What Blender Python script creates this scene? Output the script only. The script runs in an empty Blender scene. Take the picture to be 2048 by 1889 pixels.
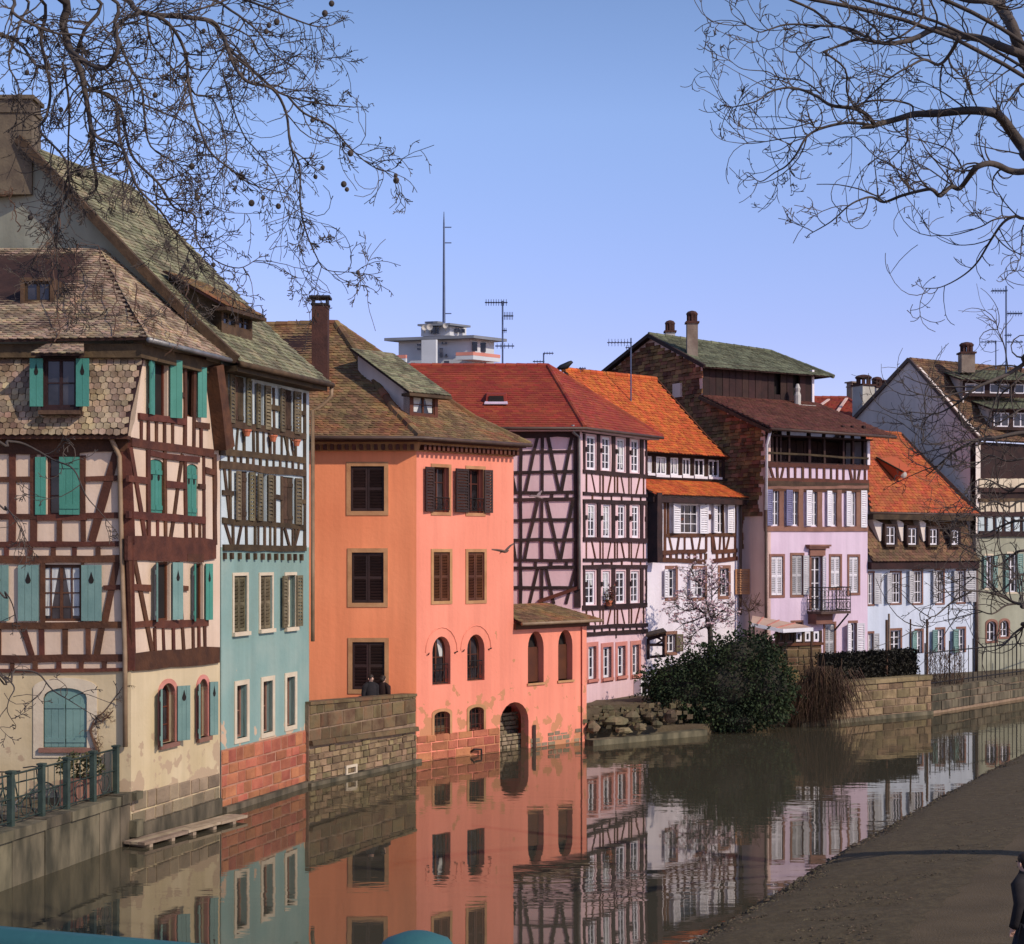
import bpy, math, random
from mathutils import Vector, Matrix
from mathutils.geometry import delaunay_2d_cdt
random.seed(7)
S = bpy.context.scene
COL = S.collection
V = Vector
# ---------------------------------------------------------------- camera, sky, sun, exposure
FPX, HZ, CH = 3200.0, 1100.0, 6.4          # focal length in photo pixels, horizon row, eye height above the water
cam = bpy.data.cameras.new('camera'); co = bpy.data.objects.new('camera', cam); COL.objects.link(co)
cam.sensor_width = 36; cam.lens = 36 * FPX / 2048; cam.shift_y = (HZ - 944.5) / 2048
cam.clip_start = 0.1; cam.clip_end = 6000
co.location = (0, 0, CH); co.rotation_euler = (math.pi / 2, 0, 0); S.camera = co
SUN_AZ, SUN_EL = math.radians(53), math.radians(36)     # azimuth: to the right of straight behind the camera
world = bpy.data.worlds.new('World'); S.world = world; world.use_nodes = True
nt = world.node_tree; bg = nt.nodes['Background']
sky = nt.nodes.new('ShaderNodeTexSky'); sky.sky_type = 'NISHITA'; sky.sun_disc = False
sky.sun_elevation = SUN_EL; sky.altitude = 100; sky.air_density = 1.0; sky.dust_density = 0.35; sky.ozone_density = 4.0
sd = V((math.sin(SUN_AZ) * math.cos(SUN_EL), -math.cos(SUN_AZ) * math.cos(SUN_EL), math.sin(SUN_EL)))
sky.sun_rotation = math.atan2(sd.x, sd.y)
tint = nt.nodes.new('ShaderNodeMix'); tint.data_type = 'RGBA'; tint.blend_type = 'MULTIPLY'; tint.inputs[0].default_value = 1
tcs = nt.nodes.new('ShaderNodeTexCoord'); sxs = nt.nodes.new('ShaderNodeSeparateXYZ'); rs = nt.nodes.new('ShaderNodeValToRGB'); sc_ = nt.nodes.new('ShaderNodeVectorMath'); sc_.operation = 'MULTIPLY'
rs.color_ramp.elements[0].position = .13; rs.color_ramp.elements[0].color = (.84, .75, .90, 1); rs.color_ramp.elements[1].position = .26; rs.color_ramp.elements[1].color = (.97, .97, .98, 1); q_ = rs.color_ramp.elements.new(.36); q_.color = (.80, .86, .84, 1)   # lavender haze towards the horizon
sc_.inputs[1].default_value = (1.32, 1.15, 1.25)
nt.links.new(tcs.outputs['Generated'], sxs.inputs[0]); nt.links.new(sxs.outputs[2], rs.inputs[0]); nt.links.new(rs.outputs[0], sc_.inputs[0]); nt.links.new(sc_.outputs[0], tint.inputs[7])
nt.links.new(sky.outputs[0], tint.inputs[6]); nt.links.new(tint.outputs[2], bg.inputs[0])
bg.inputs[1].default_value = 0.140
sl = bpy.data.lights.new('sun', 'SUN'); so = bpy.data.objects.new('sun', sl); COL.objects.link(so)
sl.energy = 3.35; sl.angle = math.radians(0.6); sl.color = (1.0, 0.89, 0.75)
so.rotation_euler = sd.to_track_quat('Z', 'Y').to_euler(); so.location = sd * 60
vs = S.view_settings; vs.view_transform = 'Standard'; vs.look = 'None'; vs.gamma = 1; vs.exposure = 0.08; vs.use_curve_mapping = False
S.render.engine = 'CYCLES'; S.cycles.max_bounces = 6; S.cycles.use_denoising = True

# ---------------------------------------------------------------- helpers
def K(x0, y0, s):
    return lambda x, y: (x0 + x * s, y0 + y * s)
ID = lambda x, y: (x, y)
K1 = K(0, 650, .2489); K2 = K(0, 1050, .2489); K3 = K(0, 1430, .3493); K4 = K(400, 600, .2705); K5 = K(420, 1100, .2705)
K6 = K(600, 600, .2706); K7 = K(600, 1060, .2706); K8 = K(980, 1160, .2165); K9 = K(1000, 700, .2921); K10 = K(1260, 720, .2165)
K11 = K(1200, 600, .2994); K12 = K(1280, 960, .2395); K13 = K(1640, 560, .2706); K14 = K(1700, 960, .2706); K15 = K(1140, 1220, .3094)
K16 = K(1400, 1400, .3234); K17 = K(0, 0, .4192); K18 = K(1420, 0, .3464); K19 = K(740, 420, .2595); K21 = K(0, 180, .2922)

def at(x, y, Y):                           # the point seen at photo pixel (x, y) at distance Y
    return V(((x - 1024) / FPX * Y, Y, CH + (HZ - y) / FPX * Y))
def atz(x, y, z):                          # ... on the level z
    Y = (CH - z) * FPX / (y - HZ)
    return V(((x - 1024) / FPX * Y, Y, z))

class Fac:                                 # a vertical plane: u along it, z up, d outwards
    def __init__(s, a, b):
        s.o = V((a[0], a[1])); e = V((b[0], b[1])) - s.o
        s.len = e.length; s.u = e / s.len; s.n = V((s.u.y, -s.u.x))
        s.u3 = V((s.u.x, s.u.y, 0)); s.n3 = V((s.n.x, s.n.y, 0))
    def uz(s, x, y):
        d = V(((x - 1024) / FPX, 1)); k = s.o.dot(s.n) / d.dot(s.n)
        return (d * k - s.o).dot(s.u), CH + k * (HZ - y) / FPX
    def P(s, u, z, d=0):
        q = s.o + s.u * u + s.n * d
        return V((q.x, q.y, z))
    def off(s, d):
        q = s.o + s.n * d; e = q + s.u * s.len
        return Fac(q, e)
    def rect(s, k, x0, y0, x1, y1):
        a = k(x0, y0); b = k(x1, y1); xm = (a[0] + b[0]) / 2; ym = (a[1] + b[1]) / 2
        return s.uz(a[0], ym)[0], s.uz(b[0], ym)[0], s.uz(xm, b[1])[1], s.uz(xm, a[1])[1]

class MB:
    def __init__(s): s.v = []; s.f = []; s.r = []
    def add(s, vs, fs, r=0.0):
        b = len(s.v); s.v += [V(p) for p in vs]; s.f += [tuple(i + b for i in f) for f in fs]; s.r += [r] * len(fs)
    def hexa(s, p, r=0.0):                 # p: 4 bottom + 4 top corners
        s.add(p, [(3, 2, 1, 0), (4, 5, 6, 7), (0, 1, 5, 4), (1, 2, 6, 5), (2, 3, 7, 6), (3, 0, 4, 7)], r)
    def box(s, c, x, y, z, r=0.0):         # centre and three half vectors
        c = V(c); s.hexa([c - x - y - z, c + x - y - z, c + x + y - z, c - x + y - z, c - x - y + z, c + x - y + z, c + x + y + z, c - x + y + z], r)
    def abox(s, x0, x1, y0, y1, z0, z1, r=0.0):
        s.hexa([(x0, y0, z0), (x1, y0, z0), (x1, y1, z0), (x0, y1, z0), (x0, y0, z1), (x1, y0, z1), (x1, y1, z1), (x0, y1, z1)], r)
    def fbox(s, fc, u0, u1, z0, z1, d0, d1, r=0.0):
        s.hexa([fc.P(u0, z0, d1), fc.P(u1, z0, d1), fc.P(u1, z0, d0), fc.P(u0, z0, d0), fc.P(u0, z1, d1), fc.P(u1, z1, d1), fc.P(u1, z1, d0), fc.P(u0, z1, d0)], r)
    def prism(s, pts, off, r=0.0):
        n = len(pts); a = [V(p) for p in pts]; b = [p + off for p in a]
        s.add(a + b, [tuple(range(n))[::-1], tuple(range(n, 2 * n))] + [(i, (i + 1) % n, n + (i + 1) % n, n + i) for i in range(n)], r)
    def ring(s, inner, outer, off):        # two loops of equal count, extruded
        n = len(inner); i3 = [V(p) for p in inner]; o3 = [V(p) for p in outer]
        vs = i3 + o3 + [p + off for p in i3] + [p + off for p in o3]; fs = []
        for i in range(n):
            j = (i + 1) % n
            fs += [(i, j, n + j, n + i), (2 * n + i, 3 * n + i, 3 * n + j, 2 * n + j), (i, 2 * n + i, 2 * n + j, j), (n + i, n + j, 3 * n + j, 3 * n + i)]
        s.add(vs, fs)
    def tube(s, pts, rad, n=5, cap=True, r=0.0):
        pts = [V(p) for p in pts]; m = len(pts)
        if not hasattr(rad, '__len__'): rad = [rad] * m
        b = len(s.v); up = V((0, 0, 1)); prev = None
        for i in range(m):
            t = (pts[min(i + 1, m - 1)] - pts[max(i - 1, 0)])
            if t.length < 1e-9: t = V((0, 0, 1))
            t.normalize()
            if prev is None:
                x = t.cross(up if abs(t.z) < .9 else V((1, 0, 0))).normalized()
            else:
                x = prev - t * prev.dot(t)
                x = x.normalized() if x.length > 1e-6 else t.cross(V((1, 0, 0))).normalized()
            prev = x; y = t.cross(x)
            for k in range(n):
                a = 2 * math.pi * k / n
                s.v.append(pts[i] + (x * math.cos(a) + y * math.sin(a)) * rad[i])
        for i in range(m - 1):
            for k in range(n):
                s.f.append((b + i * n + k, b + i * n + (k + 1) % n, b + (i + 1) * n + (k + 1) % n, b + (i + 1) * n + k)); s.r.append(r)
        if cap:
            s.f.append(tuple(b + k for k in range(n))[::-1]); s.r.append(r)
            s.f.append(tuple(b + (m - 1) * n + k for k in range(n))); s.r.append(r)
    def lathe(s, c, prof, n=10, r=0.0):    # prof: (radius, z) from bottom to top
        c = V(c); b = len(s.v); m = len(prof)
        for (q, z) in prof:
            for k in range(n):
                a = 2 * math.pi * k / n; s.v.append(c + V((q * math.cos(a), q * math.sin(a), z)))
        for i in range(m - 1):
            for k in range(n):
                s.f.append((b + i * n + k, b + i * n + (k + 1) % n, b + (i + 1) * n + (k + 1) % n, b + (i + 1) * n + k)); s.r.append(r)
        s.f.append(tuple(b + k for k in range(n))[::-1]); s.f.append(tuple(b + (m - 1) * n + k for k in range(n))); s.r += [r, r]
    def ball(s, c, rx, ry=None, rz=None, n=8, m=6, r=0.0):
        ry = ry or rx; rz = rz or rx; c = V(c); b = len(s.v)
        for i in range(m + 1):
            t = math.pi * (i + .02) / (m + .04)
            for k in range(n):
                a = 2 * math.pi * k / n
                s.v.append(c + V((rx * math.sin(t) * math.cos(a), ry * math.sin(t) * math.sin(a), -rz * math.cos(t))))
        for i in range(m):
            for k in range(n):
                s.f.append((b + i * n + k, b + i * n + (k + 1) % n, b + (i + 1) * n + (k + 1) % n, b + (i + 1) * n + k)); s.r.append(r)

def tag(o, label=None, cat=None, group=None, kind=None):
    if label: o['label'] = label
    if cat: o['category'] = cat
    if group: o['group'] = group
    if kind: o['kind'] = kind
    return o
def thing(name, label, cat, loc, group=None):
    o = bpy.data.objects.new(name, None); COL.objects.link(o); o.location = loc; o.empty_display_size = .3
    return tag(o, label, cat, group)
def rootloc(p):
    l = V((0, 0, 0))
    while p is not None: l = l + p.location; p = p.parent
    return l
def obj(name, mb, mat, parent=None, label=None, kind=None, smooth=False, origin=None, cat=None, group=None):
    me = bpy.data.meshes.new(name); l = rootloc(parent)
    if parent is None:
        if origin is None and mb.v:
            n = len(mb.v); origin = V((sum(p.x for p in mb.v) / n, sum(p.y for p in mb.v) / n, min(p.z for p in mb.v)))
        l = V(origin)
    me.from_pydata([p - l for p in mb.v], [], mb.f)
    if any(mb.r):
        at_ = me.attributes.new('rnd', 'FLOAT', 'FACE'); at_.data.foreach_set('value', mb.r)
    me.materials.append(mat)
    if smooth: me.polygons.foreach_set('use_smooth', [True] * len(me.polygons))
    me.update()
    o = bpy.data.objects.new(name, me); COL.objects.link(o)
    if parent is None: o.location = l
    else: o.parent = parent
    return tag(o, label, cat, group, kind)

# ---------------------------------------------------------------- materials
def mk(name, c1, c2=None, scale=1.0, rough=.8, bump=0.0, bscale=None, stretch=(1, 1, 1), rnd=0.0, detail=4, metal=0.0, spec=.3, lo=.35, hi=.65, patch=None, c3=None, streak=None):
    m = bpy.data.materials.new(name); m.use_nodes = True; t = m.node_tree; N = t.nodes.new; L = t.links.new
    b = t.nodes['Principled BSDF']; b.inputs['Roughness'].default_value = rough; b.inputs['Metallic'].default_value = metal
    b.inputs['Specular IOR Level'].default_value = spec
    g = N('ShaderNodeNewGeometry'); mp = N('ShaderNodeMapping'); mp.inputs['Scale'].default_value = stretch; L(g.outputs['Position'], mp.inputs[0])
    c2 = c2 or tuple(x * .85 for x in c1)
    nz = N('ShaderNodeTexNoise'); nz.inputs['Scale'].default_value = scale; nz.inputs['Detail'].default_value = detail; L(mp.outputs[0], nz.inputs[0])
    cr = N('ShaderNodeValToRGB'); e = cr.color_ramp.elements; e[0].position = lo; e[1].position = hi
    e[0].color = (*c1, 1); e[1].color = (*c2, 1)
    if c3: q = e.new((lo + hi) / 2); q.color = (*c3, 1)
    L(nz.outputs[0], cr.inputs[0]); out = cr.outputs[0]
    if streak is None: streak = .13 if 'plaster' in name else 0
    if streak:                             # rain streaks and blotches in the paint
        ms = N('ShaderNodeMapping'); ms.inputs['Scale'].default_value = (2.6, 2.6, .16); L(g.outputs['Position'], ms.inputs[0])
        ns = N('ShaderNodeTexNoise'); ns.inputs['Scale'].default_value = 1.0; ns.inputs['Detail'].default_value = 7; ns.inputs['Roughness'].default_value = .6; L(ms.outputs[0], ns.inputs[0])
        rs_ = N('ShaderNodeMapRange'); rs_.inputs[1].default_value = .35; rs_.inputs[2].default_value = .72; rs_.inputs[3].default_value = 1.05; rs_.inputs[4].default_value = 1 - streak; L(ns.outputs[0], rs_.inputs[0])
        h_ = N('ShaderNodeHueSaturation'); L(rs_.outputs[0], h_.inputs['Value']); L(out, h_.inputs['Color']); out = h_.outputs[0]
    if patch:                              # flaking: shaped patches of another colour, thicker low down
        pc, psc, z0, z1, thr = patch
        n2 = N('ShaderNodeTexNoise'); n2.inputs['Scale'].default_value = psc; n2.inputs['Detail'].default_value = 6; L(g.outputs['Position'], n2.inputs[0])
        sx = N('ShaderNodeSeparateXYZ'); L(g.outputs['Position'], sx.inputs[0])
        mr = N('ShaderNodeMapRange'); mr.inputs[1].default_value = z0; mr.inputs[2].default_value = z1; mr.inputs[3].default_value = .25; mr.inputs[4].default_value = 0; L(sx.outputs[2], mr.inputs[0])
        ad = N('ShaderNodeMath'); ad.operation = 'ADD'; L(n2.outputs[0], ad.inputs[0]); L(mr.outputs[0], ad.inputs[1])
        m2 = N('ShaderNodeMapRange'); m2.inputs[1].default_value = thr; m2.inputs[2].default_value = thr + .02; L(ad.outputs[0], m2.inputs[0])
        mx = N('ShaderNodeMix'); mx.data_type = 'RGBA'; mx.inputs[7].default_value = (*pc, 1); L(m2.outputs[0], mx.inputs[0]); L(out, mx.inputs[6]); out = mx.outputs[2]
    if rnd:
        a = N('ShaderNodeAttribute'); a.attribute_name = 'rnd'; oi = N('ShaderNodeObjectInfo')
        ad = N('ShaderNodeMath'); ad.operation = 'ADD'; L(a.outputs['Fac'], ad.inputs[0]); L(oi.outputs['Random'], ad.inputs[1])
        fr = N('ShaderNodeMath'); fr.operation = 'FRACT'; L(ad.outputs[0], fr.inputs[0])
        mr = N('ShaderNodeMapRange'); mr.inputs[3].default_value = 1 - rnd; mr.inputs[4].default_value = 1 + rnd; L(fr.outputs[0], mr.inputs[0])
        hs = N('ShaderNodeHueSaturation'); L(mr.outputs[0], hs.inputs['Value']); L(out, hs.inputs['Color'])
        m3 = N('ShaderNodeMath'); m3.operation = 'MULTIPLY'; m3.inputs[1].default_value = 7.31; L(fr.outputs[0], m3.inputs[0])
        f2 = N('ShaderNodeMath'); f2.operation = 'FRACT'; L(m3.outputs[0], f2.inputs[0])
        mh = N('ShaderNodeMapRange'); mh.inputs[3].default_value = .5 - .05 * rnd; mh.inputs[4].default_value = .5 + .05 * rnd; L(f2.outputs[0], mh.inputs[0]); L(mh.outputs[0], hs.inputs['Hue'])
        out = hs.outputs[0]
    L(out, b.inputs['Base Color'])
    if bump:
        n3 = N('ShaderNodeTexNoise'); n3.inputs['Scale'].default_value = bscale or scale * 6; n3.inputs['Detail'].default_value = 5; L(mp.outputs[0], n3.inputs[0])
        bm = N('ShaderNodeBump'); bm.inputs['Strength'].default_value = bump; bm.inputs['Distance'].default_value = .03; L(n3.outputs[0], bm.inputs['Height']); L(bm.outputs[0], b.inputs['Normal'])
    return m
M = {}
M['cream'] = mk('cream_plaster', (.50, .385, .22), (.57, .45, .28), .7, .9, .25, 9, patch=((.42, .30, .19), 2.2, 1.0, 2.6, .72))
M['pinkcream'] = mk('pink_cream_plaster', (.58, .42, .30), (.65, .49, .37), .8, .9, .25, 9)
M['bluewhite'] = mk('blue_white_plaster', (.44, .50, .50), (.53, .58, .59), .9, .9, .2, 9)
M['turquoise'] = mk('turquoise_plaster', (.20, .285, .245), (.26, .345, .30), .55, .9, .3, 8, patch=((.52, .36, .24), 1.5, 1.2, 3.0, .74), c3=(.21, .315, .28))
M['coral'] = mk('coral_plaster', (.73, .232, .148), (.79, .262, .170), .5, .9, .25, 8, patch=((.50, .215, .105), 2.3, 0.2, 3.2, .725))
M['coralside'] = mk('coral_shaded_side_plaster', (.80, .245, .108), (.86, .285, .13), .35, .9, .25, 8)  # same coral paint; the side face's light is put into its colour
M['lilac'] = mk('lilac_plaster', (.64, .42, .43), (.70, .48, .49), .8, .9, .2, 9)
M['lilacpale'] = mk('pale_lilac_plaster', (.60, .45, .54), (.66, .51, .60), .6, .9, .2, 9)
M['lavwhite'] = mk('lavender_white_plaster', (.70, .62, .66), (.76, .69, .72), .6, .9, .2, 9)
M['tanplaster'] = mk('tan_plaster', (.66, .43, .36), (.72, .50, .42), .8, .9, .2, 9)
M['skywhite'] = mk('sky_white_plaster', (.50, .54, .62), (.58, .61, .68), .6, .9, .2, 9)
M['greyplaster'] = mk('grey_plaster', (.26, .25, .18), (.33, .32, .235), .9, .95, .3, 6)
M['beige'] = mk('beige_plaster', (.66, .56, .50), (.72, .62, .55), .5, .9, .2, 8)
M['timber'] = mk('red_brown_timber', (.105, .036, .018), (.06, .021, .012), 3, .75, .5, 14, rnd=.25)
M['darktimber'] = mk('dark_timber', (.040, .016, .014), (.022, .010, .010), 3, .7, .4, 14, rnd=.25)
M['oldtimber'] = mk('old_timber', (.085, .050, .026), (.045, .026, .014), 3, .8, .5, 14, rnd=.3)
M['loft'] = mk('loft_boards', (.040, .016, .013), (.022, .009, .008), 2, .8, .4, 12, rnd=.3)
M['teal'] = mk('teal_paint', (.052, .205, .155), (.068, .24, .185), 2, .55, .2, 20, rnd=.15)
M['tealgrey'] = mk('grey_teal_paint', (.17, .27, .235), (.13, .22, .195), 2, .6, .2, 20, rnd=.15)
M['olive'] = mk('olive_louvre_wood', (.16, .13, .075), (.10, .075, .04), 3, .8, .3, 20, rnd=.25)
M['brownshut'] = mk('dark_brown_paint', (.040, .018, .014), (.026, .012, .010), 2, .6, .2, 20, rnd=.2)
M['rustshut'] = mk('rust_brown_paint', (.105, .030, .012), (.07, .02, .01), 2, .65, .2, 20, rnd=.2)
M['whitepaint'] = mk('white_paint', (.74, .70, .72), (.66, .62, .64), 2, .5, .1, 20, rnd=.06)
M['greyshut'] = mk('grey_louvre_paint', (.46, .44, .44), (.38, .36, .36), 2, .6, .1, 20, rnd=.12)
M['blueshut'] = mk('blue_grey_paint', (.22, .21, .33), (.17, .16, .27), 2, .6, .1, 20, rnd=.12)
M['surround'] = mk('tan_stone_trim', (.46, .24, .11), (.36, .17, .075), 2.2, .85, .3, 14, rnd=.1)
M['pinkstone'] = mk('pink_stone_trim', (.55, .22, .17), (.46, .17, .13), 2.2, .85, .3, 14, rnd=.08)
M['brownstone'] = mk('brown_stone_trim', (.25, .12, .085), (.18, .085, .06), 2.2, .85, .3, 14, rnd=.1)
M['creamtrim'] = mk('cream_trim', (.60, .50, .36), (.52, .42, .30), 2.2, .85, .3, 14)
M['mortar'] = mk('mortar', (.20, .13, .085), (.28, .19, .12), 4, .95, .6, 14)
M['stonetan'] = mk('tan_stone', (.25, .17, .095), (.14, .095, .052), 2.6, .9, .8, 12, rnd=.35, c3=(.195, .135, .07))
M['stonegreyA'] = mk('weathered_base_stone', (.27, .20, .125), (.18, .135, .085), 2.0, .9, .8, 12, rnd=.25)
M['pinkmortar'] = mk('pink_mortar', (.40, .20, .13), (.32, .15, .09), 4, .95, .5, 14)
M['stonered'] = mk('red_sandstone', (.42, .145, .072), (.30, .095, .05), 2.2, .9, .7, 12, rnd=.25)
M['stonegrey'] = mk('grey_quay_stone', (.15, .12, .075), (.050, .043, .027), 2.6, .95, .8, 9, rnd=.25, stretch=(1, 1, .35))
M['stonebrown'] = mk('brown_parapet_stone', (.15, .085, .04), (.085, .05, .025), 1.8, .95, .8, 9, rnd=.3, c3=(.13, .09, .045))
M['tileA'] = mk('weathered_plain_tile', (.36, .25, .145), (.20, .13, .08), 1.6, .9, .5, 20, rnd=.42, c3=(.30, .22, .15))
M['tileB'] = mk('mossy_grey_tile', (.22, .18, .105), (.12, .10, .06), 1.6, .9, .5, 20, rnd=.4, c3=(.20, .19, .11))
M['tileC'] = mk('brown_red_tile', (.24, .105, .045), (.15, .085, .043), .9, .9, .5, 20, rnd=.34, c3=(.19, .12, .055))
M['tileE'] = mk('dark_red_tile', (.30, .050, .022), (.24, .038, .018), .8, .7, .2, 20, rnd=.16)
M['tileF'] = mk('orange_tile', (.50, .118, .026), (.40, .088, .022), 1.2, .85, .4, 20, rnd=.22)
M['tileG'] = mk('green_grey_tile', (.15, .155, .095), (.10, .10, .06), 1.4, .9, .5, 20, rnd=.35)
M['tileGd'] = mk('red_brown_tile', (.13, .045, .03), (.09, .03, .02), 1.4, .9, .4, 20, rnd=.25)
M['tileI'] = mk('rust_orange_tile', (.40, .085, .028), (.30, .085, .033), 1.0, .9, .4, 20, rnd=.22)
M['tileI2'] = mk('mansard_brown_tile', (.16, .085, .045), (.10, .06, .035), 1.4, .9, .4, 20, rnd=.35)
M['gablestone'] = mk('brown_rubble', (.25, .115, .05), (.13, .056, .026), 1.6, .9, .8, 14, rnd=.5)
M['lead'] = mk('lead_grey', (.26, .25, .24), (.18, .17, .16), 3, .45, .1, 20, metal=.4)
M['pipe'] = mk('tan_pipe_paint', (.30, .20, .12), (.22, .14, .08), 3, .5, .1, 20)
M['brownpipe'] = mk('brown_pipe_paint', (.09, .05, .035), (.06, .035, .025), 3, .5, .1, 20)
M['iron'] = mk('dark_iron', (.030, .024, .022), (.02, .017, .016), 5, .55, .2, 30, metal=.3)
M['railgreen'] = mk('green_iron_paint', (.045, .065, .050), (.03, .045, .036), 5, .5, .2, 30)
M['tealrail'] = mk('turquoise_rail_paint', (.035, .13, .13), (.028, .10, .105), 6, .65, .1, 30)
M['chimney'] = mk('soot_brown_brick', (.085, .035, .026), (.05, .022, .018), 3, .9, .5, 16)
M['chimtan'] = mk('tan_chimney_render', (.27, .21, .16), (.18, .13, .10), 2, .9, .4, 14)
M['chimvignette'] = mk('vignetted_chimney_render', (.15, .115, .075), (.095, .07, .05), 2, .9, .5, 14)  # tan chimney render darkened; corner vignette put into the colour
M['chimwhite'] = mk('pale_chimney_render', (.50, .47, .42), (.42, .38, .34), 2, .9, .3, 14)
M['concrete'] = mk('tower_concrete', (.56, .57, .58), (.48, .49, .50), .4, .85, .1, 4)
M['salmon'] = mk('salmon_panel', (.60, .24, .18), (.54, .20, .15), .6, .8)
M['slabgrey'] = mk('grey_roof_slab', (.20, .21, .24), (.16, .17, .19), .5, .8)
M['mast'] = mk('blue_grey_mast', (.09, .12, .20), (.08, .10, .17), 1, .5, metal=.3)
M['bark'] = mk('grey_brown_bark', (.085, .064, .052), (.05, .039, .033), 3, .9, .6, 14)
M['barkpale'] = mk('brown_twig_bark', (.12, .062, .036), (.075, .04, .026), 3, .9, .4, 14)
M['leaf'] = mk('dark_evergreen_leaf', (.014, .023, .009), (.030, .044, .014), 1.1, .85, rnd=.5)
M['leaf2'] = mk('olive_leaf', (.050, .065, .020), (.085, .075, .028), 1.6, .6, rnd=.4)
M['dryleaf'] = mk('dry_brown_stalk', (.10, .056, .032), (.065, .038, .022), 2, .85, rnd=.4)
M['hedge'] = mk('dark_clipped_leaf', (.020, .017, .012), (.034, .029, .018), 2, .8, rnd=.5)
M['blossom'] = mk('pale_pink_petal', (.70, .56, .56), (.62, .40, .42), 5, .6, rnd=.2)
M['terracotta'] = mk('terracotta', (.52, .16, .075), (.44, .12, .06), 4, .8)
M['plank'] = mk('weathered_plank', (.34, .25, .17), (.24, .17, .11), 4, .85, .4, 18, rnd=.25)
M['bank'] = mk('gravel_bank', (.068, .047, .022), (.098, .070, .034), 5.5, .95, .6, 14, detail=8, c3=(.080, .056, .027))
M['path'] = mk('path_asphalt', (.078, .053, .026), (.102, .070, .036), 1.2, .9, .5, 30)
M['ground'] = mk('garden_earth', (.085, .060, .036), (.12, .09, .05), 1.2, .95, .8, 9)
M['rock'] = mk('mossy_rock', (.16, .115, .065), (.10, .085, .045), 2.2, .95, .9, 9, rnd=.4)
M['awning'] = mk('awning_cloth', (.50, .33, .25), (.44, .29, .22), 1, .9)
M['coat'] = mk('black_coat_cloth', (.012, .010, .011), (.02, .016, .017), 6, .9)
M['browncoat'] = mk('dark_brown_coat_cloth', (.030, .014, .010), (.022, .010, .008), 6, .9)
M['trousers'] = mk('dark_trouser_cloth', (.02, .02, .026), (.014, .014, .02), 6, .9)
M['skin'] = mk('skin', (.56, .33, .24), (.52, .30, .21), 8, .6)
M['hair'] = mk('dark_hair', (.02, .012, .008), (.03, .018, .012), 20, .6)
M['gullgrey'] = mk('gull_feather', (.20, .12, .085), (.13, .075, .055), 9, .8)
M['gullpale'] = mk('pale_gull_feather', (.32, .22, .20), (.22, .15, .14), 9, .8)
M['crow'] = mk('black_feather', (.012, .012, .014), (.02, .02, .022), 9, .6)
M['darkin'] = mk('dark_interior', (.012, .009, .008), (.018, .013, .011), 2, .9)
M['curtain'] = mk('net_curtain', (.55, .55, .52), (.46, .46, .44), 4, .9)
M['bikeblack'] = mk('bicycle_black', (.02, .02, .02), (.03, .03, .03), 5, .4)
def glass():
    m = bpy.data.materials.new('window_glass'); m.use_nodes = True; t = m.node_tree; b = t.nodes['Principled BSDF']
    b.inputs['Roughness'].default_value = .06; b.inputs['Specular IOR Level'].default_value = .5
    g = t.nodes.new('ShaderNodeNewGeometry'); n = t.nodes.new('ShaderNodeTexNoise'); n.inputs['Scale'].default_value = 1.7
    r = t.nodes.new('ShaderNodeValToRGB'); r.color_ramp.elements[0].color = (.010, .009, .010, 1); r.color_ramp.elements[1].color = (.05, .045, .05, 1)
    r.color_ramp.elements[0].position = .4; r.color_ramp.elements[1].position = .7
    t.links.new(g.outputs['Position'], n.inputs[0]); t.links.new(n.outputs[0], r.inputs[0]); t.links.new(r.outputs[0], b.inputs['Base Color'])
    return m
M['glass'] = glass()
def watermat():
    m = bpy.data.materials.new('canal_water'); m.use_nodes = True; t = m.node_tree; N = t.nodes.new; L = t.links.new
    t.nodes.remove(t.nodes['Principled BSDF']); out = t.nodes['Material Output']
    d = N('ShaderNodeBsdfDiffuse'); d.inputs[0].default_value = (.062, .054, .036, 1)
    gl = N('ShaderNodeBsdfGlossy'); gl.inputs['Roughness'].default_value = .018; gl.inputs[0].default_value = (.86, .84, .78, 1)
    fr = N('ShaderNodeFresnel'); fr.inputs[0].default_value = 2.25
    mx = N('ShaderNodeMixShader'); L(fr.outputs[0], mx.inputs[0]); L(d.outputs[0], mx.inputs[1]); L(gl.outputs[0], mx.inputs[2]); L(mx.outputs[0], out.inputs[0])
    g = N('ShaderNodeNewGeometry'); mp = N('ShaderNodeMapping'); mp.inputs['Scale'].default_value = (.5, 1.3, 1); L(g.outputs['Position'], mp.inputs[0])
    a = N('ShaderNodeTexNoise'); a.inputs['Scale'].default_value = 1.5; a.inputs['Detail'].default_value = 3; L(mp.outputs[0], a.inputs[0])
    c = N('ShaderNodeTexNoise'); c.inputs['Scale'].default_value = .12; c.inputs['Detail'].default_value = 2; L(mp.outputs[0], c.inputs[0])
    cr = N('ShaderNodeMapRange'); cr.inputs[1].default_value = .42; cr.inputs[2].default_value = .62; cr.inputs[3].default_value = .12; cr.inputs[4].default_value = 1; L(c.outputs[0], cr.inputs[0])
    ml = N('ShaderNodeMath'); ml.operation = 'MULTIPLY'; L(a.outputs[0], ml.inputs[0]); L(cr.outputs[0], ml.inputs[1])
    b = N('ShaderNodeBump'); b.inputs['Strength'].default_value = .14; b.inputs['Distance'].default_value = .05; L(ml.outputs[0], b.inputs['Height'])
    L(b.outputs[0], gl.inputs['Normal']); L(b.outputs[0], fr.inputs['Normal'])
    return m
M['water'] = watermat()
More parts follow.
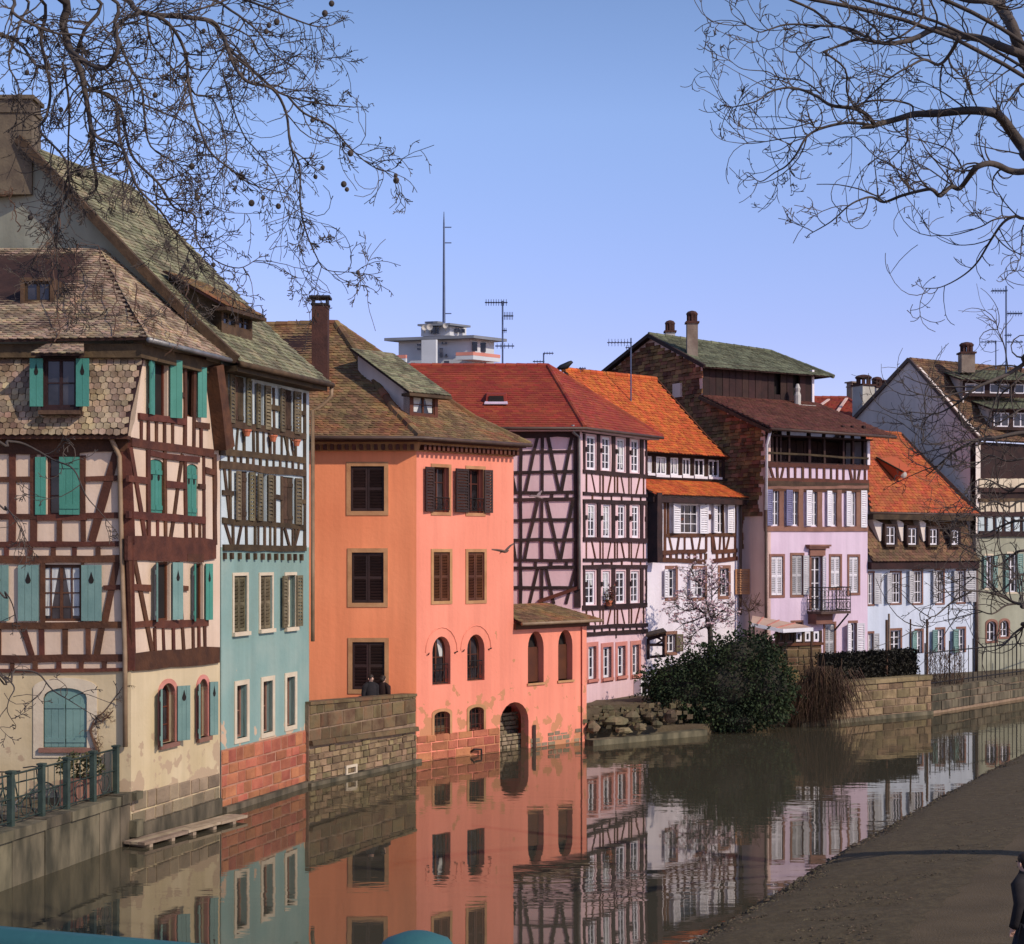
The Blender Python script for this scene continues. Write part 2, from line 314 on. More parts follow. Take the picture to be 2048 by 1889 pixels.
# ---------------------------------------------------------------- building pieces
OPEN = [None]
def inpoly(p, lp):
    c = False; n = len(lp)
    for i in range(n):
        a, b = lp[i], lp[i - 1]
        if (a[1] > p.y) != (b[1] > p.y) and p.x < (b[0] - a[0]) * (p.y - a[1]) / (b[1] - a[1]) + a[0]: c = not c
    return c
def wall(fc, poly, holes, mat, parent, name='wall', depth=.22, d=0.0, rmat=None):
    vs = []; es = []
    for lp in [poly] + holes:
        b = len(vs); n = len(lp)
        for i, p in enumerate(lp): vs.append(V((p[0], p[1]))); es.append((b + i, b + (i + 1) % n))
    r = delaunay_2d_cdt(vs, es, [], 0, 1e-5)
    mb = MB()
    for f in r[2]:
        q = [r[0][i] for i in f]
        cc = sum(q, V((0, 0))) / len(q)
        if not inpoly(cc, poly) or any(inpoly(cc, h) for h in holes): continue
        ar = sum(q[i].x * q[(i + 1) % len(q)].y - q[(i + 1) % len(q)].x * q[i].y for i in range(len(q)))
        if ar < 0: q = q[::-1]
        mb.add([fc.P(p.x, p.y, d) for p in q], [tuple(range(len(q)))])
    n = len(poly)                          # thickness at the outer edge
    for i in range(n):
        a, b = poly[i], poly[(i + 1) % n]
        mb.add([fc.P(a[0], a[1], d), fc.P(b[0], b[1], d), fc.P(b[0], b[1], d - .3), fc.P(a[0], a[1], d - .3)], [(3, 2, 1, 0)])
    o = obj(name, mb, mat, parent)
    if holes:
        for h in holes:
            rv = MB(); n = len(h)
            for i in range(n):
                a, b = h[i], h[(i + 1) % n]
                rv.add([fc.P(a[0], a[1], d), fc.P(b[0], b[1], d), fc.P(b[0], b[1], d - depth), fc.P(a[0], a[1], d - depth)], [(0, 1, 2, 3)])
            if h is not OPEN[0]: rv.add([fc.P(p[0], p[1], d - depth) for p in h], [tuple(range(n))])
            obj('reveal', rv, rmat or mat, o)
    return o

def loop(u0, u1, z0, z1, arch=0, grow=0, gz0=None):
    u0 -= grow; u1 += grow; z1 += grow; z0 -= grow if gz0 is None else gz0
    if arch <= 0: return [(u0, z0), (u1, z0), (u1, z1), (u0, z1)]
    zs = z1 - arch - (grow if arch > .3 else 0) * 0; um = (u0 + u1) / 2; hw = (u1 - u0) / 2; n = 10
    return [(u0, z0), (u1, z0)] + [(um + hw * math.cos(math.pi * i / n), zs + arch * math.sin(math.pi * i / n)) for i in range(n + 1)]

def leaf_mb(fc, uh, z0, z1, w, ang, side, style, d0, th=.04, slat=.085):
    """one shutter leaf: hinge at uh, opening to `side` (+1: leaf lies towards +u when flat on the wall)"""
    a = math.radians(ang)                  # 180 = folded back flat on the wall, 90 = sticking out, 0 = closed
    dr = fc.u3 * (-side * math.cos(a)) + fc.n3 * math.sin(a)
    nn = (fc.n3 * math.cos(a) + fc.u3 * (side * math.sin(a)))
    o = fc.P(uh, 0, d0 + (th if ang > 90 else 0)); zz = V((0, 0, 1)); mb = MB()
    def bx(a0, a1, za, zb, t0, t1, tilt=0):
        c = o + dr * ((a0 + a1) / 2) + zz * ((za + zb) / 2) + nn * ((t0 + t1) / 2)
        z = zz * ((zb - za) / 2); y = nn * ((t1 - t0) / 2)
        if tilt: z = (zz * math.cos(tilt) + nn * math.sin(tilt)) * ((zb - za) / 2); y = (nn * math.cos(tilt) - zz * math.sin(tilt)) * ((t1 - t0) / 2)
        mb.box(c, dr * ((a1 - a0) / 2), y, z)
    if style == 'louvre':
        s = min(.055, w * .16); zm = (z0 + z1) / 2
        bx(0, s, z0, z1, 0, th); bx(w - s, w, z0, z1, 0, th)
        for za, zb in ((z0, z0 + .08), (zm - .04, zm + .04), (z1 - .08, z1)): bx(s, w - s, za, zb, .002, th - .002)
        for za, zb in ((z0 + .08, zm - .04), (zm + .04, z1 - .08)):
            n = max(3, int((zb - za) / slat)); h = (zb - za) / n
            for i in range(n):
                bx(s, w - s, za + h * (i + .08), za + h * (i + .95), th * .3, th * .3 + .012, .5)
    else:
        np_ = 3 if w > .34 else 2; g = .006
        for i in range(np_): bx(w * i / np_ + g / 2, w * (i + 1) / np_ - g / 2, z0, z1, (i % 2) * .002, th)
        for f in (.14, .84):
            zc = z0 + (z1 - z0) * f; bx(.01, w - .01, zc - .05, zc + .05, th, th + .02)
    return mb, (o, dr, nn)

def heart(fc_, fr, z, w, parent, th=.045, back=False):
    o, dr, nn = fr; c = o + dr * (w / 2) + V((0, 0, z)) + nn * (th - .004); mb = MB(); s = min(.06, w * .16)
    pts = [(0, .14), (s * .5, .04), (s, -.04), (s * .7, -.10), (0, -.12), (-s * .7, -.10), (-s, -.04), (-s * .5, .04)]
    mb.prism([c + dr * x + V((0, 0, y)) for x, y in pts], nn * .008)
    if back: m2 = MB(); m2.v = [p - nn * (th + .002) for p in mb.v]; m2.f = mb.f; m2.r = mb.r; mb = m2
    obj('heart_cutout', mb, M['darkin'], parent)

def window(fc, parent, r, holes, arch=0, rec=.14, frame='whitepaint', grid=(2, 3), sur=None, sw=.12, sproud=.025, sill=None, shut=(), closed=None,
           curtain=0, bars=False, fw=.055, d=0.0, dark=False, hrt=False, gz0=None, name='window'):
    u0, u1, z0, z1 = r
    lp = loop(u0, u1, z0, z1, arch); holes.append(lp)
    w = u1 - u0; h = z1 - z0
    fr = MB(); P = lambda u, z, dd: fc.P(u, z, dd + d)
    inner = loop(u0 + fw, u1 - fw, z0 + fw, z1 - fw, max(arch - fw * .5, .02) if arch else 0)
    fr.ring([P(a, b, -rec) for a, b in inner], [P(a, b, -rec) for a, b in lp], fc.n3 * .05)
    if not dark and not closed:
        for i in range(1, grid[0]):
            u = u0 + w * i / grid[0]; t = .032 if (i * 2 == grid[0]) else .016
            fr.fbox(fc, u - t, u + t, z0 + fw, z1 - (fw if not arch else arch * .25 + fw), -rec + d, -rec + .04 + d)
        for i in range(1, grid[1]):
            z = z0 + (h - (arch * .5 if arch else 0)) * i / grid[1]
            fr.fbox(fc, u0 + fw, u1 - fw, z - .014, z + .014, -rec + .001 + d, -rec + .037 + d)
    if bars:
        n = max(3, int(w / .14))
        for i in range(1, n): fr.tube([P(u0 + w * i / n, z0, -.05), P(u0 + w * i / n, z1 - arch * .3, -.05)], .013, 4)
        for zz in (z0 + h * .25, z0 + h * .7): fr.tube([P(u0, zz, -.05), P(u1, zz, -.05)], .012, 4)
    W = obj(name, fr, M[frame], parent)
    if True:
        gp = MB(); gp.prism([P(a, b, -rec + .004) for a, b in lp], fc.n3 * .008)
        obj('pane', gp, M['darkin'] if dark or closed else M['glass'], W)
    if curtain and not dark:
        for sgn in (0, 1):
            cu = MB(); ua = u0 + fw + (w - 2 * fw) * (.02 if sgn == 0 else .58); ub = ua + (w - 2 * fw) * .40
            n = 6; zt, zb = z1 - fw - h * .02, z0 + fw + h * (.05 if curtain == 1 else .5)
            top = [P(ua + (ub - ua) * i / n, zt, -rec + .016 + .006 * (i % 2)) for i in range(n + 1)]
            sq = .55 if sgn else 0
            bot = [P(ua + (ub - ua) * (sq + .45 * i / n), zb, -rec + .016 + .006 * (i % 2)) for i in range(n + 1)]
            for i in range(n): cu.add([top[i], top[i + 1], bot[i + 1], bot[i]], [(0, 1, 2, 3)])
            obj('curtain', cu, M['curtain'], W)
    if sur:
        sm = MB(); g0 = sw if gz0 is None else gz0
        outer = loop(u0, u1, z0, z1, arch, sw, g0)
        sm.ring([P(a, b, -.10) for a, b in lp], [P(a, b, -.10) for a, b in outer], fc.n3 * (.10 + sproud))
        obj('surround', sm, M[sur], W)
    if sill:
        sm = MB(); sm.fbox(fc, u0 - .09, u1 + .09, z0 - .10, z0 - .002, -.1 + d, .09 + d); obj('sill', sm, M[sill], W)
    if closed:
        style, cm = closed; hw = w / 2; za, zb = z0 + .01, z1 - .01 - arch
        for s in (1, -1):
            uh = u0 + .008 if s == -1 else u1 - .008
            mb, f3 = leaf_mb(fc, uh, za, zb, hw - .014, 0, s, style, -.07 + d)
            if arch:
                n = 5; um = (u0 + u1) / 2; o, dr, nn = f3
                pts = [(u, zb) for u in (uh, um + s * .006)] + [(um + s * (.006 + (hw - .014) * k / n), zb + arch * math.sqrt(max(0, 1 - (k / n) ** 2))) for k in range(0, n)]
                mb.prism([P(a, b, -.068) for a, b in pts], fc.n3 * .036)
            sh = obj('shutter', mb, M[cm], W)
            if hrt: heart(fc, f3, zb - (zb - za) * .22, hw, sh)
    for (s, ang, style, cm, wf) in shut:   # side, angle, style, material, width as a share of half the opening
        uh = u0 - .01 if s < 0 else u1 + .01
        mb, f3 = leaf_mb(fc, uh, z0 + .01, z1 - .01 - arch * .3, w / 2 * wf, ang, s, style, .03 + d)
        sh = obj('shutter', mb, M[cm], W)
        if hrt: heart(fc, f3, z1 - h * .24, w / 2 * wf, sh, back=ang > 90)
    return W

_bj = [0]
def beam(fc, parent, k, x0, y0, x1, y1, w, mat='timber', d1=.03, d0=-.03, zw=None, name='beam'):
    a = k(x0, y0); b = k(x1, y1); ua, za = fc.uz(*a); ub, zb = fc.uz(*b)
    p, q = V((ua, za)), V((ub, zb)); t = (q - p).normalized(); nn = V((-t.y, t.x)) * (w / 2)
    _bj[0] += 1; dd = d1 + (_bj[0] * 7 % 13) * .0017 + (.012 if abs(t.x) > .8 else 0)
    mb = MB(); n = max(1, int((q - p).length / .7)); rb = random.Random(_bj[0]); st = []
    for i in range(n + 1):                 # hand-hewn: slightly crooked, of uneven width
        c = p + (q - p) * (i / n) + V((-t.y, t.x)) * (rb.gauss(0, .010) if 0 < i < n else 0); hw = (w / 2) * rb.uniform(.86, 1.12); st.append((c - V((-t.y, t.x)) * hw, c + V((-t.y, t.x)) * hw))
    vs = []
    for a_, b_ in st: vs += [fc.P(a_.x, a_.y, dd), fc.P(b_.x, b_.y, dd), fc.P(b_.x, b_.y, d0), fc.P(a_.x, a_.y, d0)]
    fs = [(3, 2, 1, 0), (4 * n, 4 * n + 1, 4 * n + 2, 4 * n + 3)]
    for i in range(n):
        for k_ in range(4): fs.append((4 * i + k_, 4 * i + (k_ + 1) % 4, 4 * i + 4 + (k_ + 1) % 4, 4 * i + 4 + k_))
    mb.add(vs, fs)
    return obj(name, mb, M[mat], parent)
def beams(fc, parent, k, rows, mat='timber', d=0.0):
    for r in rows: beam(fc, parent, k, r[0], r[1], r[2], r[3], r[4], r[5] if len(r) > 5 else mat, .03 + d, -.03 + d)

def lerp(a, b, t): return a + (b - a) * t
_tile = {}
def tilemesh(w, e, mat):
    key = (round(w, 3), round(e, 3), mat)
    if key not in _tile:
        mb = MB(); h = w / 2 - .004; t = .022
        top = [V((-h, 0, t)), V((0, -.03, t)), V((h, 0, t)), V((h, e * 1.04, .004)), V((-h, e * 1.04, .004))]
        bot = [V((-h, 0, 0)), V((0, -.03, 0)), V((h, 0, 0))]
        mb.add(top + bot, [(0, 1, 2, 3, 4), (5, 6, 1, 0), (6, 7, 2, 1), (5, 0, 4), (7, 3, 2)])
        me = bpy.data.meshes.new('tile'); me.from_pydata(mb.v, [], mb.f); me.materials.append(M[mat]); _tile[key] = me
    return _tile[key]
def roof(parent, rows, w, e, mat, hint=V((0, -1, 1)), th=.022, jit=.008, single=None, name='roof', beaver=True, deck=.05, deckmat='loft', wob=0.0):
    L = [0.0]
    for i in range(1, len(rows)):
        L.append(L[-1] + max(.01, ((rows[i][0] + rows[i][1]) / 2 - (rows[i - 1][0] + rows[i - 1][1]) / 2).length))
    def line(s):
        s = min(max(s, 0), L[-1])
        for i in range(1, len(rows)):
            if s <= L[i] + 1e-9:
                t = (s - L[i - 1]) / (L[i] - L[i - 1]); return lerp(rows[i - 1][0], rows[i][0], t), lerp(rows[i - 1][1], rows[i][1], t)
        return rows[-1]
    dk = MB()
    for i in range(len(rows) - 1):
        a, b = rows[i]; c, f = rows[i + 1]
        n = (b - a).cross(((c + f) - (a + b)))
        if n.length < 1e-6: continue
        n.normalize(); n = n if n.dot(hint) > 0 else -n
        dk.hexa([p - n * (deck + .012) for p in (a, b, f, c)] + [p - n * .012 for p in (a, b, f, c)])
    R = obj(name, dk, M[deckmat], parent)
    mb = MB(); nc = int(round(L[-1] / e)); e = L[-1] / nc
    for k in range(nc):
        aL, aR = line(k * e); bL, bR = line((k + 1) * e)
        n = (aR - aL).cross((bL + bR) - (aL + aR))
        if n.length < 1e-6: continue
        n.normalize(); n = n if n.dot(hint) > 0 else -n
        ln = (aR - aL).length; nt_ = max(1, int(round(ln / w))); dn = ((aL + aR) - (bL + bR)).normalized()
        off = .5 if k % 2 else 0
        for j in range(nt_ + (1 if off else 0)):
            t0 = max(0, (j - off) / nt_); t1 = min(1, (j + 1 - off) / nt_)
            if t1 - t0 < .02: continue
            jz = random.uniform(0, jit); js = random.uniform(-1, 1) * .012 + wob * math.sin(j * .9 + k * 1.7) * .5; g = .004 / max(ln, .5)
            p0, p1 = lerp(aL, aR, t0 + g), lerp(aL, aR, t1 - g)
            if single and single(p0, p1):
                u = (p1 - p0).normalized(); c = (p0 + p1) / 2; up = n.cross(u)
                if up.dot(dn) > 0: up = -up; 
                o = bpy.data.objects.new('tile', tilemesh((p1 - p0).length if (t1 - t0) * nt_ > .9 else (p1 - p0).length, e, mat)); COL.objects.link(o); o.parent = R
                m = Matrix((u, up, n)).transposed().to_4x4(); m.translation = c + n * jz + dn * js - rootloc(R); o.matrix_basis = m
                continue
            q0, q1 = lerp(bL, bR, t0), lerp(bL, bR, t1)
            P0 = p0 + n * (th + jz) + dn * js; P1 = p1 + n * (th + jz * .6) + dn * js; pm = (P0 + P1) / 2 + dn * (.03 if beaver else 0)
            rr = random.random()
            mb.add([P0, pm, P1, q1 + n * .006, q0 + n * .006, P0 - n * th, pm - n * th, P1 - n * th],
                   [(0, 1, 2, 3, 4), (5, 6, 1, 0), (6, 7, 2, 1), (0, 4, 5), (2, 7, 3)], rr)
    if mb.v: obj('roof_tiles', mb, M[mat], R, kind='stuff')
    return R
def ridge(parent, pts, r, mat, seg=.38, name='ridge_tiles'):
    mb = MB(); pts = [V(p) for p in pts]
    for a, b in zip(pts[:-1], pts[1:]):
        n = max(1, int((b - a).length / seg))
        for i in range(n):
            p, q = lerp(a, b, i / n), lerp(a, b, (i + 1.06) / n); mb.tube([p, q], [r * random.uniform(1.0, 1.12), r * .92], 8, r=random.random())
    return obj(name, mb, M[mat], parent, kind='stuff', smooth=False)

_st = []
def stone_meshes():
    if not _st:
        for q in range(5):
            mb = MB(); c = []
            for z in (-1, 1):
                for x, y in ((-1, 1), (1, 1), (1, -1), (-1, -1)): c.append((x, y, z))
            f = .90
            vs = [V((x * random.uniform(.95, 1), y if y < 0 else 1 - random.uniform(.1, .3), z * random.uniform(.92, 1))) for x, y, z in c]
            fr = [V((v.x * random.uniform(.82, .93), 1, v.z * random.uniform(.78, .92))) for v in (vs[0], vs[1], vs[4], vs[5])]
            vs += fr
            mb.add(vs, [(8, 9, 11, 10), (0, 1, 9, 8), (1, 5, 11, 9), (5, 4, 10, 11), (4, 0, 8, 10), (0, 4, 7, 3), (1, 2, 6, 5), (4, 5, 6, 7), (0, 3, 2, 1)])
            me = bpy.data.meshes.new('stone'); me.from_pydata(mb.v, [], mb.f); _st.append(me)
    return _st
_stm = {}
def stone_obj(mat, parent, mtx):
    key = (mat, random.randrange(5))
    if key not in _stm:
        me = stone_meshes()[key[1]].copy(); me.materials.append(M[mat]); _stm[key] = me
    o = bpy.data.objects.new('stone', _stm[key]); COL.objects.link(o); o.parent = parent; o.matrix_basis = mtx
    return o
def stones(fc, parent, u0, u1, z0, z1, ch, cw, mat, d=0.0, proud=.05, skip=None, jit=.35, top=None):
    z = z0; k = 0; l = rootloc(parent)
    while z < z1 - .03:
        h = min(ch * random.uniform(1 - jit * .5, 1 + jit * .5), z1 - z)
        if z1 - z - h < ch * .4: h = z1 - z
        u = u0 - (cw * random.random() * .6 if k else 0)
        while u < u1 - .02:
            w = cw * random.uniform(1 - jit, 1 + jit); a, b = max(u, u0), min(u + w, u1)
            if u1 - b < cw * .25: b = u1
            if b - a > .05 and not (skip and skip((a + b) / 2, z + h / 2)):
                zt = min(z + h, top((a + b) / 2)) if top else z + h
                if zt - z > .04:
                    pr = proud * random.uniform(.5, 1.3)
                    m = Matrix((fc.u3 * ((b - a) / 2 - .012), fc.n3 * (.05 + pr / 2), V((0, 0, (zt - z) / 2 - .012)))).transposed().to_4x4()
                    m.translation = fc.P((a + b) / 2, (z + zt) / 2, d - .05 + pr / 2) - l
                    stone_obj(mat, parent, m)
            u = b if b == u1 else u + w
        z += h; k += 1
def pipe(parent, pts, r, mat='pipe', name='downpipe', n=7):
    mb = MB(); mb.tube(pts, r, n); return obj(name, mb, M[mat], parent, smooth=True)
def bar(mb, a, b, w, h=None):              # a square bar between two points
    a, b = V(a), V(b); t = (b - a); L_ = t.length; t = t / L_
    x = t.cross(V((0, 0, 1))) if abs(t.z) < .95 else V((1, 0, 0)); x.normalize(); y = t.cross(x)
    mb.box((a + b) / 2, t * (L_ / 2), x * (w / 2), y * ((h or w) / 2))
# ---------------------------------------------------------------- the plan: corners of the houses along the canal
A0, A1 = V((-8.31, 34.9)), V((-7.10, 38.9))
B0, B1 = V((-7.08, 38.95)), V((-5.53, 43.6))
C0, C1 = V((-2.88, 48.2)), V((2.50, 53.6))
E0, E1 = V((2.38, 56.0)), V((5.04, 60.2))
F0, F1 = V((5.36, 61.5)), V((9.30, 65.4))
G0, G1 = V((10.2, 64.5)), V((15.0, 67.5))
I0, I1 = V((15.0, 67.55)), V((20.55, 71.0))
J0, J1 = V((20.6, 71.05)), V((27.0, 75.2))
T0 = V((-5.50, 43.3))                      # terrace wall start
Q0, Q1, Q2 = V((12.2, 59.2)), V((16.3, 62.3)), V((24.0, 71.0))   # garden quay
LQ0, LQ1 = V((-9.6, 30.0)), V((-8.35, 34.85))
# ---------------------------------------------------------------- water, land
mb = MB(); mb.add([(-400, -60, 0), (400, -60, 0), (400, 400, 0), (-400, 400, 0)], [(0, 1, 2, 3)])
tag(obj('canal_water', mb, M['water'], origin=(0, 0, 0)), kind='structure')
GZ = 1.0
def land(name, pts, z, mat, zb=-.6):
    mb = MB(); mb.prism([V((p[0], p[1], zb)) for p in pts], V((0, 0, z - zb)))
    return tag(obj(name, mb, mat, origin=(pts[0][0], pts[0][1], 0)), kind='structure')
land('ground', [(-12.3, 18.5), (-9.62, 30), (-8.45, 34.95), (-7.3, 39.0), (-5.7, 43.5), (-3.0, 48.35), (-1.3, 50.05), (-3.2, 52.0), (0.2, 55.4), (2.0, 53.5), (2.3, 53.7), (3.2, 54.9), (7.2, 56.9), (12.25, 59.3), (16.35, 62.4),
                (24.1, 71.1), (40, 84), (300, 250), (2500, 2600), (-2500, 2600), (-2500, 18.5)], GZ, M['ground'])
# near bank on the photographer's right: water edge, sloping gravel, path
edge = [atz(x, y, .12) for x, y in ((1290, 1989), (1330, 1945), (1400, 1875), (1470, 1832), (1575, 1775), (1640, 1730), (1733, 1678), (1830, 1620), (1950, 1555), (2040, 1513), (2110, 1480))]
edge = [V((edge[0].x - .7, 10, .12))] + [V((edge[0].x - .35, 16, .12))] + edge + [V((26, 62, .12)), V((60, 90, .12))]
def subd(ps, n):
    r = []
    for a, b in zip(ps[:-1], ps[1:]): r += [lerp(a, b, i / n) for i in range(n)]
    return r + [ps[-1]]
edge = subd(edge, 6)
for p in edge[12:-14]: p.x += random.uniform(-.10, .10); p.z = .10
def offs(ps, d, z, jz=0):
    r = []
    for i, p in enumerate(ps):
        t = ps[min(i + 9, len(ps) - 1)] - ps[max(i - 9, 0)]; n = V((t.y, -t.x, 0)).normalized()
        q = p + n * d; q.z = z + random.uniform(-jz, jz); r.append(q)
    return r
mb = MB(); ls = [[V((p.x, p.y, -.5)) for p in offs(edge, -.05, 0)], edge] + [offs(edge, d, z, .018) for d, z in ((.35, .26), (.8, .36), (1.3, .44), (1.8, .50), (2.4, .58), (3.0, .66))] + [offs(edge, 3.5, .70)]
n = len(edge); vs = [p for l in ls for p in l]; fs = [(i * n + j, i * n + j + 1, (i + 1) * n + j + 1, (i + 1) * n + j) for i in range(len(ls) - 1) for j in range(n - 1)]
mb.add(vs, fs); tag(obj('gravel_bank', mb, M['bank'], origin=(4, 24, 0), smooth=True), kind='structure')
mb = MB(); a = offs(edge, 3.45, .694); b = offs(edge, 9, .95); c = offs(edge, 40, 1.1); n = len(edge)
mb.add(a + b + c, [(i * n + j, i * n + j + 1, (i + 1) * n + j + 1, (i + 1) * n + j) for i in range(2) for j in range(n - 1)])
tag(obj('path', mb, M['path'], origin=(8, 24, 0)), kind='structure')
# loose stones along the near water line
mb = MB()
for q in range(6000):
    i = random.randrange(10, n - 16); t = random.random(); d = abs(random.gauss(0, 1.3)) + random.uniform(0, .15); s = random.uniform(.010, .030) * (1.5 if d < .35 else 1)
    if d > 3.3: continue
    p = lerp(edge[i], edge[i + 1], t); tt = (edge[i + 1] - edge[i]); nn = V((tt.y, -tt.x, 0)).normalized()
    z = .12 + (.14 * min(d, .35) / .35) + max(0, min(d, 3.3) - .35) * .15
    c = p + nn * d; c.z = z + .01; a = random.random() * 6.28; x = V((math.cos(a), math.sin(a), 0)) * s * random.uniform(1, 1.9); y = V((-math.sin(a), math.cos(a), 0)) * s
    mb.add([c - x, c - y, c + x, c + y, c + V((0, 0, s * .7)) + x * .2], [(0, 1, 4), (1, 2, 4), (2, 3, 4), (3, 0, 4)], random.random())
M['pebble'] = mk('bank_pebble', (.058, .042, .024), (.098, .072, .043), 3, .9, rnd=.45)
tag(obj('pebbles', mb, M['pebble'], origin=(4, 24, 0)), kind='stuff')
# ================================================================= house A: timbered corner house with tile-hung gable
HA = thing('half_timbered_house', 'tall cream house with teal plank shutters and a tile-hung upper storey', 'house', (A0.x, A0.y, 0), 'old houses on the canal bank')
AL = Fac((-14.5, 34.9), A0); AR = Fac(A0, A1)
zA = 3.77; zT = AL.uz(200, 871.5)[1]
hl, hu = [], []
# ground floor, street-side face
window(AL, HA, AL.rect(K2, 350, 1310, 700, 1790), hl, arch=.22, rec=.16, closed=('plank', 'tealgrey'), sur='creamtrim', sw=.22, sill='brownstone')
wall(AL, [(0, .6), (AL.len, .6), (AL.len, zA), (0, zA)], hl, M['cream'], HA)
window(AL, HA, AL.rect(K2, 320, 320, 655, 775), hu, rec=.10, frame='timber', grid=(4, 4), curtain=1, shut=((-1, 178, 'plank', 'tealgrey', .98), (1, 178, 'plank', 'tealgrey', .98)), hrt=True)
window(AL, HA, AL.rect(K2, -330, 320, -100, 775), hu, rec=.10, frame='timber', grid=(4, 4), shut=((1, 178, 'plank', 'tealgrey', 1.5),), hrt=True)
window(AL, HA, AL.rect(K1, 378, 1060, 640, 1530), hu, rec=.10, frame='timber', grid=(2, 3), shut=((-1, 178, 'plank', 'teal', .65), (1, 8, 'plank', 'teal', 1.22)))
wall(AL, [(0, zA), (AL.len, zA), (AL.len, zT + .05), (0, zT + .05)], hu, M['pinkcream'], HA)
beams(AL, HA, K1, [(-350, 985, 1030, 965, 0.328), (-350, 1245, 270, 1242, 0.117), (690, 1240, 960, 1232, 0.117), (-350, 1545, 300, 1542, 0.133), (300, 1550, 700, 1545, 0.133), (690, 1535, 960, 1530, 0.117),
  (100, 900, 100, 1760, 0.156), (-80, 900, -80, 1760, 0.156), (-220, 900, -220, 1760, 0.156), (272, 900, 272, 1745, 0.140), (480, 1550, 480, 1745, 0.109), (668, 1050, 672, 1740, 0.125), (345, 1040, 345, 1550, 0.078), (935, 1030, 740, 1740, 0.172), (375, 1045, 640, 1045, 0.094)])
beams(AL, HA, K2, [(-350, 158, 990, 152, 0.125), (-350, 278, 1000, 270, 0.172), (-350, 812, 1000, 802, 0.148), (-350, 1080, 1040, 1068, 0.172), (-350, 1172, 1045, 1160, 0.078), (835, 505, 1000, 500, 0.109),
  (55, 180, 55, 250, 0.101), (-90, 180, -90, 250, 0.101), (245, 180, 245, 250, 0.101), (430, 180, 430, 250, 0.101), (600, 180, 600, 250, 0.101), (790, 180, 790, 250, 0.101),
  (940, 300, 840, 800, 0.156), (335, 830, 340, 1050, 0.117), (525, 830, 525, 1050, 0.117), (710, 830, 712, 1050, 0.117), (190, 830, 258, 1050, 0.133), (818, 830, 780, 1050, 0.133), (-10, 830, -10, 1050, 0.117),
  (285, 1095, 285, 1160, 0.101), (475, 1095, 475, 1160, 0.101), (655, 1095, 655, 1160, 0.101), (840, 1095, 840, 1160, 0.101), (100, 1095, 100, 1160, 0.101), (345, 290, 345, 800, 0.094), (665, 290, 660, 800, 0.070)])
beam(AL, HA, K1, 1008, 950, 1040, 1760, .24, 'timber'); beam(AL, HA, K2, 1030, 20, 1045, 1170, .24, 'timber')
pipe(HA, [AL.P(*AL.uz(*K1(905, 890)), .25), AL.P(*AL.uz(*K1(930, 960)), .2), AL.P(*AL.uz(*K1(968, 1060)), .10), AL.P(*AL.uz(*K2(985, 200)), .1), AL.P(*AL.uz(*K2(1012, 1050)), .1), AL.P(*AL.uz(*K2(1015, 1780)), .1)], .055)
# canal face
r1, r2 = [], []
for q in (((1285, 1272, 1405, 1755), 34), ((1590, 1237, 1666, 1705), 30)):
    window(AR, HA, AR.rect(K2, *q[0]), r1, arch=.30, rec=.20, frame='rustshut', grid=(2, 3), sur='pinkstone', sw=.10, gz0=.0, sill='brownstone', shut=((-1, 150, 'plank', 'tealgrey', 1.0), (1, 152, 'plank', 'tealgrey', 1.0)), hrt=True)
zB = 3.95
wall(AR, [(0, -.3), (AR.len, -.3), (AR.len, zB), (0, zB)], r1, M['cream'], HA)
for q, c in (((1250, 300, 1365, 772), 'tealgrey'), ((1555, 310, 1632, 772), 'teal')):
    window(AR, HA, AR.rect(K2, *q), r2, rec=.12, frame='rustshut', grid=(2, 3), dark=True, shut=((-1, 150, 'plank', c, .9), (1, 155, 'plank', c, .9)), hrt=True)
for q in ((1197, 1080, 1313, 1530), (1502, 1120, 1590, 1550)):
    window(AR, HA, AR.rect(K1, *q), r2, arch=.10, rec=.12, frame='timber', closed=('plank', 'teal'), hrt=True)
zR = AR.uz(*K1(1700, 960))[1]
wall(AR, [(0, zB), (AR.len, zB), (AR.len, zR), (0, zR)], r2, M['pinkcream'], HA)
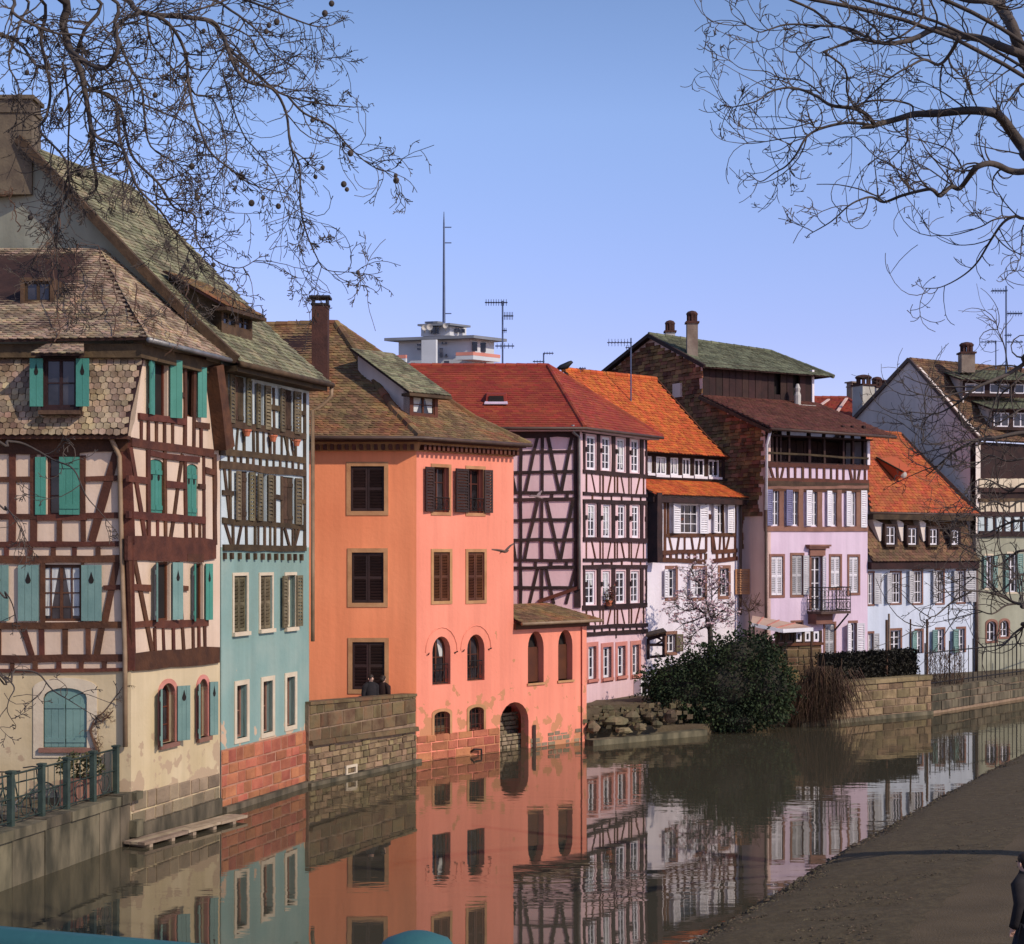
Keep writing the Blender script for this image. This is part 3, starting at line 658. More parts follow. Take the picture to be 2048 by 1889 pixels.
# top storey on the canal face leans back with the tiled mansard
uT = AR.uz(*K1(1178, 170))[0]; zTop = AR.uz(*K1(1450, 170))[1]; r3 = []
for q, c in (((1225, 262, 1345, 740), 'teal'), ((1482, 325, 1568, 740), 'teal')):
    window(AR, HA, AR.rect(K1, *q), r3, rec=.14, frame='rustshut', dark=True, shut=((-1, 165, 'plank', c, .95), (1, 150, 'plank', c, .95)) if q[0] < 1300 else ((1, 150, 'plank', c, .95),))
wall(AR, [(0, zR), (AR.len, zR), (AR.len, zTop + .1), (uT, zTop + .1), (uT * .25, zT + .35)], r3, M['pinkcream'], HA)
beams(AR, HA, K1, [(1045, 940, 1705, 1035, .2), (1020, 1235, 1190, 1255, .15), (1320, 1280, 1485, 1295, .15), (1590, 1298, 1640, 1303, .13), (1640, 1168, 1715, 1190, .15), (1020, 1525, 1640, 1572, .17),
  (1105, 735, 1480, 782, .15), (1555, 802, 1672, 818, .15), (1410, 558, 1482, 566, .12), (1010, 1795, 1722, 1805, .52), (1130, 770, 1130, 945, .1), (1185, 775, 1185, 950, .1), (1252, 780, 1252, 960, .1), (1315, 785, 1315, 965, .1), (1382, 790, 1382, 975, .1),
  (1478, 330, 1478, 985, .13), (1560, 330, 1552, 995, .12), (1608, 800, 1608, 1000, .1), (1040, 985, 1162, 1742, .14), (1183, 1005, 1187, 1742, .14), (1318, 1010, 1325, 1742, .12), (1462, 1040, 1362, 1742, .13), (1480, 1050, 1490, 1745, .13),
  (1632, 1050, 1635, 1745, .12), (1716, 1040, 1722, 1770, .16), (1260, 1560, 1262, 1742, .1), (1545, 1590, 1548, 1745, .1), (1600, 1590, 1600, 1745, .1), (1190, 1030, 1590, 1085, .14), (1406, 320, 1412, 760, .1), (1215, 215, 1640, 300, .2)])
beams(AR, HA, K2, [(1068, 250, 1216, 1015, .14), (1050, 500, 1195, 510, .14), (1430, 508, 1500, 512, .12), (1420, 255, 1472, 1005, .13), (1065, 805, 1240, 790, .15), (1240, 800, 1665, 785, .17), (1235, 830, 1240, 1020, .1), (1305, 825, 1312, 1015, .1), (1385, 820, 1388, 1012, .1),
  (1545, 812, 1548, 1005, .1), (1590, 810, 1592, 1005, .1), (1638, 800, 1642, 1000, .12), (1060, 1105, 1750, 1045, .42), (1195, 255, 1340, 262, .2), (1490, 262, 1620, 270, .2)])
beam(AR, HA, K2, 1035, 240, 1066, 1060, .16); beam(AR, HA, K1, 1665, 330, 1752, 995, .42, 'timber', .34, .02, name='bracket_board')
# corner and base stones
stones(AR, HA, 0, AR.len - .05, .36, 1.08, .33, .50, 'stonegreyA', 0, .03, jit=.25, top=lambda u: 1.10 - .03 * u)
m = MB(); m.fbox(AR, -.02, AR.len, -.3, .37, -.1, .07); obj('footing', m, M['stonegrey'], HA)
# tile-hung mansard face (leans back), small pent hood and dark window
za, zb = zT, AL.uz(200, 692)[1]
fa = Fac((-14.5, 34.52), (A0.x + .06, 34.52)); fb = Fac((-14.5, 35.35), (-8.02, 35.35))
wl = AL.rect(K1, 355, 270, 612, 662)
seenA = lambda p, q: p.x > -11.2
R = roof(HA, [(V((-14.5, 34.50, za)), V((A0.x + .02, 34.50, za))), (V((-14.5, 34.72, za + .5)), V((-8.28, 34.72, za + .5))), (V((-14.5, 35.2, zb)), V((-8.05, 35.2, zb)))], .155, .135, 'tileA', single=seenA, name='tile_hung_face', jit=.014, wob=.02)
mb = MB(); mb.abox(-14.5, A0.x, 34.55, 34.9, za - .10, za - .02); obj('soffit', mb, M['timber'], HA)
fw_ = Fac((-14.5, 34.46), (A0.x, 34.46))
rr = fw_.rect(K1, 355, 270, 612, 662); hh = []
W = window(fw_, HA, rr, hh, rec=.10, frame='darktimber', grid=(2, 2), shut=((-1, 178, 'plank', 'teal', .82), (1, 178, 'plank', 'teal', .82)), hrt=True, d=0.0)
mb = MB(); mb.ring([fw_.P(a, b, .02) for a, b in hh[0]], [fw_.P(a, b, .02) for a, b in loop(*rr, 0, .07)], fw_.n3 * -.8); obj('window_box', mb, M['darktimber'], W)
mb = MB(); mb.fbox(fw_, rr[0] - .1, rr[1] + .1, rr[2] - .16, rr[2] - .075, -.4, .12); obj('sill', mb, M['oldtimber'], W)
hz = rr[3] + .08
roof(HA, [(fw_.P(rr[0] - .2, hz, .3), fw_.P(rr[1] + .25, hz, .3)), (fw_.P(rr[0] - .02, hz + .34, -.55), fw_.P(rr[1] + .02, hz + .34, -.55))], .18, .15, 'tileA', name='window_hood')
# roof over it: front slope and canal slope against the taller neighbour's gable
BG = lambda t, z: V((B0.x - .95 * t, B0.y + .31 * t, z))
eL, eC, eR = V((-14.5, 34.75, 10.92)), V((-7.92, 34.75, 11.02)), V((-6.72, 38.9, 11.02))
pk = at(199, 497, 39.9); tl = at(-300, 497, 42.0)
roof(HA, [(eL, eC), (lerp(eL, tl, .3) + V((0, 0, -.12)), lerp(eC, pk, .3) + V((0, 0, -.12))), (tl, pk)], .19, .17, 'tileA', jit=.014, wob=.02)
vt = BG(.05, 11.45)
roof(HA, [(eC, eR), (lerp(eC, pk, .45) + V((0, 0, -.08)), lerp(eR, BG(3.3, 14.0), .45) + V((0, 0, -.08))), (pk, BG(3.32, 13.95))], .19, .17, 'tileA', hint=V((1, -.4, 1)), jit=.014)
mb = MB(); mb.tube([eC + V((.03, -.03, -.06)), eR + V((.05, 0, -.06))], .06, 6); obj('gutter', mb, M['lead'], HA, smooth=True)
mb = MB(); mb.hexa([V((-14.5, 34.95, 10.6)), V((-8.1, 34.95, 10.6)), V((-7.0, 38.9, 10.6)), V((-14.5, 38.9, 10.6)), V((-14.5, 34.95, 10.9)), V((-8.1, 34.95, 10.9)), V((-7.0, 38.9, 10.9)), V((-14.5, 38.9, 10.9))]); obj('eave_soffit', mb, M['oldtimber'], HA)
# roof hatch
sk = AL.off(-2.2); rr = sk.rect(K21, 165, 1310, 345, 1450); hh = []
W = window(sk, HA, rr, hh, rec=.1, frame='oldtimber', grid=(2, 1), name='roof_window')
mb = MB(); mb.ring([sk.P(a, b, .03) for a, b in hh[0]], [sk.P(a, b, .03) for a, b in loop(*rr, 0, .08)], sk.n3 * -.9); obj('window_box', mb, M['oldtimber'], W)
mb = MB(); mb.fbox(sk, rr[0] - .12, rr[1] + .1, rr[2] - .22, rr[2] - .12, -.6, .12); obj('sill', mb, M['lead'], W)
# ================================================================= house B: turquoise house behind it
HB = thing('half_timbered_house', 'turquoise plaster house with olive louvred shutters and a timbered upper half', 'house', (B0.x, B0.y, 0), 'old houses on the canal bank')
FB = Fac(B0, B1); hb, ht = [], []; zS = 1.5
for q in ((195, 1000, 270, 1390), (390, 970, 460, 1350), (565, 940, 625, 1300)):
    window(FB, HB, FB.rect(K5, *q), hb, rec=.21, frame='brownstone', dark=False, grid=(1, 2), sur='creamtrim', sw=.12)
window(FB, HB, FB.rect(K5, 175, 192, 270, 606), hb, rec=.12, frame='olive', closed=('louvre', 'olive'), sur='creamtrim', sw=.08, sill='creamtrim')
window(FB, HB, FB.rect(K5, 370, 190, 456, 584), hb, rec=.12, frame='olive', closed=('louvre', 'olive'), sur='creamtrim', sw=.08, sill='creamtrim')
window(FB, HB, FB.rect(K5, 560, 188, 628, 572), hb, rec=.2, frame='creamtrim', grid=(1, 2), sur='creamtrim', sw=.08, sill='creamtrim', shut=((-1, 172, 'louvre', 'olive', 1.25), (1, 172, 'louvre', 'olive', 1.0)))
zM = FB.uz(*K4(470, 1830))[1]; zE = 11.3
wall(FB, [(0, -.3), (FB.len, -.3), (FB.len, zM), (0, zM)], hb, M['turquoise'], HB)
for q, s1, s2 in (((245, 565, 330, 925), 1.0, .6), ((435, 625, 468, 958), 2.0, 2.0), ((615, 665, 682, 988), 1.1, 1.2), ((290, 1268, 350, 1635), 1.3, 1.0), ((450, 1288, 488, 1640), 2.2, 1.6), ((615, 1312, 692, 1662), .0, 1.0)):
    sh = [(s, 172, 'louvre', 'olive', f) for s, f in ((-1, s1), (1, s2)) if f]
    window(FB, HB, FB.rect(K4, *q), ht, rec=.12, frame='oldtimber', dark=q[0] in (435, 450), closed=None if q[0] in (435, 450) else ('plank', 'oldtimber'), shut=sh)
wall(FB, [(0, zM), (FB.len, zM), (FB.len, zE), (0, zE)], ht, M['bluewhite'], HB)
OT = 'oldtimber'
beams(FB, HB, K4, [(140, 900, 775, 1012, .16), (140, 1118, 775, 1190, .17), (140, 1218, 775, 1282, .19), (160, 1630, 775, 1685, .14), (165, 1832, 775, 1838, .16), (140, 720, 200, 726, .12), (505, 790, 575, 805, .13), (160, 1425, 240, 1432, .13), (522, 1450, 600, 1466, .13), (735, 1490, 775, 1495, .12), (730, 835, 770, 842, .12),
  (368, 600, 372, 965, .11), (540, 650, 545, 980, .1), (140, 560, 190, 910, .13), (770, 690, 770, 1830, .14), (186, 520, 200, 900, .1), (500, 640, 505, 960, .08),
  (205, 930, 215, 1115, .08), (230, 935, 232, 1120, .08), (318, 950, 320, 1130, .1), (390, 965, 392, 1140, .1), (418, 968, 420, 1142, .08), (465, 980, 466, 1150, .09), (510, 985, 512, 1150, .1), (545, 990, 545, 1150, .08), (600, 1000, 600, 1165, .1), (640, 1010, 642, 1165, .08), (665, 1010, 690, 1165, .08), (700, 1015, 702, 1170, .1), (275, 945, 262, 1120, .08), (620, 1005, 650, 1160, .08)] +
  [(x, y, x, y + 62, .09) for x, y in ((208, 1148), (252, 1152), (298, 1157), (345, 1162), (390, 1167), (440, 1173), (490, 1178), (540, 1183), (588, 1189), (636, 1194), (680, 1199), (725, 1203))] +
  [(215, 1255, 218, 1625, .1), (175, 1250, 215, 1625, .1), (545, 1300, 545, 1650, .11), (600, 1305, 602, 1655, .12), (395, 1275, 397, 1640, .08), (740, 1320, 742, 1680, .1), (525, 1295, 527, 1645, .07),
   (238, 1650, 240, 1830, .1), (180, 1650, 232, 1825, .1), (302, 1660, 270, 1825, .09), (337, 1660, 340, 1830, .1), (402, 1660, 402, 1830, .1), (427, 1665, 427, 1830, .07), (472, 1670, 472, 1830, .09), (515, 1672, 515, 1830, .09), (548, 1672, 548, 1830, .08), (600, 1680, 600, 1832, .1), (620, 1690, 656, 1830, .09), (700, 1695, 700, 1832, .08), (725, 1695, 690, 1830, .09), (680, 1695, 680, 1832, .07)], OT)
for x, y in ((100, 22), (150, 22), (210, 23), (268, 24), (325, 25), (378, 26), (428, 27), (478, 28), (525, 29), (575, 30), (620, 31), (665, 32)):
    beam(FB, HB, K5, x, y, x + 1, y + 48, .09, OT, .07, -.02, name='joist_end')
m = MB(); m.fbox(FB, -.01, FB.len + .01, -.2, zS + .02, 0, .012); obj('base_mortar', m, M['pinkmortar'], HB)
stones(FB, HB, 0, FB.len, 0, zS, .30, .46, 'stonered', 0, .035)
mb = MB(); mb.fbox(FB, -.02, FB.len + .12, .0, .14, 0, .16); obj('plinth_ledge', mb, M['stonegrey'], HB)
# gable wall of B (towards A) and its roof
GB = Fac((B0.x - .95 * 12, B0.y + .31 * 12), (B0.x, B0.y))
wall(GB, [(0, 9), (GB.len, 9), (GB.len, zE), (GB.len - 5.6, 16.7), (0, 11.3)], [], M['greyplaster'], HB)
inw = V((-.95, .31, 0)); b3 = lambda p: V((p.x, p.y, 0))
vL = b3(B0) - inw * .55 + FB.u3 * -.12; vR = b3(B1) - inw * .55 + FB.u3 * .25
e0, e1 = vL + V((0, 0, 10.95)), vR + V((0, 0, 10.95)); g0, g1 = b3(B0) + inw * 5.6 + FB.u3 * -.12 + V((0, 0, 16.75)), b3(B1) + inw * 5.6 + FB.u3 * .2 + V((0, 0, 16.75))
sag = V((0, 0, -.14))
roof(HB, [(e0, e1), (lerp(e0, g0, .25) + sag, lerp(e1, g1, .25) + sag), (g0, g1)], .19, .17, 'tileB', hint=V((1, -.3, 1)), jit=.014, wob=.02)
mb = MB(); bar(mb, e0 + V((-.05, -.1, .04)), lerp(e0, g0, .25) + sag + V((-.05, -.1, .05)), .14, .22); bar(mb, lerp(e0, g0, .25) + sag + V((-.05, -.1, .05)), g0 + V((-.05, -.1, .05)), .14, .22); obj('verge_board', mb, M['oldtimber'], HB)
mb = MB()
for i in range(16):
    a, b = lerp(e0, g0, i / 16 + .004), lerp(e0, g0, (i + .9) / 16); s = sag * (1 - abs(i / 16 - .25) * 1.3)
    bar(mb, a + s + V((-.07, -.13, .17)), b + s + V((-.07, -.13, .17)), .07, .03)
obj('verge_flashing', mb, M['lead'], HB)
mb = MB(); mb.fbox(FB, -.1, FB.len + .1, 10.72, 10.86, -.1, .50); obj('eave_soffit', mb, M['oldtimber'], HB)
mb = MB(); mb.tube([e0 + V((.04, -.02, -.06)), e1 + V((.04, -.02, -.06))], .075, 6); obj('gutter', mb, M['oldtimber'], HB, smooth=True)
e1p = e1 + V((.0, 0, -.1)); pb = FB.P(FB.len + .06, 10.2, .08)
pipe(HB, [e1p, e1p + V((0, 0, -.25)), lerp(e1p, pb, .5) + V((0, 0, -.2)), pb, FB.P(FB.len + .06, 6.2, .08), FB.P(FB.len + .06, 3.9, .08)], .055)
# dormer on B
def shed_dormer(parent, fc, uc0, uc1, dfront, z0, z1, dback, zback, wallmat, tilemat, frame, grid, over=.25, cheek=True, tw=.18, nwin=1, curtain=0):
    ff = fc.off(-dfront); hs = []
    for i in range(nwin):
        a = uc0 + (uc1 - uc0) * (i + .12) / nwin; b = uc0 + (uc1 - uc0) * (i + .88) / nwin
        window(ff, parent, (a, b, z0 + .18, z1 - .14), hs, rec=.08, frame=frame, grid=grid, fw=.04, curtain=curtain, name='dormer_window')
    wall(ff, [(uc0, z0 - .4), (uc1, z0 - .4), (uc1, z1), (uc0, z1)], hs, M[wallmat], parent, name='dormer_front', depth=.12)
    for u in (uc0, uc1):
        m = MB(); m.prism([fc.P(u, z0 - .5, -dfront - .01), fc.P(u, z1, -dfront - .01), fc.P(u, zback, -dback), fc.P(u, zback - .6, -dback)], fc.u3 * (.05 if u == uc0 else -.05)); obj('dormer_cheek', m, M[wallmat if cheek is True else cheek], parent)
    sl = (zback - z1) / (dback - dfront); zf = z1 + .06 - sl * over
    roof(parent, [(fc.P(uc0 - over, zf, -dfront + over), fc.P(uc1 + over, zf, -dfront + over)), (fc.P(uc0 - over, zback + .06, -dback), fc.P(uc1 + over, zback + .06, -dback))], tw, .16, tilemat, hint=fc.n3 + V((0, 0, 2)), name='dormer_roof')
    m = MB(); m.fbox(fc, uc0 - over, uc1 + over, zf - .12, zf - .03, -dfront - .05, -dfront + over + .03); obj('dormer_fascia', m, M['oldtimber'], parent)
nb_ = (e1 - e0).cross(g0 - e0).normalized()
def onB(x, y):
    dr = V(((x - 1024) / FPX, 1, (HZ - y) / FPX)); p = V((0, 0, CH)) + dr * ((e0 - V((0, 0, CH))).dot(nb_) / dr.dot(nb_))
    q = V((p.x, p.y)) - B0; return q.dot(FB.u), -q.dot(FB.n), p.z
qa, qb = onB(*K4(150, 208)), onB(*K4(398, 290)); dd_ = (qa[1] + qb[1]) / 2
zt_ = FB.off(-dd_).uz(*K4(395, 100))[1]; db_ = dd_ + 1.5
shed_dormer(HB, FB, qa[0], qb[0], dd_, min(qa[2], qb[2]), zt_, db_, 10.95 + (db_ + .55) * .943 + .05, 'oldtimber', 'tileC', 'oldtimber', (2, 2), nwin=2, cheek='oldtimber')
# big chimney on the gable end
CHM = lambda x, y: at(x, y, 40.9)
def chimney(parent, base, w, d, h, mat, cap, capmat='slabgrey', ang=0, band=True):
    ca, sa = math.cos(ang), math.sin(ang); x = V((ca, sa, 0)); y = V((-sa, ca, 0)); m = MB()
    m.box(base + V((0, 0, h / 2)), x * w / 2, y * d / 2, V((0, 0, h / 2)))
    o = obj('chimney', m, M[mat], parent); m = MB(); t = base + V((0, 0, h))
    if cap == 'slab':
        m.box(t + V((0, 0, .05)), x * (w / 2 + .07), y * (d / 2 + .07), V((0, 0, .05)))
        m.box(t + V((0, 0, -.28)), x * (w / 2 + .04), y * (d / 2 + .04), V((0, 0, .06)))
    elif cap == 'cowl':
        m.box(t + V((0, 0, .04)), x * (w / 2 + .06), y * (d / 2 + .06), V((0, 0, .04)))
        n = 8
        for i in range(n):
            a = 6.283 * i / n; m.abox(*(lambda c: (c.x - .05, c.x + .05, c.y - .05, c.y + .05, c.z, c.z + .3))(t + x * math.cos(a) * w * .38 + y * math.sin(a) * d * .38 + V((0, 0, .08))))
        m.lathe(t + V((0, 0, .36)), [(w * .52, 0), (w * .56, .07), (w * .40, .16), (w * .12, .2)], 10)
    else:
        m.box(t + V((0, 0, .02)), x * (w / 2 + .03), y * (d / 2 + .03), V((0, 0, .03)))
        for sx in (-1, 1): m.box(t + x * (sx * (w / 2 - .03)) + V((0, 0, .12)), x * .03, y * d / 2, V((0, 0, .10)))
        m.box(t + V((0, 0, .25)), x * (w / 2 + .08), y * (d / 2 + .08), V((0, 0, .035)))
    obj('chimney_cap', m, M[capmat], o); return o
cb = at(22, 330, 40.9)
chimney(HB, V((cb.x, cb.y, 15.4)), 1.30, .8, at(0, 200, 40.9).z - 15.5, 'chimvignette', 'slab', 'chimvignette')
for k, (x, y) in enumerate(((305, 985), (500, 1025), (675, 1058))):
    u, z = FB.uz(*K4(x, y)); p = thing('flower_pot', ['terracotta pot hanging under the first louvred window from the teal-shuttered house', 'terracotta pot hanging under the middle top window of the timbered house', 'round terracotta pot hanging beside the brown downpipe of the turquoise house'][k], 'flower pot', FB.P(u, z - .09, .16), 'pots hung on the timbered wall')
    m = MB(); m.lathe(FB.P(u, z - .09, .16), [(.06, 0), (.10, .13), (.115, .13), (.115, .17), (.09, .17)], 10); obj('pot', m, M['terracotta'], p, smooth=False)
    m = MB(); m.tube([FB.P(u, z, .16), FB.P(u, z + .12, .0)], .012, 4); obj('hanger', m, M['iron'], p)
# ================================================================= house C: coral house with hipped roof and annex over the water
HC = thing('plaster_house', 'coral pink house with arched windows rising straight from the water', 'house', (C0.x, C0.y, 0), 'old houses on the canal bank')
CL = Fac((-9.0, 48.2), C0); CR = Fac(C0, C1)
uM = CR.uz(1027, 1100)[0]; uE = CR.len; zC = 9.42
hl, hr = [], []
for q in ((375, 1230, 622, 1562),): window(CL, HC, CL.rect(K6, *q), hl, rec=.10, frame='brownshut', closed=('louvre', 'brownshut'), sur='surround', sw=.13)
for q in ((383, 168, 618, 540), (387, 830, 625, 1180)): window(CL, HC, CL.rect(K7, *q), hl, rec=.10, frame='brownshut', closed=('louvre', 'brownshut'), sur='surround', sw=.13)
wall(CL, [(0, .5), (CL.len, .5), (CL.len, zC + .3), (0, zC + .3)], hl, M['coralside'], HC)
W1 = window(CR, HC, CR.rect(K6, 985, 1238, 1098, 1570), hr, rec=.24, frame='rustshut', grid=(2, 3), sur='surround', sw=.10, shut=((-1, 172, 'louvre', 'brownshut', 1.25),))
W2 = window(CR, HC, CR.rect(K6, 1240, 1252, 1352, 1576), hr, rec=.24, frame='rustshut', grid=(2, 3), sur='surround', sw=.10, shut=((-1, 172, 'louvre', 'brownshut', 1.9), (1, 172, 'louvre', 'brownshut', 1.0)))
def grille(fc, parent, r, h, d=.04, mat='iron', dens=.16, name='window_grille'):
    u0, u1, z0, z1 = r; m = MB(); zt = z0 + h
    for z in (z0 + .05, zt): m.tube([fc.P(u0, z, d), fc.P(u1, z, d)], .016, 4)
    n = max(3, int((u1 - u0) / dens))
    for i in range(n + 1):
        u = u0 + (u1 - u0) * i / n; m.tube([fc.P(u, z0 + .05, d), fc.P(u, zt, d)], .010, 4)
        if i < n:
            c = u + (u1 - u0) / n / 2
            m.tube([fc.P(c + math.cos(a) * .06, z0 + h * .55 + math.sin(a) * h * .28, d) for a in [6.283 * k / 8 for k in range(9)]], .009, 3)
    return obj(name, m, M[mat], parent)
grille(CR, W1, CR.rect(K6, 985, 1238, 1098, 1565), .42); grille(CR, W2, CR.rect(K6, 1240, 1252, 1352, 1570), .42)
for q in ((985, 165, 1105, 526), (1240, 165, 1360, 522)):
    window(CR, HC, CR.rect(K7, *q), hr, rec=.13, frame='rustshut', closed=('louvre', 'rustshut'), sur='surround', sw=.10)
for q, c in (((978, 788, 1112, 1146), 1), ((1236, 773, 1364, 1116), 0)):
    r = CR.rect(K7, *q); w = window(CR, HC, r, hr, arch=(r[1] - r[0]) * .62, rec=.30, frame='rustshut', grid=(2, 3), curtain=2 if c else 0, fw=.07)
    grille(CR, w, (r[0] + .05, r[1] - .05, r[2], r[3]), .62, -.06)
    m = MB(); g = loop(*r, (r[1] - r[0]) * .62 + .28, .28, 0)[2:]; m.tube([CR.P(a, b, .008) for a, b in g], .018, 5); obj('arch_moulding', m, M['coral'], w)
    for s in (-1, 1):
        m = MB(); u = (r[0] if s < 0 else r[1]) + s * .16; m.tube([CR.P(u, r[2] + .95, 0), CR.P(u + s * .06, r[2] + 1.0, .10)], .02, 5); obj('shutter_catch', m, M['iron'], w)
for q in ((990, 1342, 1106, 1512), (1248, 1310, 1356, 1480)):
    window(CR, HC, CR.rect(K7, *q), hr, arch=.14, rec=.22, frame='rustshut', dark=True, sur='surround', sw=.09, bars=True, gz0=0)
# water gate
gr = CR.rect(K8, 92, 1130, 356, 1560); gate = loop(gr[0], gr[1], -.45, gr[3], (gr[1] - gr[0]) * .5); hr.append(gate); OPEN[0] = gate
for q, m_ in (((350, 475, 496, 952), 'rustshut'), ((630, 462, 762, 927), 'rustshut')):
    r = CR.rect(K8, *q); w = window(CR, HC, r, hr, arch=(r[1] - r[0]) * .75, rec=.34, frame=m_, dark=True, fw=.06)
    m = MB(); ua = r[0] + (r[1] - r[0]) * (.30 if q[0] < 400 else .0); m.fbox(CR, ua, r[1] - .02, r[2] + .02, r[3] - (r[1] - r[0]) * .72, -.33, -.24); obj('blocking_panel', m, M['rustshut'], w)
    m = MB(); m.fbox(CR, r[0] - .05, r[1] + .05, r[2] - .07, r[2], -.3, .05); obj('sill', m, M['surround'], w)
zAx = CR.uz(*K8(500, 385))[1]
wall(CR, [(0, -.6), (gr[0] - .001, -.6), (gr[0] - .001, -.6), (uE, -.6), (uE, zAx), (uM, zAx), (uM, zC + .3), (0, zC + .3)], hr, M['coral'], HC, depth=.34)
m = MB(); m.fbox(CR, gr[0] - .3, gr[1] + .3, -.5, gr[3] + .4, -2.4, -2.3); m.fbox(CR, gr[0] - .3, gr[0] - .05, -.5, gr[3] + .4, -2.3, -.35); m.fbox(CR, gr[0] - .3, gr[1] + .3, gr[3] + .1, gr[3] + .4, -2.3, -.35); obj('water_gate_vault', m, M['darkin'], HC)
fv = CR.off(-.9); gh = gr[3]; stones(fv, HC, gr[0] + .45 * (gr[1] - gr[0]), gr[1] + .4, -.1, gh * .72, .15, .26, 'stonegreyA', 0, .06)
stones(CR.off(-.45), HC, gr[0] - .05, gr[1] + .1, -.2, gh * .30, .16, .24, 'stonegreyA', 0, .05)
SW = Fac(C1, (C1.x - 3.2, C1.y + 2.0)); wall(SW, [(0, -.5), (SW.len, -.5), (SW.len, zAx), (0, zAx)], [], M['coral'], HC)
MW = Fac((CR.P(uM, 0).x, CR.P(uM, 0).y), (CR.P(uM, 0).x - 4, CR.P(uM, 0).y + 4)); wall(MW, [(0, 2), (MW.len, 2), (MW.len, zC + .3), (0, zC + .3)], [], M['coral'], HC)
zs = CR.uz(*K7(1100, 1500))[1]
inwin = lambda u, z: gr[0] - .06 < u < gr[1] + .06 or any(abs(u - (h[0][0] + h[1][0]) / 2) < .62 and z > h[0][1] - .02 for h in hr[6:8])
stones(CR, HC, 0.0, gr[0] - .04, .0, zs, .26, .50, 'stonered', 0, .03, skip=inwin)
stones(CR, HC, gr[1] + .08, uE - .02, .0, .46, .15, .27, 'stonegreyA', 0, .02, skip=lambda u, z: random.random() < .45, top=lambda u: .18 + .30 * abs(math.sin(u * 2.3)) + (.4 if u > uE - .55 else 0))
m = MB(); up = CR.uz(*K8(400, 1340)); ub = CR.uz(*K8(400, 1530)); bar(m, CR.P(up[0], up[1], .06), CR.P(up[0], -.1, .06), .09); obj('mooring_post', m, M['brownpipe'], HC)
m = MB(); q0 = CR.uz(*K7(1262, 1620)); q1 = CR.uz(*K7(1318, 1620)); q2 = CR.uz(*K7(1318, 1690))
m.tube([CR.P(q0[0], q0[1] - .08, .02), CR.P(q0[0], q0[1], .14), CR.P(q1[0], q1[1], .14), CR.P(q1[0], -.1, .14)], .035, 6); obj('mooring_ring', m, M['iron'], HC)
# cornice of little corbels and the gutter
m = MB(); m.hexa([CL.P(0, zC - .05, .06), CL.P(CL.len + .03, zC - .05, .06), CR.P(uM, zC - .05, .07), CL.P(0, zC - .05, -.2)] + [CL.P(0, zC + .28, .2), CL.P(CL.len + .08, zC + .28, .2), CR.P(uM + .1, zC + .28, .2), CL.P(0, zC + .28, -.2)]); obj('cornice', m, M['surround'], HC)
for i in range(28):
    for fc, L_, n in ((CL, CL.len, 28), (CR, uM, 22)):
        if i >= n: continue
        u = L_ * (i + .5) / n; m = MB(); m.fbox(fc, u - .05, u + .05, zC - .02, zC + .14, .05, .30); obj('corbel', m, M['rustshut'], HC)
ov = .42; ze = zC + .34
ec = V((C0.x + .16, C0.y - .50, ze)); el = V((-9.0, C0.y - .50, ze)); er = CR.P(uM + .32, ze, ov)
ap = at(673, 647, 53.5); apl = at(480, 652, 53.9)
dz = V((0, 0, -.26))
roof(HC, [(el, ec), (lerp(el, apl, .28) + dz, lerp(ec, ap, .28) + dz), (lerp(el, apl, .6) + dz * .6, lerp(ec, ap, .6) + dz * .6), (apl, ap)], .185, .165, 'tileC', jit=.014, wob=.025)
roof(HC, [(ec, er), (lerp(ec, ap, .28) + dz, lerp(er, ap, .28) + dz), (lerp(ec, ap, .6) + dz * .6, lerp(er, ap, .6) + dz * .6), (ap + V((-.02, 0, 0)), ap + V((.08, .05, 0)))], .185, .165, 'tileC', hint=V((1, -1, 1)), jit=.014, wob=.025)
ridge(HC, [ec, lerp(ec, ap, .28) + dz, lerp(ec, ap, .6) + dz * .6, ap], .13, 'tileC'); ridge(HC, [apl, ap], .12, 'tileC'); ridge(HC, [er, lerp(er, ap, .28) + dz, lerp(er, ap, .6) + dz * .6, ap], .10, 'tileC')
m = MB(); m.tube([el + V((0, -.04, -.03)), ec + V((.02, -.05, -.03)), er + V((.05, -.02, -.03))], .07, 6); obj('gutter', m, M['brownpipe'], HC, smooth=True)
m = MB(); m.hexa([CL.P(0, ze - .12, .45), V((C0.x + .13, C0.y - .46, ze - .12)), CR.P(uM + .2, ze - .12, .38), CL.P(0, ze - .12, -1)] + [CL.P(0, ze - .05, .45), V((C0.x + .13, C0.y - .46, ze - .05)), CR.P(uM + .2, ze - .05, .38), CL.P(0, ze - .05, -1)]); obj('eave_soffit', m, M['rustshut'], HC)
cb = at(641, 716, 50.6); chimney(HC, V((cb.x, cb.y, cb.z - .8)), .50, .50, at(641, 612, 50.6).z - cb.z + .8, 'chimney', 'flat', 'iron')
# shed dormer: placed by its front
DF = CR.off(-1.0); q = DF.rect(K6, 812, 668, 1020, 890)
shed_dormer(HC, CR, q[0], q[1], 1.0, q[2], q[3] - .02, 3.5, 12.75, 'rustshut', 'tileB', 'rustshut', (2, 2), over=.30, cheek='beige', curtain=1)
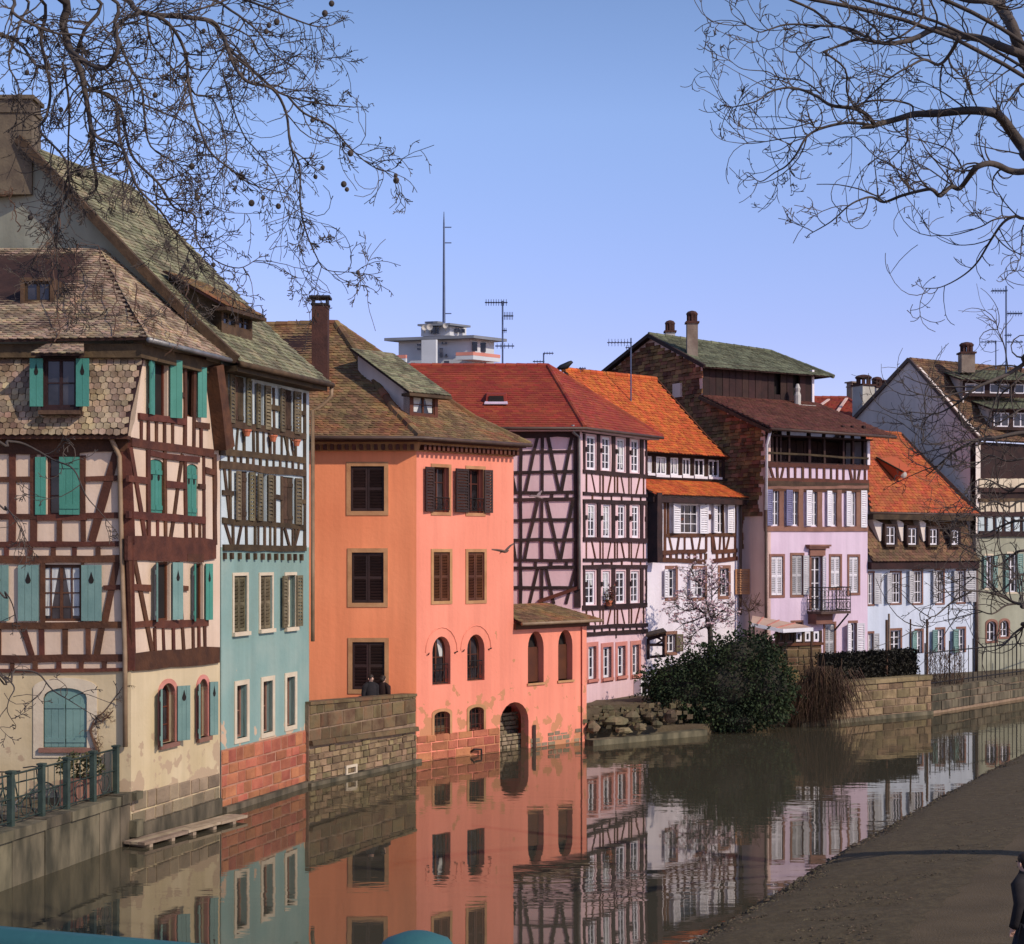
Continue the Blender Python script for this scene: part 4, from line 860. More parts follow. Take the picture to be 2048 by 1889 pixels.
# annex roof
zr = CR.off(-1.25).uz(*K8(400, 218))[1]
ra = [(CR.P(uM + .02, zAx + .02, .32), CR.P(uE + .35, zAx + .02, .32)), (CR.P(uM + .02, zr, -1.25), CR.P(uE - .62, zr, -1.25))]
roof(HC, ra, .18, .16, 'tileC', hint=V((1, -1, 2)), name='annex_roof', jit=.014)
roof(HC, [(CR.P(uE + .35, zAx + .02, .30), CR.P(uE + .35, zAx + .02, -2.4)), (CR.P(uE - .62, zr, -1.23), CR.P(uE - .62, zr, -1.6))], .18, .16, 'tileC', hint=V((1, 1, 2)), name='annex_roof')
m = MB(); m.tube([CR.P(uM + .02, zAx - .03, .36), CR.P(uE + .38, zAx - .03, .36)], .06, 6); obj('gutter', m, M['pipe'], HC, smooth=True)
m = MB(); m.fbox(CR, uM, uE + .05, zAx - .22, zAx - .02, 0, .10); obj('annex_cornice', m, M['rustshut'], HC)
# ================================================================= house E: lilac timbered house with dark red hipped roof
HE = thing('half_timbered_house', 'lilac house with dark timbers, narrow white windows and a smooth dark red roof', 'house', (E0.x, E0.y, 0), 'old houses on the canal bank')
EL = Fac((-4.5, 56.0), E0); ER = Fac(E0, E1); zE_ = 10.55
wall(EL, [(0, 1), (EL.len, 1), (EL.len, zE_), (0, zE_)], [], M['lilac'], HE)
DT = 'darktimber'
beams(EL, HE, K9, [(-300, 560, 535, 552, .50), (-300, 715, 535, 696, .115), (-300, 850, 535, 834, .115), (-300, 990, 535, 974, .115), (-300, 1032, 535, 1022, .115), (-300, 1172, 535, 1164, .115), (-300, 1310, 535, 1300, .115), (-300, 1446, 535, 1440, .115), (-300, 1497, 535, 1489, .115), (-300, 1635, 535, 1630, .115),
  (140, 580, 140, 1760, .115), (290, 580, 288, 980, .115), (288, 1030, 287, 1445, .115), (287, 1495, 287, 1760, .115), (355, 985, 355, 1030, .115), (460, 980, 460, 1026, .115), (243, 1442, 243, 1495, .115), (348, 1442, 348, 1495, .115), (455, 1440, 455, 1490, .115),
  (262, 575, 172, 985, .115), (323, 575, 406, 975, .115), (495, 575, 420, 970, .115), (85, 860, 108, 985, .115), (258, 1035, 168, 1440, .115), (320, 1035, 406, 1438, .115), (498, 1030, 415, 1438, .115), (88, 1320, 108, 1440, .115), (257, 1500, 202, 1740, .115), (315, 1500, 368, 1740, .115), (517, 1495, 452, 1740, .115)], DT)
beam(EL, HE, K9, 525, 545, 530, 1765, .24, DT)
beam(EL, HE, K9, 265, 1722, 535, 1628, .12, 'rustshut', .10, .0, name='roof_flashing')
hs = []; W3 = None
rows = [[(595, 590, 657, 822), (700, 598, 757, 826), (803, 608, 858, 835), (900, 616, 953, 841)], [(603, 1056, 656, 1287), (706, 1059, 756, 1287), (809, 1063, 858, 1287), (905, 1066, 952, 1288)], [(586, 1516, 652, 1746), (703, 1516, 753, 1738), (795, 1516, 858, 1736), (896, 1516, 951, 1733)]]
for ri, row in enumerate(rows):
    for i, q in enumerate(row):
        w = window(ER, HE, ER.rect(K9, *q), hs, rec=.10, grid=(2, 4), fw=.085, frame='whitepaint', curtain=random.choice((0, 0, 1, 2)))
        if ri == 2 and i == 1: W3 = ER.rect(K9, *q)
g4 = [(905, 615, 978, 918), (1042, 620, 1118, 905), (1176, 610, 1248, 888), (1312, 600, 1374, 876)]
for q in g4: window(ER, HE, ER.rect(K8, *q), hs, rec=.16, grid=(2, 3), fw=.08, frame='whitepaint', sur='pinkstone', sw=.15, sill='pinkstone')
wall(ER, [(0, .6), (ER.len, .6), (ER.len, zE_), (0, zE_)], hs, M['lilac'], HE)
EX = [(560, 545, 1010, 592, .30), (565, 832, 1002, 868, .15), (565, 983, 1002, 1000, .11), (565, 1036, 1002, 1048, .15), (565, 1298, 1002, 1308, .16), (565, 1440, 1002, 1440, .12), (565, 1487, 1002, 1485, .14), (560, 1768, 1002, 1748, .18)]
for (ya, yb, dy) in ((575, 840, 36), (1042, 1298, 12), (1500, 1758, -8)):
    for j, x in enumerate((672, 773, 873, 967)):
        s = dy * (x - 580) / 400; EX.append((x, ya + s * .8, x, yb + s, .25))
    for j, x in enumerate((582, 690 if 0 else 687, 790, 888, 990)):
        s = dy * (x - 580) / 400; EX.append((x, ya + s * .8 + 105, x + 12, ya + s * .8 + 106, .16))
    EX.append((572, ya, 574, yb, .12)); EX.append((998, ya + dy * .8, 998, yb + dy, .10))
beams(ER, HE, K9, EX, DT)
TH = []
for (ya, yb, dy, dyb) in ((848, 988, 32, 14), (1310, 1440, 8, 0), (1775, 1885, -14, -14)):
    for x in (588, 682, 702, 782, 800, 880, 896, 980): s = (x - 580) / 400; TH.append((x, ya + dy * s, x, yb + dyb * s, .055))
    for x, x2 in ((625, 652), (757, 733), (827, 850), (952, 925)): s = (x - 580) / 400; TH.append((x, ya + dy * s, x2, yb + dyb * s, .055))
for x in (630, 700, 760, 830, 900, 960): TH.append((x, 995, x, 1042, .08)); TH.append((x, 1442, x, 1488, .08))
beams(ER, HE, K9, TH, 'timber')
beams(ER, HE, K8, [(880, 440, 1450, 418, .14), (880, 505, 1450, 472, .16)] + [(x, 440, x, 500, .08) for x in (960, 1030, 1100, 1165, 1225, 1290, 1350, 1410)], DT)
beam(ER, HE, K8, 1160, 440, 1162, 540, .06, DT)
pe = EL.P(EL.len - .10, 10.3, .12); pp = [EL.P(*EL.uz(*K9(497, 520)), .35), EL.P(*EL.uz(*K9(500, 570)), .3), EL.P(*EL.uz(*K9(540, 600)), .10), EL.P(*EL.uz(*K9(541, 1640)), .10)]
pipe(HE, pp, .06, 'lead')
m = MB(); r = ER.rect(K8, 1325, 920, 1402, 1068); m.ring([ER.P(a, b, .02) for a, b in loop(*r, 0, -.08)], [ER.P(a, b, .02) for a, b in loop(*r)], ER.n3 * .3); o = obj('air_unit', m, M['whitepaint'], HE); m = MB(); m.prism([ER.P(a, b, .2) for a, b in loop(*r, 0, -.08)], ER.n3 * .02); obj('grille', m, M['darkin'], o)
eC, eR = V((E0.x + .15, E0.y - .45, zE_ + .1)), ER.P(ER.len + .45, zE_ + .1, .45)
eL = at(850, 858, 55.5); eL.z = zE_ + .1; ap = at(1096, 732, 61.0); apl = at(780, 747, 61.0); apl.z = ap.z
roof(HE, [(eL, eC), (apl, ap)], .24, .20, 'tileE', jit=.004, beaver=False); roof(HE, [(eC, eR), (ap, ap + V((.06, .05, 0)))], .24, .20, 'tileE', hint=V((1, -.6, 1)), jit=.004, beaver=False)
roof(HE, [(eR, eR + V((-4.5, 5.2, 0))), (ap + V((.05, .05, 0)), ap + V((-.6, 2.0, 0)))], .24, .20, 'tileE', hint=V((1, 1, 1)), jit=.004, beaver=False)
ridge(HE, [eC, ap], .10, 'tileE'); ridge(HE, [apl, ap], .10, 'tileE'); ridge(HE, [eR, ap], .09, 'tileE')
m = MB(); m.hexa([V((-5, 55.55, zE_ - .02)), eC + V((-.05, .05, -.12)), eR + V((-.1, 0, -.12)), V((-5, 60, zE_ - .02)), V((-5, 55.55, zE_ + .05)), eC + V((-.05, .05, -.05)), eR + V((-.1, 0, -.05)), V((-5, 60, zE_ + .05))]); obj('eave_soffit', m, M['lilac'], HE)
m = MB(); m.tube([eL + V((0, -.05, -.04)), eC + V((.03, -.05, -.04)), eR + V((.03, -.03, -.04))], .06, 6); obj('gutter', m, M['brownpipe'], HE, smooth=True)
# roof vent
vt = K6(1450, 765); Yv = 57.1
n = (V(eC) - eL).cross(ap - eC).normalized(); k = (eC - V((0, 0, CH))).dot(n); dr = V(((vt[0] - 1024) / FPX, 1, (HZ - vt[1]) / FPX)); pv = V((0, 0, CH)) + dr * (k / dr.dot(n))
m = MB(); m.hexa([pv + V((-.38, -.05, -.02)), pv + V((.38, -.05, -.02)), pv + V((.42, .75, .28)), pv + V((-.42, .75, .28)), pv + V((-.34, -.02, .32)), pv + V((.34, -.02, .32)), pv + V((.36, .75, .46)), pv + V((-.36, .75, .46))]); v_ = obj('roof_vent', m, M['tileE'], HE)
m = MB(); m.hexa([pv + V((-.42, -.30, -.06)), pv + V((.42, -.30, -.06)), pv + V((.40, -.02, .0)), pv + V((-.40, -.02, .0)), pv + V((-.42, -.30, -.02)), pv + V((.42, -.30, -.02)), pv + V((.40, -.02, .07)), pv + V((-.40, -.02, .07))]); obj('flashing', m, M['lilacpale'], v_)
m = MB(); m.hexa([pv + V((-.28, -.07, .04)), pv + V((.28, -.07, .04)), pv + V((.28, -.04, .04)), pv + V((-.28, -.04, .04)), pv + V((-.26, -.07, .26)), pv + V((.26, -.07, .26)), pv + V((.26, -.04, .26)), pv + V((-.26, -.04, .26))]); obj('vent_opening', m, M['darkin'], v_)
# a plant in an open window of house E
u, z = ER.uz(*K9(718, 1735)); pl = thing('window_plant', 'reddish potted plant hanging from a third-row window of the lilac house', 'plant', ER.P(u, z, .15))
m = MB(); m.lathe(ER.P(u, z - .1, .16), [(.09, 0), (.14, .2), (.15, .2)], 8); obj('pot', m, M['terracotta'], pl)
m = MB()
for i in range(160):
    c = ER.P(u + random.gauss(0, .16), z + .25 + random.gauss(0, .16), .18 + random.uniform(-.1, .14)); a = V((random.gauss(0, 1), random.gauss(0, 1), random.gauss(0, 1))).normalized() * .055; b = a.cross(V((random.random(), random.random(), 1))).normalized() * .03
    m.add([c - a, c + b, c + a, c - b], [(0, 1, 2, 3)], random.random())
M['redleaf'] = mk('red_green_leaf', (.16, .04, .025), (.06, .06, .025), 6, .6, rnd=.4); obj('foliage', m, M['redleaf'], pl, kind='stuff')
# ================================================================= house F: white house with orange roof
HF = thing('half_timbered_house', 'white house with a bright orange roof and a row of small attic windows', 'house', (F0.x, F0.y, 0), 'old houses on the canal bank')
FF = Fac(F0, F1); fs = []
window(FF, HF, FF.rect(K12, 330, 203, 490, 450), fs, rec=.12, grid=(3, 3), frame='whitepaint', shut=((-1, 165, 'louvre', 'whitepaint', 1.05), (1, 160, 'louvre', 'whitepaint', .65)))
window(FF, HF, FF.rect(K12, 640, 205, 722, 445), fs, rec=.12, grid=(2, 3), frame='whitepaint', shut=((-1, 165, 'louvre', 'whitepaint', 1.1), (1, 165, 'louvre', 'whitepaint', 1.1)))
window(FF, HF, FF.rect(K12, 226, 745, 296, 982), fs, rec=.16, grid=(2, 3), frame='whitepaint', sur='brownstone', sw=.13, shut=((-1, 165, 'louvre', 'whitepaint', 1.2),))
window(FF, HF, FF.rect(K12, 452, 745, 540, 982), fs, rec=.16, grid=(2, 3), frame='whitepaint', sur='brownstone', sw=.13, shut=((-1, 165, 'louvre', 'whitepaint', 1.3),))
window(FF, HF, FF.rect(K12, 665, 740, 738, 970), fs, rec=.16, grid=(2, 3), frame='whitepaint', sur='brownstone', sw=.13)
window(FF, HF, FF.rect(K12, 222, 1290, 292, 1440), fs, rec=.14, grid=(2, 2), frame='whitepaint', sur='brownstone', sw=.12, shut=((1, 165, 'louvre', 'olive', 1.3),))
zP = FF.uz(1390, 990)[1]
wall(FF, [(-.3, .6), (FF.len, .6), (FF.len, zP + .1), (-.3, zP + .1)], fs, M['lavwhite'], HF)
beams(FF, HF, K12, [(205, 180, 205, 600, .13), (550, 195, 550, 600, .14), (598, 470, 602, 600, .12), (200, 465, 795, 460, .15), (92, 608, 545, 596, .17), (598, 602, 808, 590, .17), (92, 663, 545, 684, .17), (598, 680, 810, 655, .17), (230, 190, 230, 455, .10), (792, 190, 792, 660, .13), (345, 320, 348, 340, .20), (555, 305, 590, 310, .2),
  (240, 475, 266, 595, .10), (322, 475, 305, 595, .10), (370, 470, 370, 595, .11), (425, 475, 442, 595, .10), (502, 475, 482, 595, .10), (608, 475, 625, 595, .10), (668, 475, 660, 595, .10), (695, 475, 700, 595, .1), (742, 475, 716, 592, .10), (690, 200, 695, 450, .0801)] + [(x, 615, x, 668, .14) for x in (148, 200, 252, 303, 355, 405, 455, 505, 545, 640, 690, 738, 785)], 'timber')
beam(FF, HF, K12, 82, 110, 84, 690, .30, 'darktimber', .5, -.2, name='shaded_side_strip')  # dark beam standing in for the lilac house's shaded side and downpipe
uo = FF.len + .1
pipe(HF, [FF.P(*FF.uz(*K12(880, 150)), .45), FF.P(*FF.uz(*K12(822, 225)), .12), FF.P(*FF.uz(*K12(820, 700)), .12), FF.P(*FF.uz(*K12(818, 1130)), .12)], .06, 'brownpipe')
# tan shutter on the neighbour's wall side
m, f3 = leaf_mb(FF, FF.uz(*K12(785, 850))[0], FF.uz(*K12(825, 955))[1], FF.uz(*K12(825, 745))[1], .62, 150, 1, 'louvre', .04); obj('shutter', m, M['surround'], HF)
# attic wall set back, pent strip, main roof
FU = FF.off(-.75); fh = []
for q in ((165, 885, 205, 1046), (243, 892, 340, 1062), (375, 900, 450, 1066), (487, 910, 560, 1070), (597, 917, 690, 1077), (727, 925, 825, 1082)):
    window(FU, HF, FU.rect(K10, *q), fh, rec=.08, grid=(2, 1), fw=.07, frame='whitepaint', sill='whitepaint', curtain=1 if q[0] in (243, 375) else 0)
z0_, z1_ = FU.uz(*K10(500, 1200))[1], FU.uz(*K10(500, 850))[1]
wall(FU, [(-.5, z0_ - .3), (FF.len - .6, z0_ - .3), (FF.len - .6, z1_ + .1), (-.5, z1_ + .1)], fh, M['oldtimber'], HF, depth=.12)
beams(FU, HF, K10, [(150, 1085, 890, 1110, .10), (150, 870, 890, 905, .18), (222, 880, 222, 1090, .12), (357, 890, 357, 1095, .12), (468, 900, 468, 1098, .12), (578, 905, 578, 1100, .12), (708, 915, 708, 1105, .12), (860, 920, 860, 1110, .15)], 'loft')
ze = FF.off(.4).uz(1400, 992)[1]; zt = FU.uz(*K10(500, 1115))[1]
roof(HF, [(FF.P(-.35, ze, .45), FF.P(FF.len + .05, ze, .45)), (FU.P(-.5, zt, -.02), FU.P(FF.len - .55, zt, -.02))], .18, .16, 'tileF', hint=FF.n3 + V((0, 0, 1)), name='pent_roof', jit=.012)
m = MB(); m.fbox(FF, -.3, FF.len, ze - .30, ze - .10, -.05, .36); obj('eave_soffit', m, M['darktimber'], HF)
er_ = FF.uz(1466, 916)
zo = FF.off(-.35).uz(1380, 909)[1]
a0, a1 = FF.P(-.6, zo, -.30), FF.P(FF.len - .42, zo, -.30)
rg1 = V((6.1, 67.96, 13.65)); rg0 = V((2.04, 63.9, 13.6))
c1 = lerp(a1, rg1, .3) + V((0, 0, -.12)); c0 = lerp(a0, rg0, .3) + V((0, 0, -.12))
roof(HF, [(a0, a1), (c0, c1), (rg0, rg1)], .185, .165, 'tileF', hint=FF.n3 + V((0, 0, 1)), jit=.018, wob=.03)
ridge(HF, [rg0, rg1], .11, 'tileF')
m = MB(); bar(m, a1 + V((.05, .05, -.06)), c1 + V((.05, .05, -.06)), .10, .16); bar(m, c1 + V((.05, .05, -.06)), rg1 + V((.05, .05, -.06)), .10, .16); obj('verge_board', m, M['rustshut'], HF)
# ================================================================= house G: tall tanner's house with open drying galleries
HG = thing('tannery_house', 'tall lilac house with open dark drying galleries under a green grey roof', 'house', (G0.x, G0.y, 0), 'old houses on the canal bank')
GF = Fac(G0, G1); gin = V((-.53, .848, 0)); g3 = lambda t, z, d=0: V((G0.x, G0.y, 0)) + gin * t + V((0, 0, z)) + V((GF.u.x, GF.u.y, 0)) * d
gs = []
blu = ('blueshut', 'blueshut', 'whitepaint', 'whitepaint', 'whitepaint')
for i, q in enumerate(((1100, 82, 1162, 385), (1268, 85, 1328, 385), (1432, 88, 1488, 388), (1597, 92, 1643, 388), (1757, 95, 1803, 390))):
    window(GF, HG, GF.rect(K12, *q), gs, rec=.10, grid=(2, 3), frame='whitepaint', fw=.06, shut=((-1, 168, 'louvre', blu[i], 2.1 if i else 1.7),))
m, f3 = leaf_mb(GF, GF.uz(*K12(1838, 240))[0], GF.uz(*K12(1865, 398))[1], GF.uz(*K12(1865, 90))[1], .30, 172, 1, 'louvre', .03); obj('shutter', m, M['whitepaint'], HG)
for q, mt, st in (((1095, 640, 1192, 965), 'whitepaint', 'brownstone'), ((1268, 630, 1355, 962), 'greyshut', 'brownstone'), ((1592, 640, 1670, 900), 'whitepaint', 'brownstone'), ((1745, 642, 1822, 945), 'whitepaint', 'brownstone')):
    window(GF, HG, GF.rect(K12, *q), gs, rec=.10, frame='brownstone', closed=('louvre', mt), sur=st, sw=.10, shut=((1, 165, 'louvre', 'greyshut', .9),) if q[0] == 1268 else ())
dr_ = window(GF, HG, GF.rect(K12, 1428, 640, 1515, 1088), gs, rec=.14, grid=(2, 4), frame='whitepaint', sur='brownstone', sw=.10, gz0=0, name='balcony_door', shut=((1, 140, 'louvre', 'whitepaint', .5),))
m = MB(); u, z = GF.uz(*K12(1472, 590)); m.fbox(GF, u - .42, u + .42, z - .22, z + .08, .02, .10); m.fbox(GF, u - .55, u + .55, z + .08, z + .16, .0, .20); m.fbox(GF, u - .60, u + .60, z + .16, z + .24, .0, .26); obj('door_cornice', m, M['brownstone'], dr_)
window(GF, HG, GF.rect(K12, 1545, 1205, 1622, 1500), gs, rec=.10, frame='whitepaint', closed=('louvre', 'greyshut'), sur='brownstone', sw=.10, gz0=0)
window(GF, HG, GF.rect(K12, 1752, 1195, 1802, 1480), gs, rec=.14, grid=(2, 4), frame='whitepaint', sur='brownstone', sw=.1, gz0=0, shut=((-1, 150, 'louvre', 'whitepaint', 2.2), (1, 155, 'louvre', 'whitepaint', 2.0)))
window(GF, HG, GF.rect(K12, 1270, 1190, 1350, 1260), gs, rec=.12, grid=(2, 1), frame='brownstone', sur='brownstone', sw=.08)
zG = GF.uz(*K11(1450, 1090))[1]
wall(GF, [(0, .6), (GF.len, .6), (GF.len, zG), (0, zG)], gs, M['lilacpale'], HG)
beams(GF, HG, K12, [(1038, 412, 1900, 410, .20), (1038, 72, 1900, 60, .12)] + [(x, 75, x, 405, .26) for x in (1180, 1340, 1498, 1660, 1822)] + [(1045, 75, 1045, 405, .1)], 'brownstone')
beams(GF, HG, K11, [(1100, 1100, 1792, 1122, .18), (1100, 1200, 1792, 1216, .16), (1100, 1235, 1792, 1250, .3, 'oldtimber'), (1100, 1262, 1792, 1275, .18)] + [(x, 1100, x2, 1205, .11) for x, x2 in ((1110, 1112), (1130, 1160), (1180, 1185), (1228, 1205), (1255, 1257), (1302, 1302), (1352, 1352), (1402, 1402), (1447, 1447), (1495, 1495), (1542, 1542), (1582, 1582), (1625, 1625), (1660, 1680), (1700, 1700), (1738, 1722), (1768, 1768))], 'timber')
# recessed gallery
zg0, zg1 = zG, GF.uz(*K11(1450, 850))[1]; GI = GF.off(-1.3)
m = MB(); m.fbox(GF, .0, GF.len, zg0 - .1, zg0, -1.4, .02); m.fbox(GF, .0, GF.len, 10.98, 11.04, -1.4, .3); obj('gallery_floor', m, M['loft'], HG)
for i in range(14):
    m = MB(); a = GF.len * i / 14; m.fbox(GI, a + .01, a + GF.len / 14 - .01, zg0, 11.0, -.05, (i % 3) * .015); obj('plank', m, M['loft'], HG)
for x in (1112, 1150, 1178, 1205, 1262, 1398, 1500, 1625, 1690, 1765):
    beam(GF, HG, K11, x, 840, x, 1100, .10 if x not in (1112, 1765, 1398) else .14, 'loft', .02, -.10, name='gallery_post')
for y0, y1 in ((1020, 1048),): beam(GF, HG, K11, 1105, y0, 1790, y1 + 12, .08, 'oldtimber', .03, -.05, name='gallery_rail')
beam(GF, HG, K11, 1105, 915, 1235, 840, .08, 'oldtimber', .06, -.02, name='brace')
for s, t0 in ((GF.len, 0),): 
    m = MB(); m.prism([GF.P(s, zg0, 0), GF.P(s, 11.0, 0), GF.P(s, 11.0, -1.4), GF.P(s, zg0, -1.4)], GF.u3 * .15); obj('side_wall', m, M['lavwhite'], HG)
# gable: rubble wall following the roof
GG = Fac((G0.x - .53 * 16, G0.y + .848 * 16), (G0.x, G0.y)); Lg = GG.len
gp = [(0, 5), (Lg, 5), (Lg, 11.35), (Lg - 4.0, 12.95), (Lg - 4.0, 14.25), (Lg - 7.47, 15.80), (Lg - 11.5, 14.45), (0, 12.7)]
wall(GG, [(0, .6), (Lg, .6)] + gp[2:], [], M['tanplaster'], HG)
m = MB()
def ingable(u, z):
    t = Lg - u
    if z < 7.9 and t < 1.4: return False
    top = 11.35 + t * .4 if t < 4 else (15.8 - abs(t - 7.47) * (.447 if t < 7.47 else .335))
    return z < top - .06
z = 5.2; kk = 0
while z < 15.8:
    h = random.uniform(.13, .2); u = 0
    while u < Lg:
        w = random.uniform(.22, .5)
        if ingable(u + w / 2, z + h) and u + w < Lg + .02:
            t = random.uniform(.02, .075); rr = random.random(); s = random.uniform(-.02, .02)
            P = [GG.P(u + .01, z + s, t * 1.2), GG.P(u + w - .01, z - s, t), GG.P(u + w - .015, z + h - .012, t * .5), GG.P(u + .015, z + h - .012, t * .6)]
            m.hexa([GG.P(u, z, 0), GG.P(u + w, z, 0), GG.P(u + w, z + h, 0), GG.P(u, z + h, 0)] + P, rr)
        u += w
    z += h
obj('rubble_stones', m, M['gablestone'], HG, kind='stuff')
m = MB(); q = GG.uz(*K11(520, 600)); m.fbox(GG, q[0] - .2, q[0] + .35, q[1] - .35, q[1] + .25, 0, .14); obj('render_patch', m, M['tanplaster'], HG)
# roofs
pe0, pe1 = GF.P(-.35, 11.28, .75), GF.P(GF.len + .9, 11.20, .75)
pt0, pt1 = g3(4.02, 12.98, -.15), g3(4.02, 12.98, 6.5)
roof(HG, [(pe0, pe1), (pt0, pt1)], .2, .18, 'tileGd', hint=GF.n3 + V((0, 0, 2)), name='pent_roof', jit=.012)
m = MB(); m.tube([pe0 + V((0, -.02, -.07)), pe1 + V((0, -.02, -.07))], .07, 6); obj('gutter', m, M['brownpipe'], HG, smooth=True)
m = MB(); bar(m, pe0 + V((0, .1, -.16)), pt0 + V((0, 0, -.12)), .12, .14); obj('verge_board', m, M['oldtimber'], HG)
GLf = Fac((g3(4.0, 0, 0).x, g3(4.0, 0, 0).y), (g3(4.0, 0, 6.0).x, g3(4.0, 0, 6.0).y))
uR = GLf.uz(*K11(1412, 640))[0]
n_ = 17
for i in range(n_):
    a, b = uR * i / n_, uR * (i + 1) / n_; m = MB(); m.fbox(GLf, a + .012, b - .012, 12.7, 14.35, -.06, random.uniform(.0, .03))
    if i in (11, 14): m = MB(); m.fbox(GLf, a + .012, b - .012, 12.7, 13.2, -.06, .01)
    obj('plank', m, M['loft'], HG)
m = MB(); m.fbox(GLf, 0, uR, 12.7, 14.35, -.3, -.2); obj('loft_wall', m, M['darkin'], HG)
m = MB(); m.fbox(GLf, uR, uR + .12, 12.6, 14.4, -3, .06); obj('side_wall', m, M['lavwhite'], HG)
m = MB(); u, z = GLf.uz(*K11(1268, 690)); m.lathe(GLf.P(u, z - .15, .5), [(.14, 0), (.15, .45), (.10, .6), (.13, .75), (.06, .95)], 8); obj('vent_cowl', m, M['chimwhite'], HG)
m = MB(); m.fbox(GLf, u - .1, u + .9, z - .25, z - .12, .3, .7); obj('vent_base', m, M['chimwhite'], HG)
rl, rr_ = g3(3.55, 14.12, -.25), g3(3.55, 14.12, uR + .9); ra_, rb_ = g3(7.47, 15.92, -.25), at(1541, 704, 73.2)
roof(HG, [(rl, rr_), (ra_, rb_)], .2, .18, 'tileG', hint=GF.n3 + V((0, 0, 2)), jit=.016, wob=.03)
roof(HG, [(rr_, rr_ + gin * 7.5), (rb_, rb_ + gin * .3)], .2, .18, 'tileG', hint=V((1, .3, 1)), jit=.016)
ridge(HG, [ra_, rb_], .11, 'tileG'); ridge(HG, [rb_, rr_], .10, 'tileG')
bk = g3(15.5, 12.9, -.25); roof(HG, [(bk + GF.u3 * 6, bk), (rb_ + V((0, 0, 0)), ra_)], .3, .3, 'tileG', hint=V((-1, 1, 2)), name='rear_roof')
m = MB(); bar(m, rl, ra_ + V((0, 0, -.05)), .12, .16); bar(m, ra_ + V((0, 0, -.05)), bk, .12, .16); obj('verge_board', m, M['loft'], HG)
cb = at(1384, 712, 69.0); chimney(HG, V((cb.x, cb.y, cb.z - .4)), .46, .46, at(1384, 648, 69).z - cb.z + .4, 'chimtan', 'cowl', 'chimney')
cb = at(1340, 690, 71.8); chimney(HG, V((cb.x, cb.y, cb.z - .8)), .42, .42, at(1340, 666, 71.8).z - cb.z + .8, 'chimwhite', 'cowl', 'chimney')
pipe(HG, [GF.P(-.25, 11.1, .6), GF.P(-.05, 10.6, .16), GF.P(-.05, 8.0, .12)], .06, 'whitepaint'); pipe(HG, [GF.P(-.05, 8.0, .12), GF.P(-.05, 1.2, .12)], .06, 'brownpipe')
# balcony
u0_, u1_ = GF.uz(*K12(1395, 1100))[0], GF.uz(*K12(1640, 1100))[0]; zb_ = GF.uz(*K12(1500, 1098))[1]
m = MB(); m.fbox(GF, u0_, u1_, zb_ - .08, zb_ + .02, .0, .85); bal = obj('balcony_slab', m, M['brownpipe'], HG)
m = MB(); m.fbox(GF, u0_ + .05, u0_ + .95, zb_ - .5, zb_ - .08, .0, .5); obj('bracket', m, M['brownstone'], bal)
m = MB(); zt_ = zb_ + 1.0
def rail_run(pa, pb, nb):
    for z in (zb_ + .08, zb_ + .5, zt_): m.tube([V((pa.x, pa.y, z)), V((pb.x, pb.y, z))], .02, 4)
    for i in range(nb + 1):
        q = lerp(pa, pb, i / nb); m.tube([V((q.x, q.y, zb_)), V((q.x, q.y, zt_))], .013, 4)
        if i < nb:
            q2 = lerp(pa, pb, (i + .5) / nb); dd = (pb - pa).normalized(); dd.z = 0
            for zc in (zb_ + .28, zb_ + .75): m.tube([V((q2.x, q2.y, zc)) + dd * (math.cos(a) * .09) + V((0, 0, math.sin(a) * .15)) for a in [6.283 * k / 7 for k in range(8)]], .010, 3)
rail_run(GF.P(u0_, 0, .83), GF.P(u1_, 0, .83), 8); rail_run(GF.P(u0_, 0, .02), GF.P(u0_, 0, .83), 3); rail_run(GF.P(u1_, 0, .02), GF.P(u1_, 0, .83), 3)
obj('balcony_railing', m, M['iron'], bal)
m = MB(); bar(m, GF.P(u1_ - .1, zb_ - .1, .8), GF.P(u1_ - .1, zb_ - .8, .02), .05); obj('strut', m, M['iron'], bal)
# ================================================================= house I: low house with rust orange roof and tiled mansard
HI = thing('plaster_house', 'low bluish white house with rust orange roof and small windows in a tiled mansard', 'house', (I0.x, I0.y, 0), 'old houses on the canal bank')
FI = Fac(I0, I1); hi = []
for i, q in enumerate(((132, 688, 172, 920), (303, 685, 372, 912), (465, 672, 530, 912), (636, 668, 690, 912), (790, 672, 846, 905))):
    window(FI, HI, FI.rect(K14, *q), hi, rec=.10, grid=(3, 3), frame='whitepaint', fw=.05, sur='brownstone', sw=.07, shut=(((-1, 165, 'louvre', 'greyshut', 1.35),) if i else ()) + (((1, 165, 'louvre', 'greyshut', 2.2),) if i in (0, 4) else ()))
for i, q in enumerate(((132, 1135, 166, 1290), (298, 1112, 372, 1268), (488, 1115, 532, 1280), (640, 1105, 692, 1268), (795, 1100, 845, 1275))):
    window(FI, HI, FI.rect(K14, *q), hi, rec=.12, grid=(2, 3), frame='whitepaint', fw=.05, sur='brownstone', sw=.09, gz0=0, shut=() if i == 1 else ((1 if i == 0 else -1, 165, 'louvre', 'greyshut' if i == 0 else 'tealgrey', 2.0 if i != 3 else 1.8),))
zI = FI.uz(*K14(500, 622))[1]
wall(FI, [(0, .6), (FI.len, .6), (FI.len, zI), (0, zI)], hi, M['skywhite'], HI)
zI1, zI2 = FI.uz(*K14(500, 600))[1], FI.off(-.5).uz(*K14(500, 300))[1]
ma = [(FI.P(.02, zI1, .32), FI.P(FI.len, zI1, .32)), (FI.P(.02, zI1 + .35, .02), FI.P(FI.len, zI1 + .35, .02)), (FI.P(.02, zI2 + .15, -.55), FI.P(FI.len, zI2 + .15, -.55))]
roof(HI, ma, .19, .16, 'tileI2', hint=FI.n3 + V((0, 0, .5)), name='mansard', jit=.014)
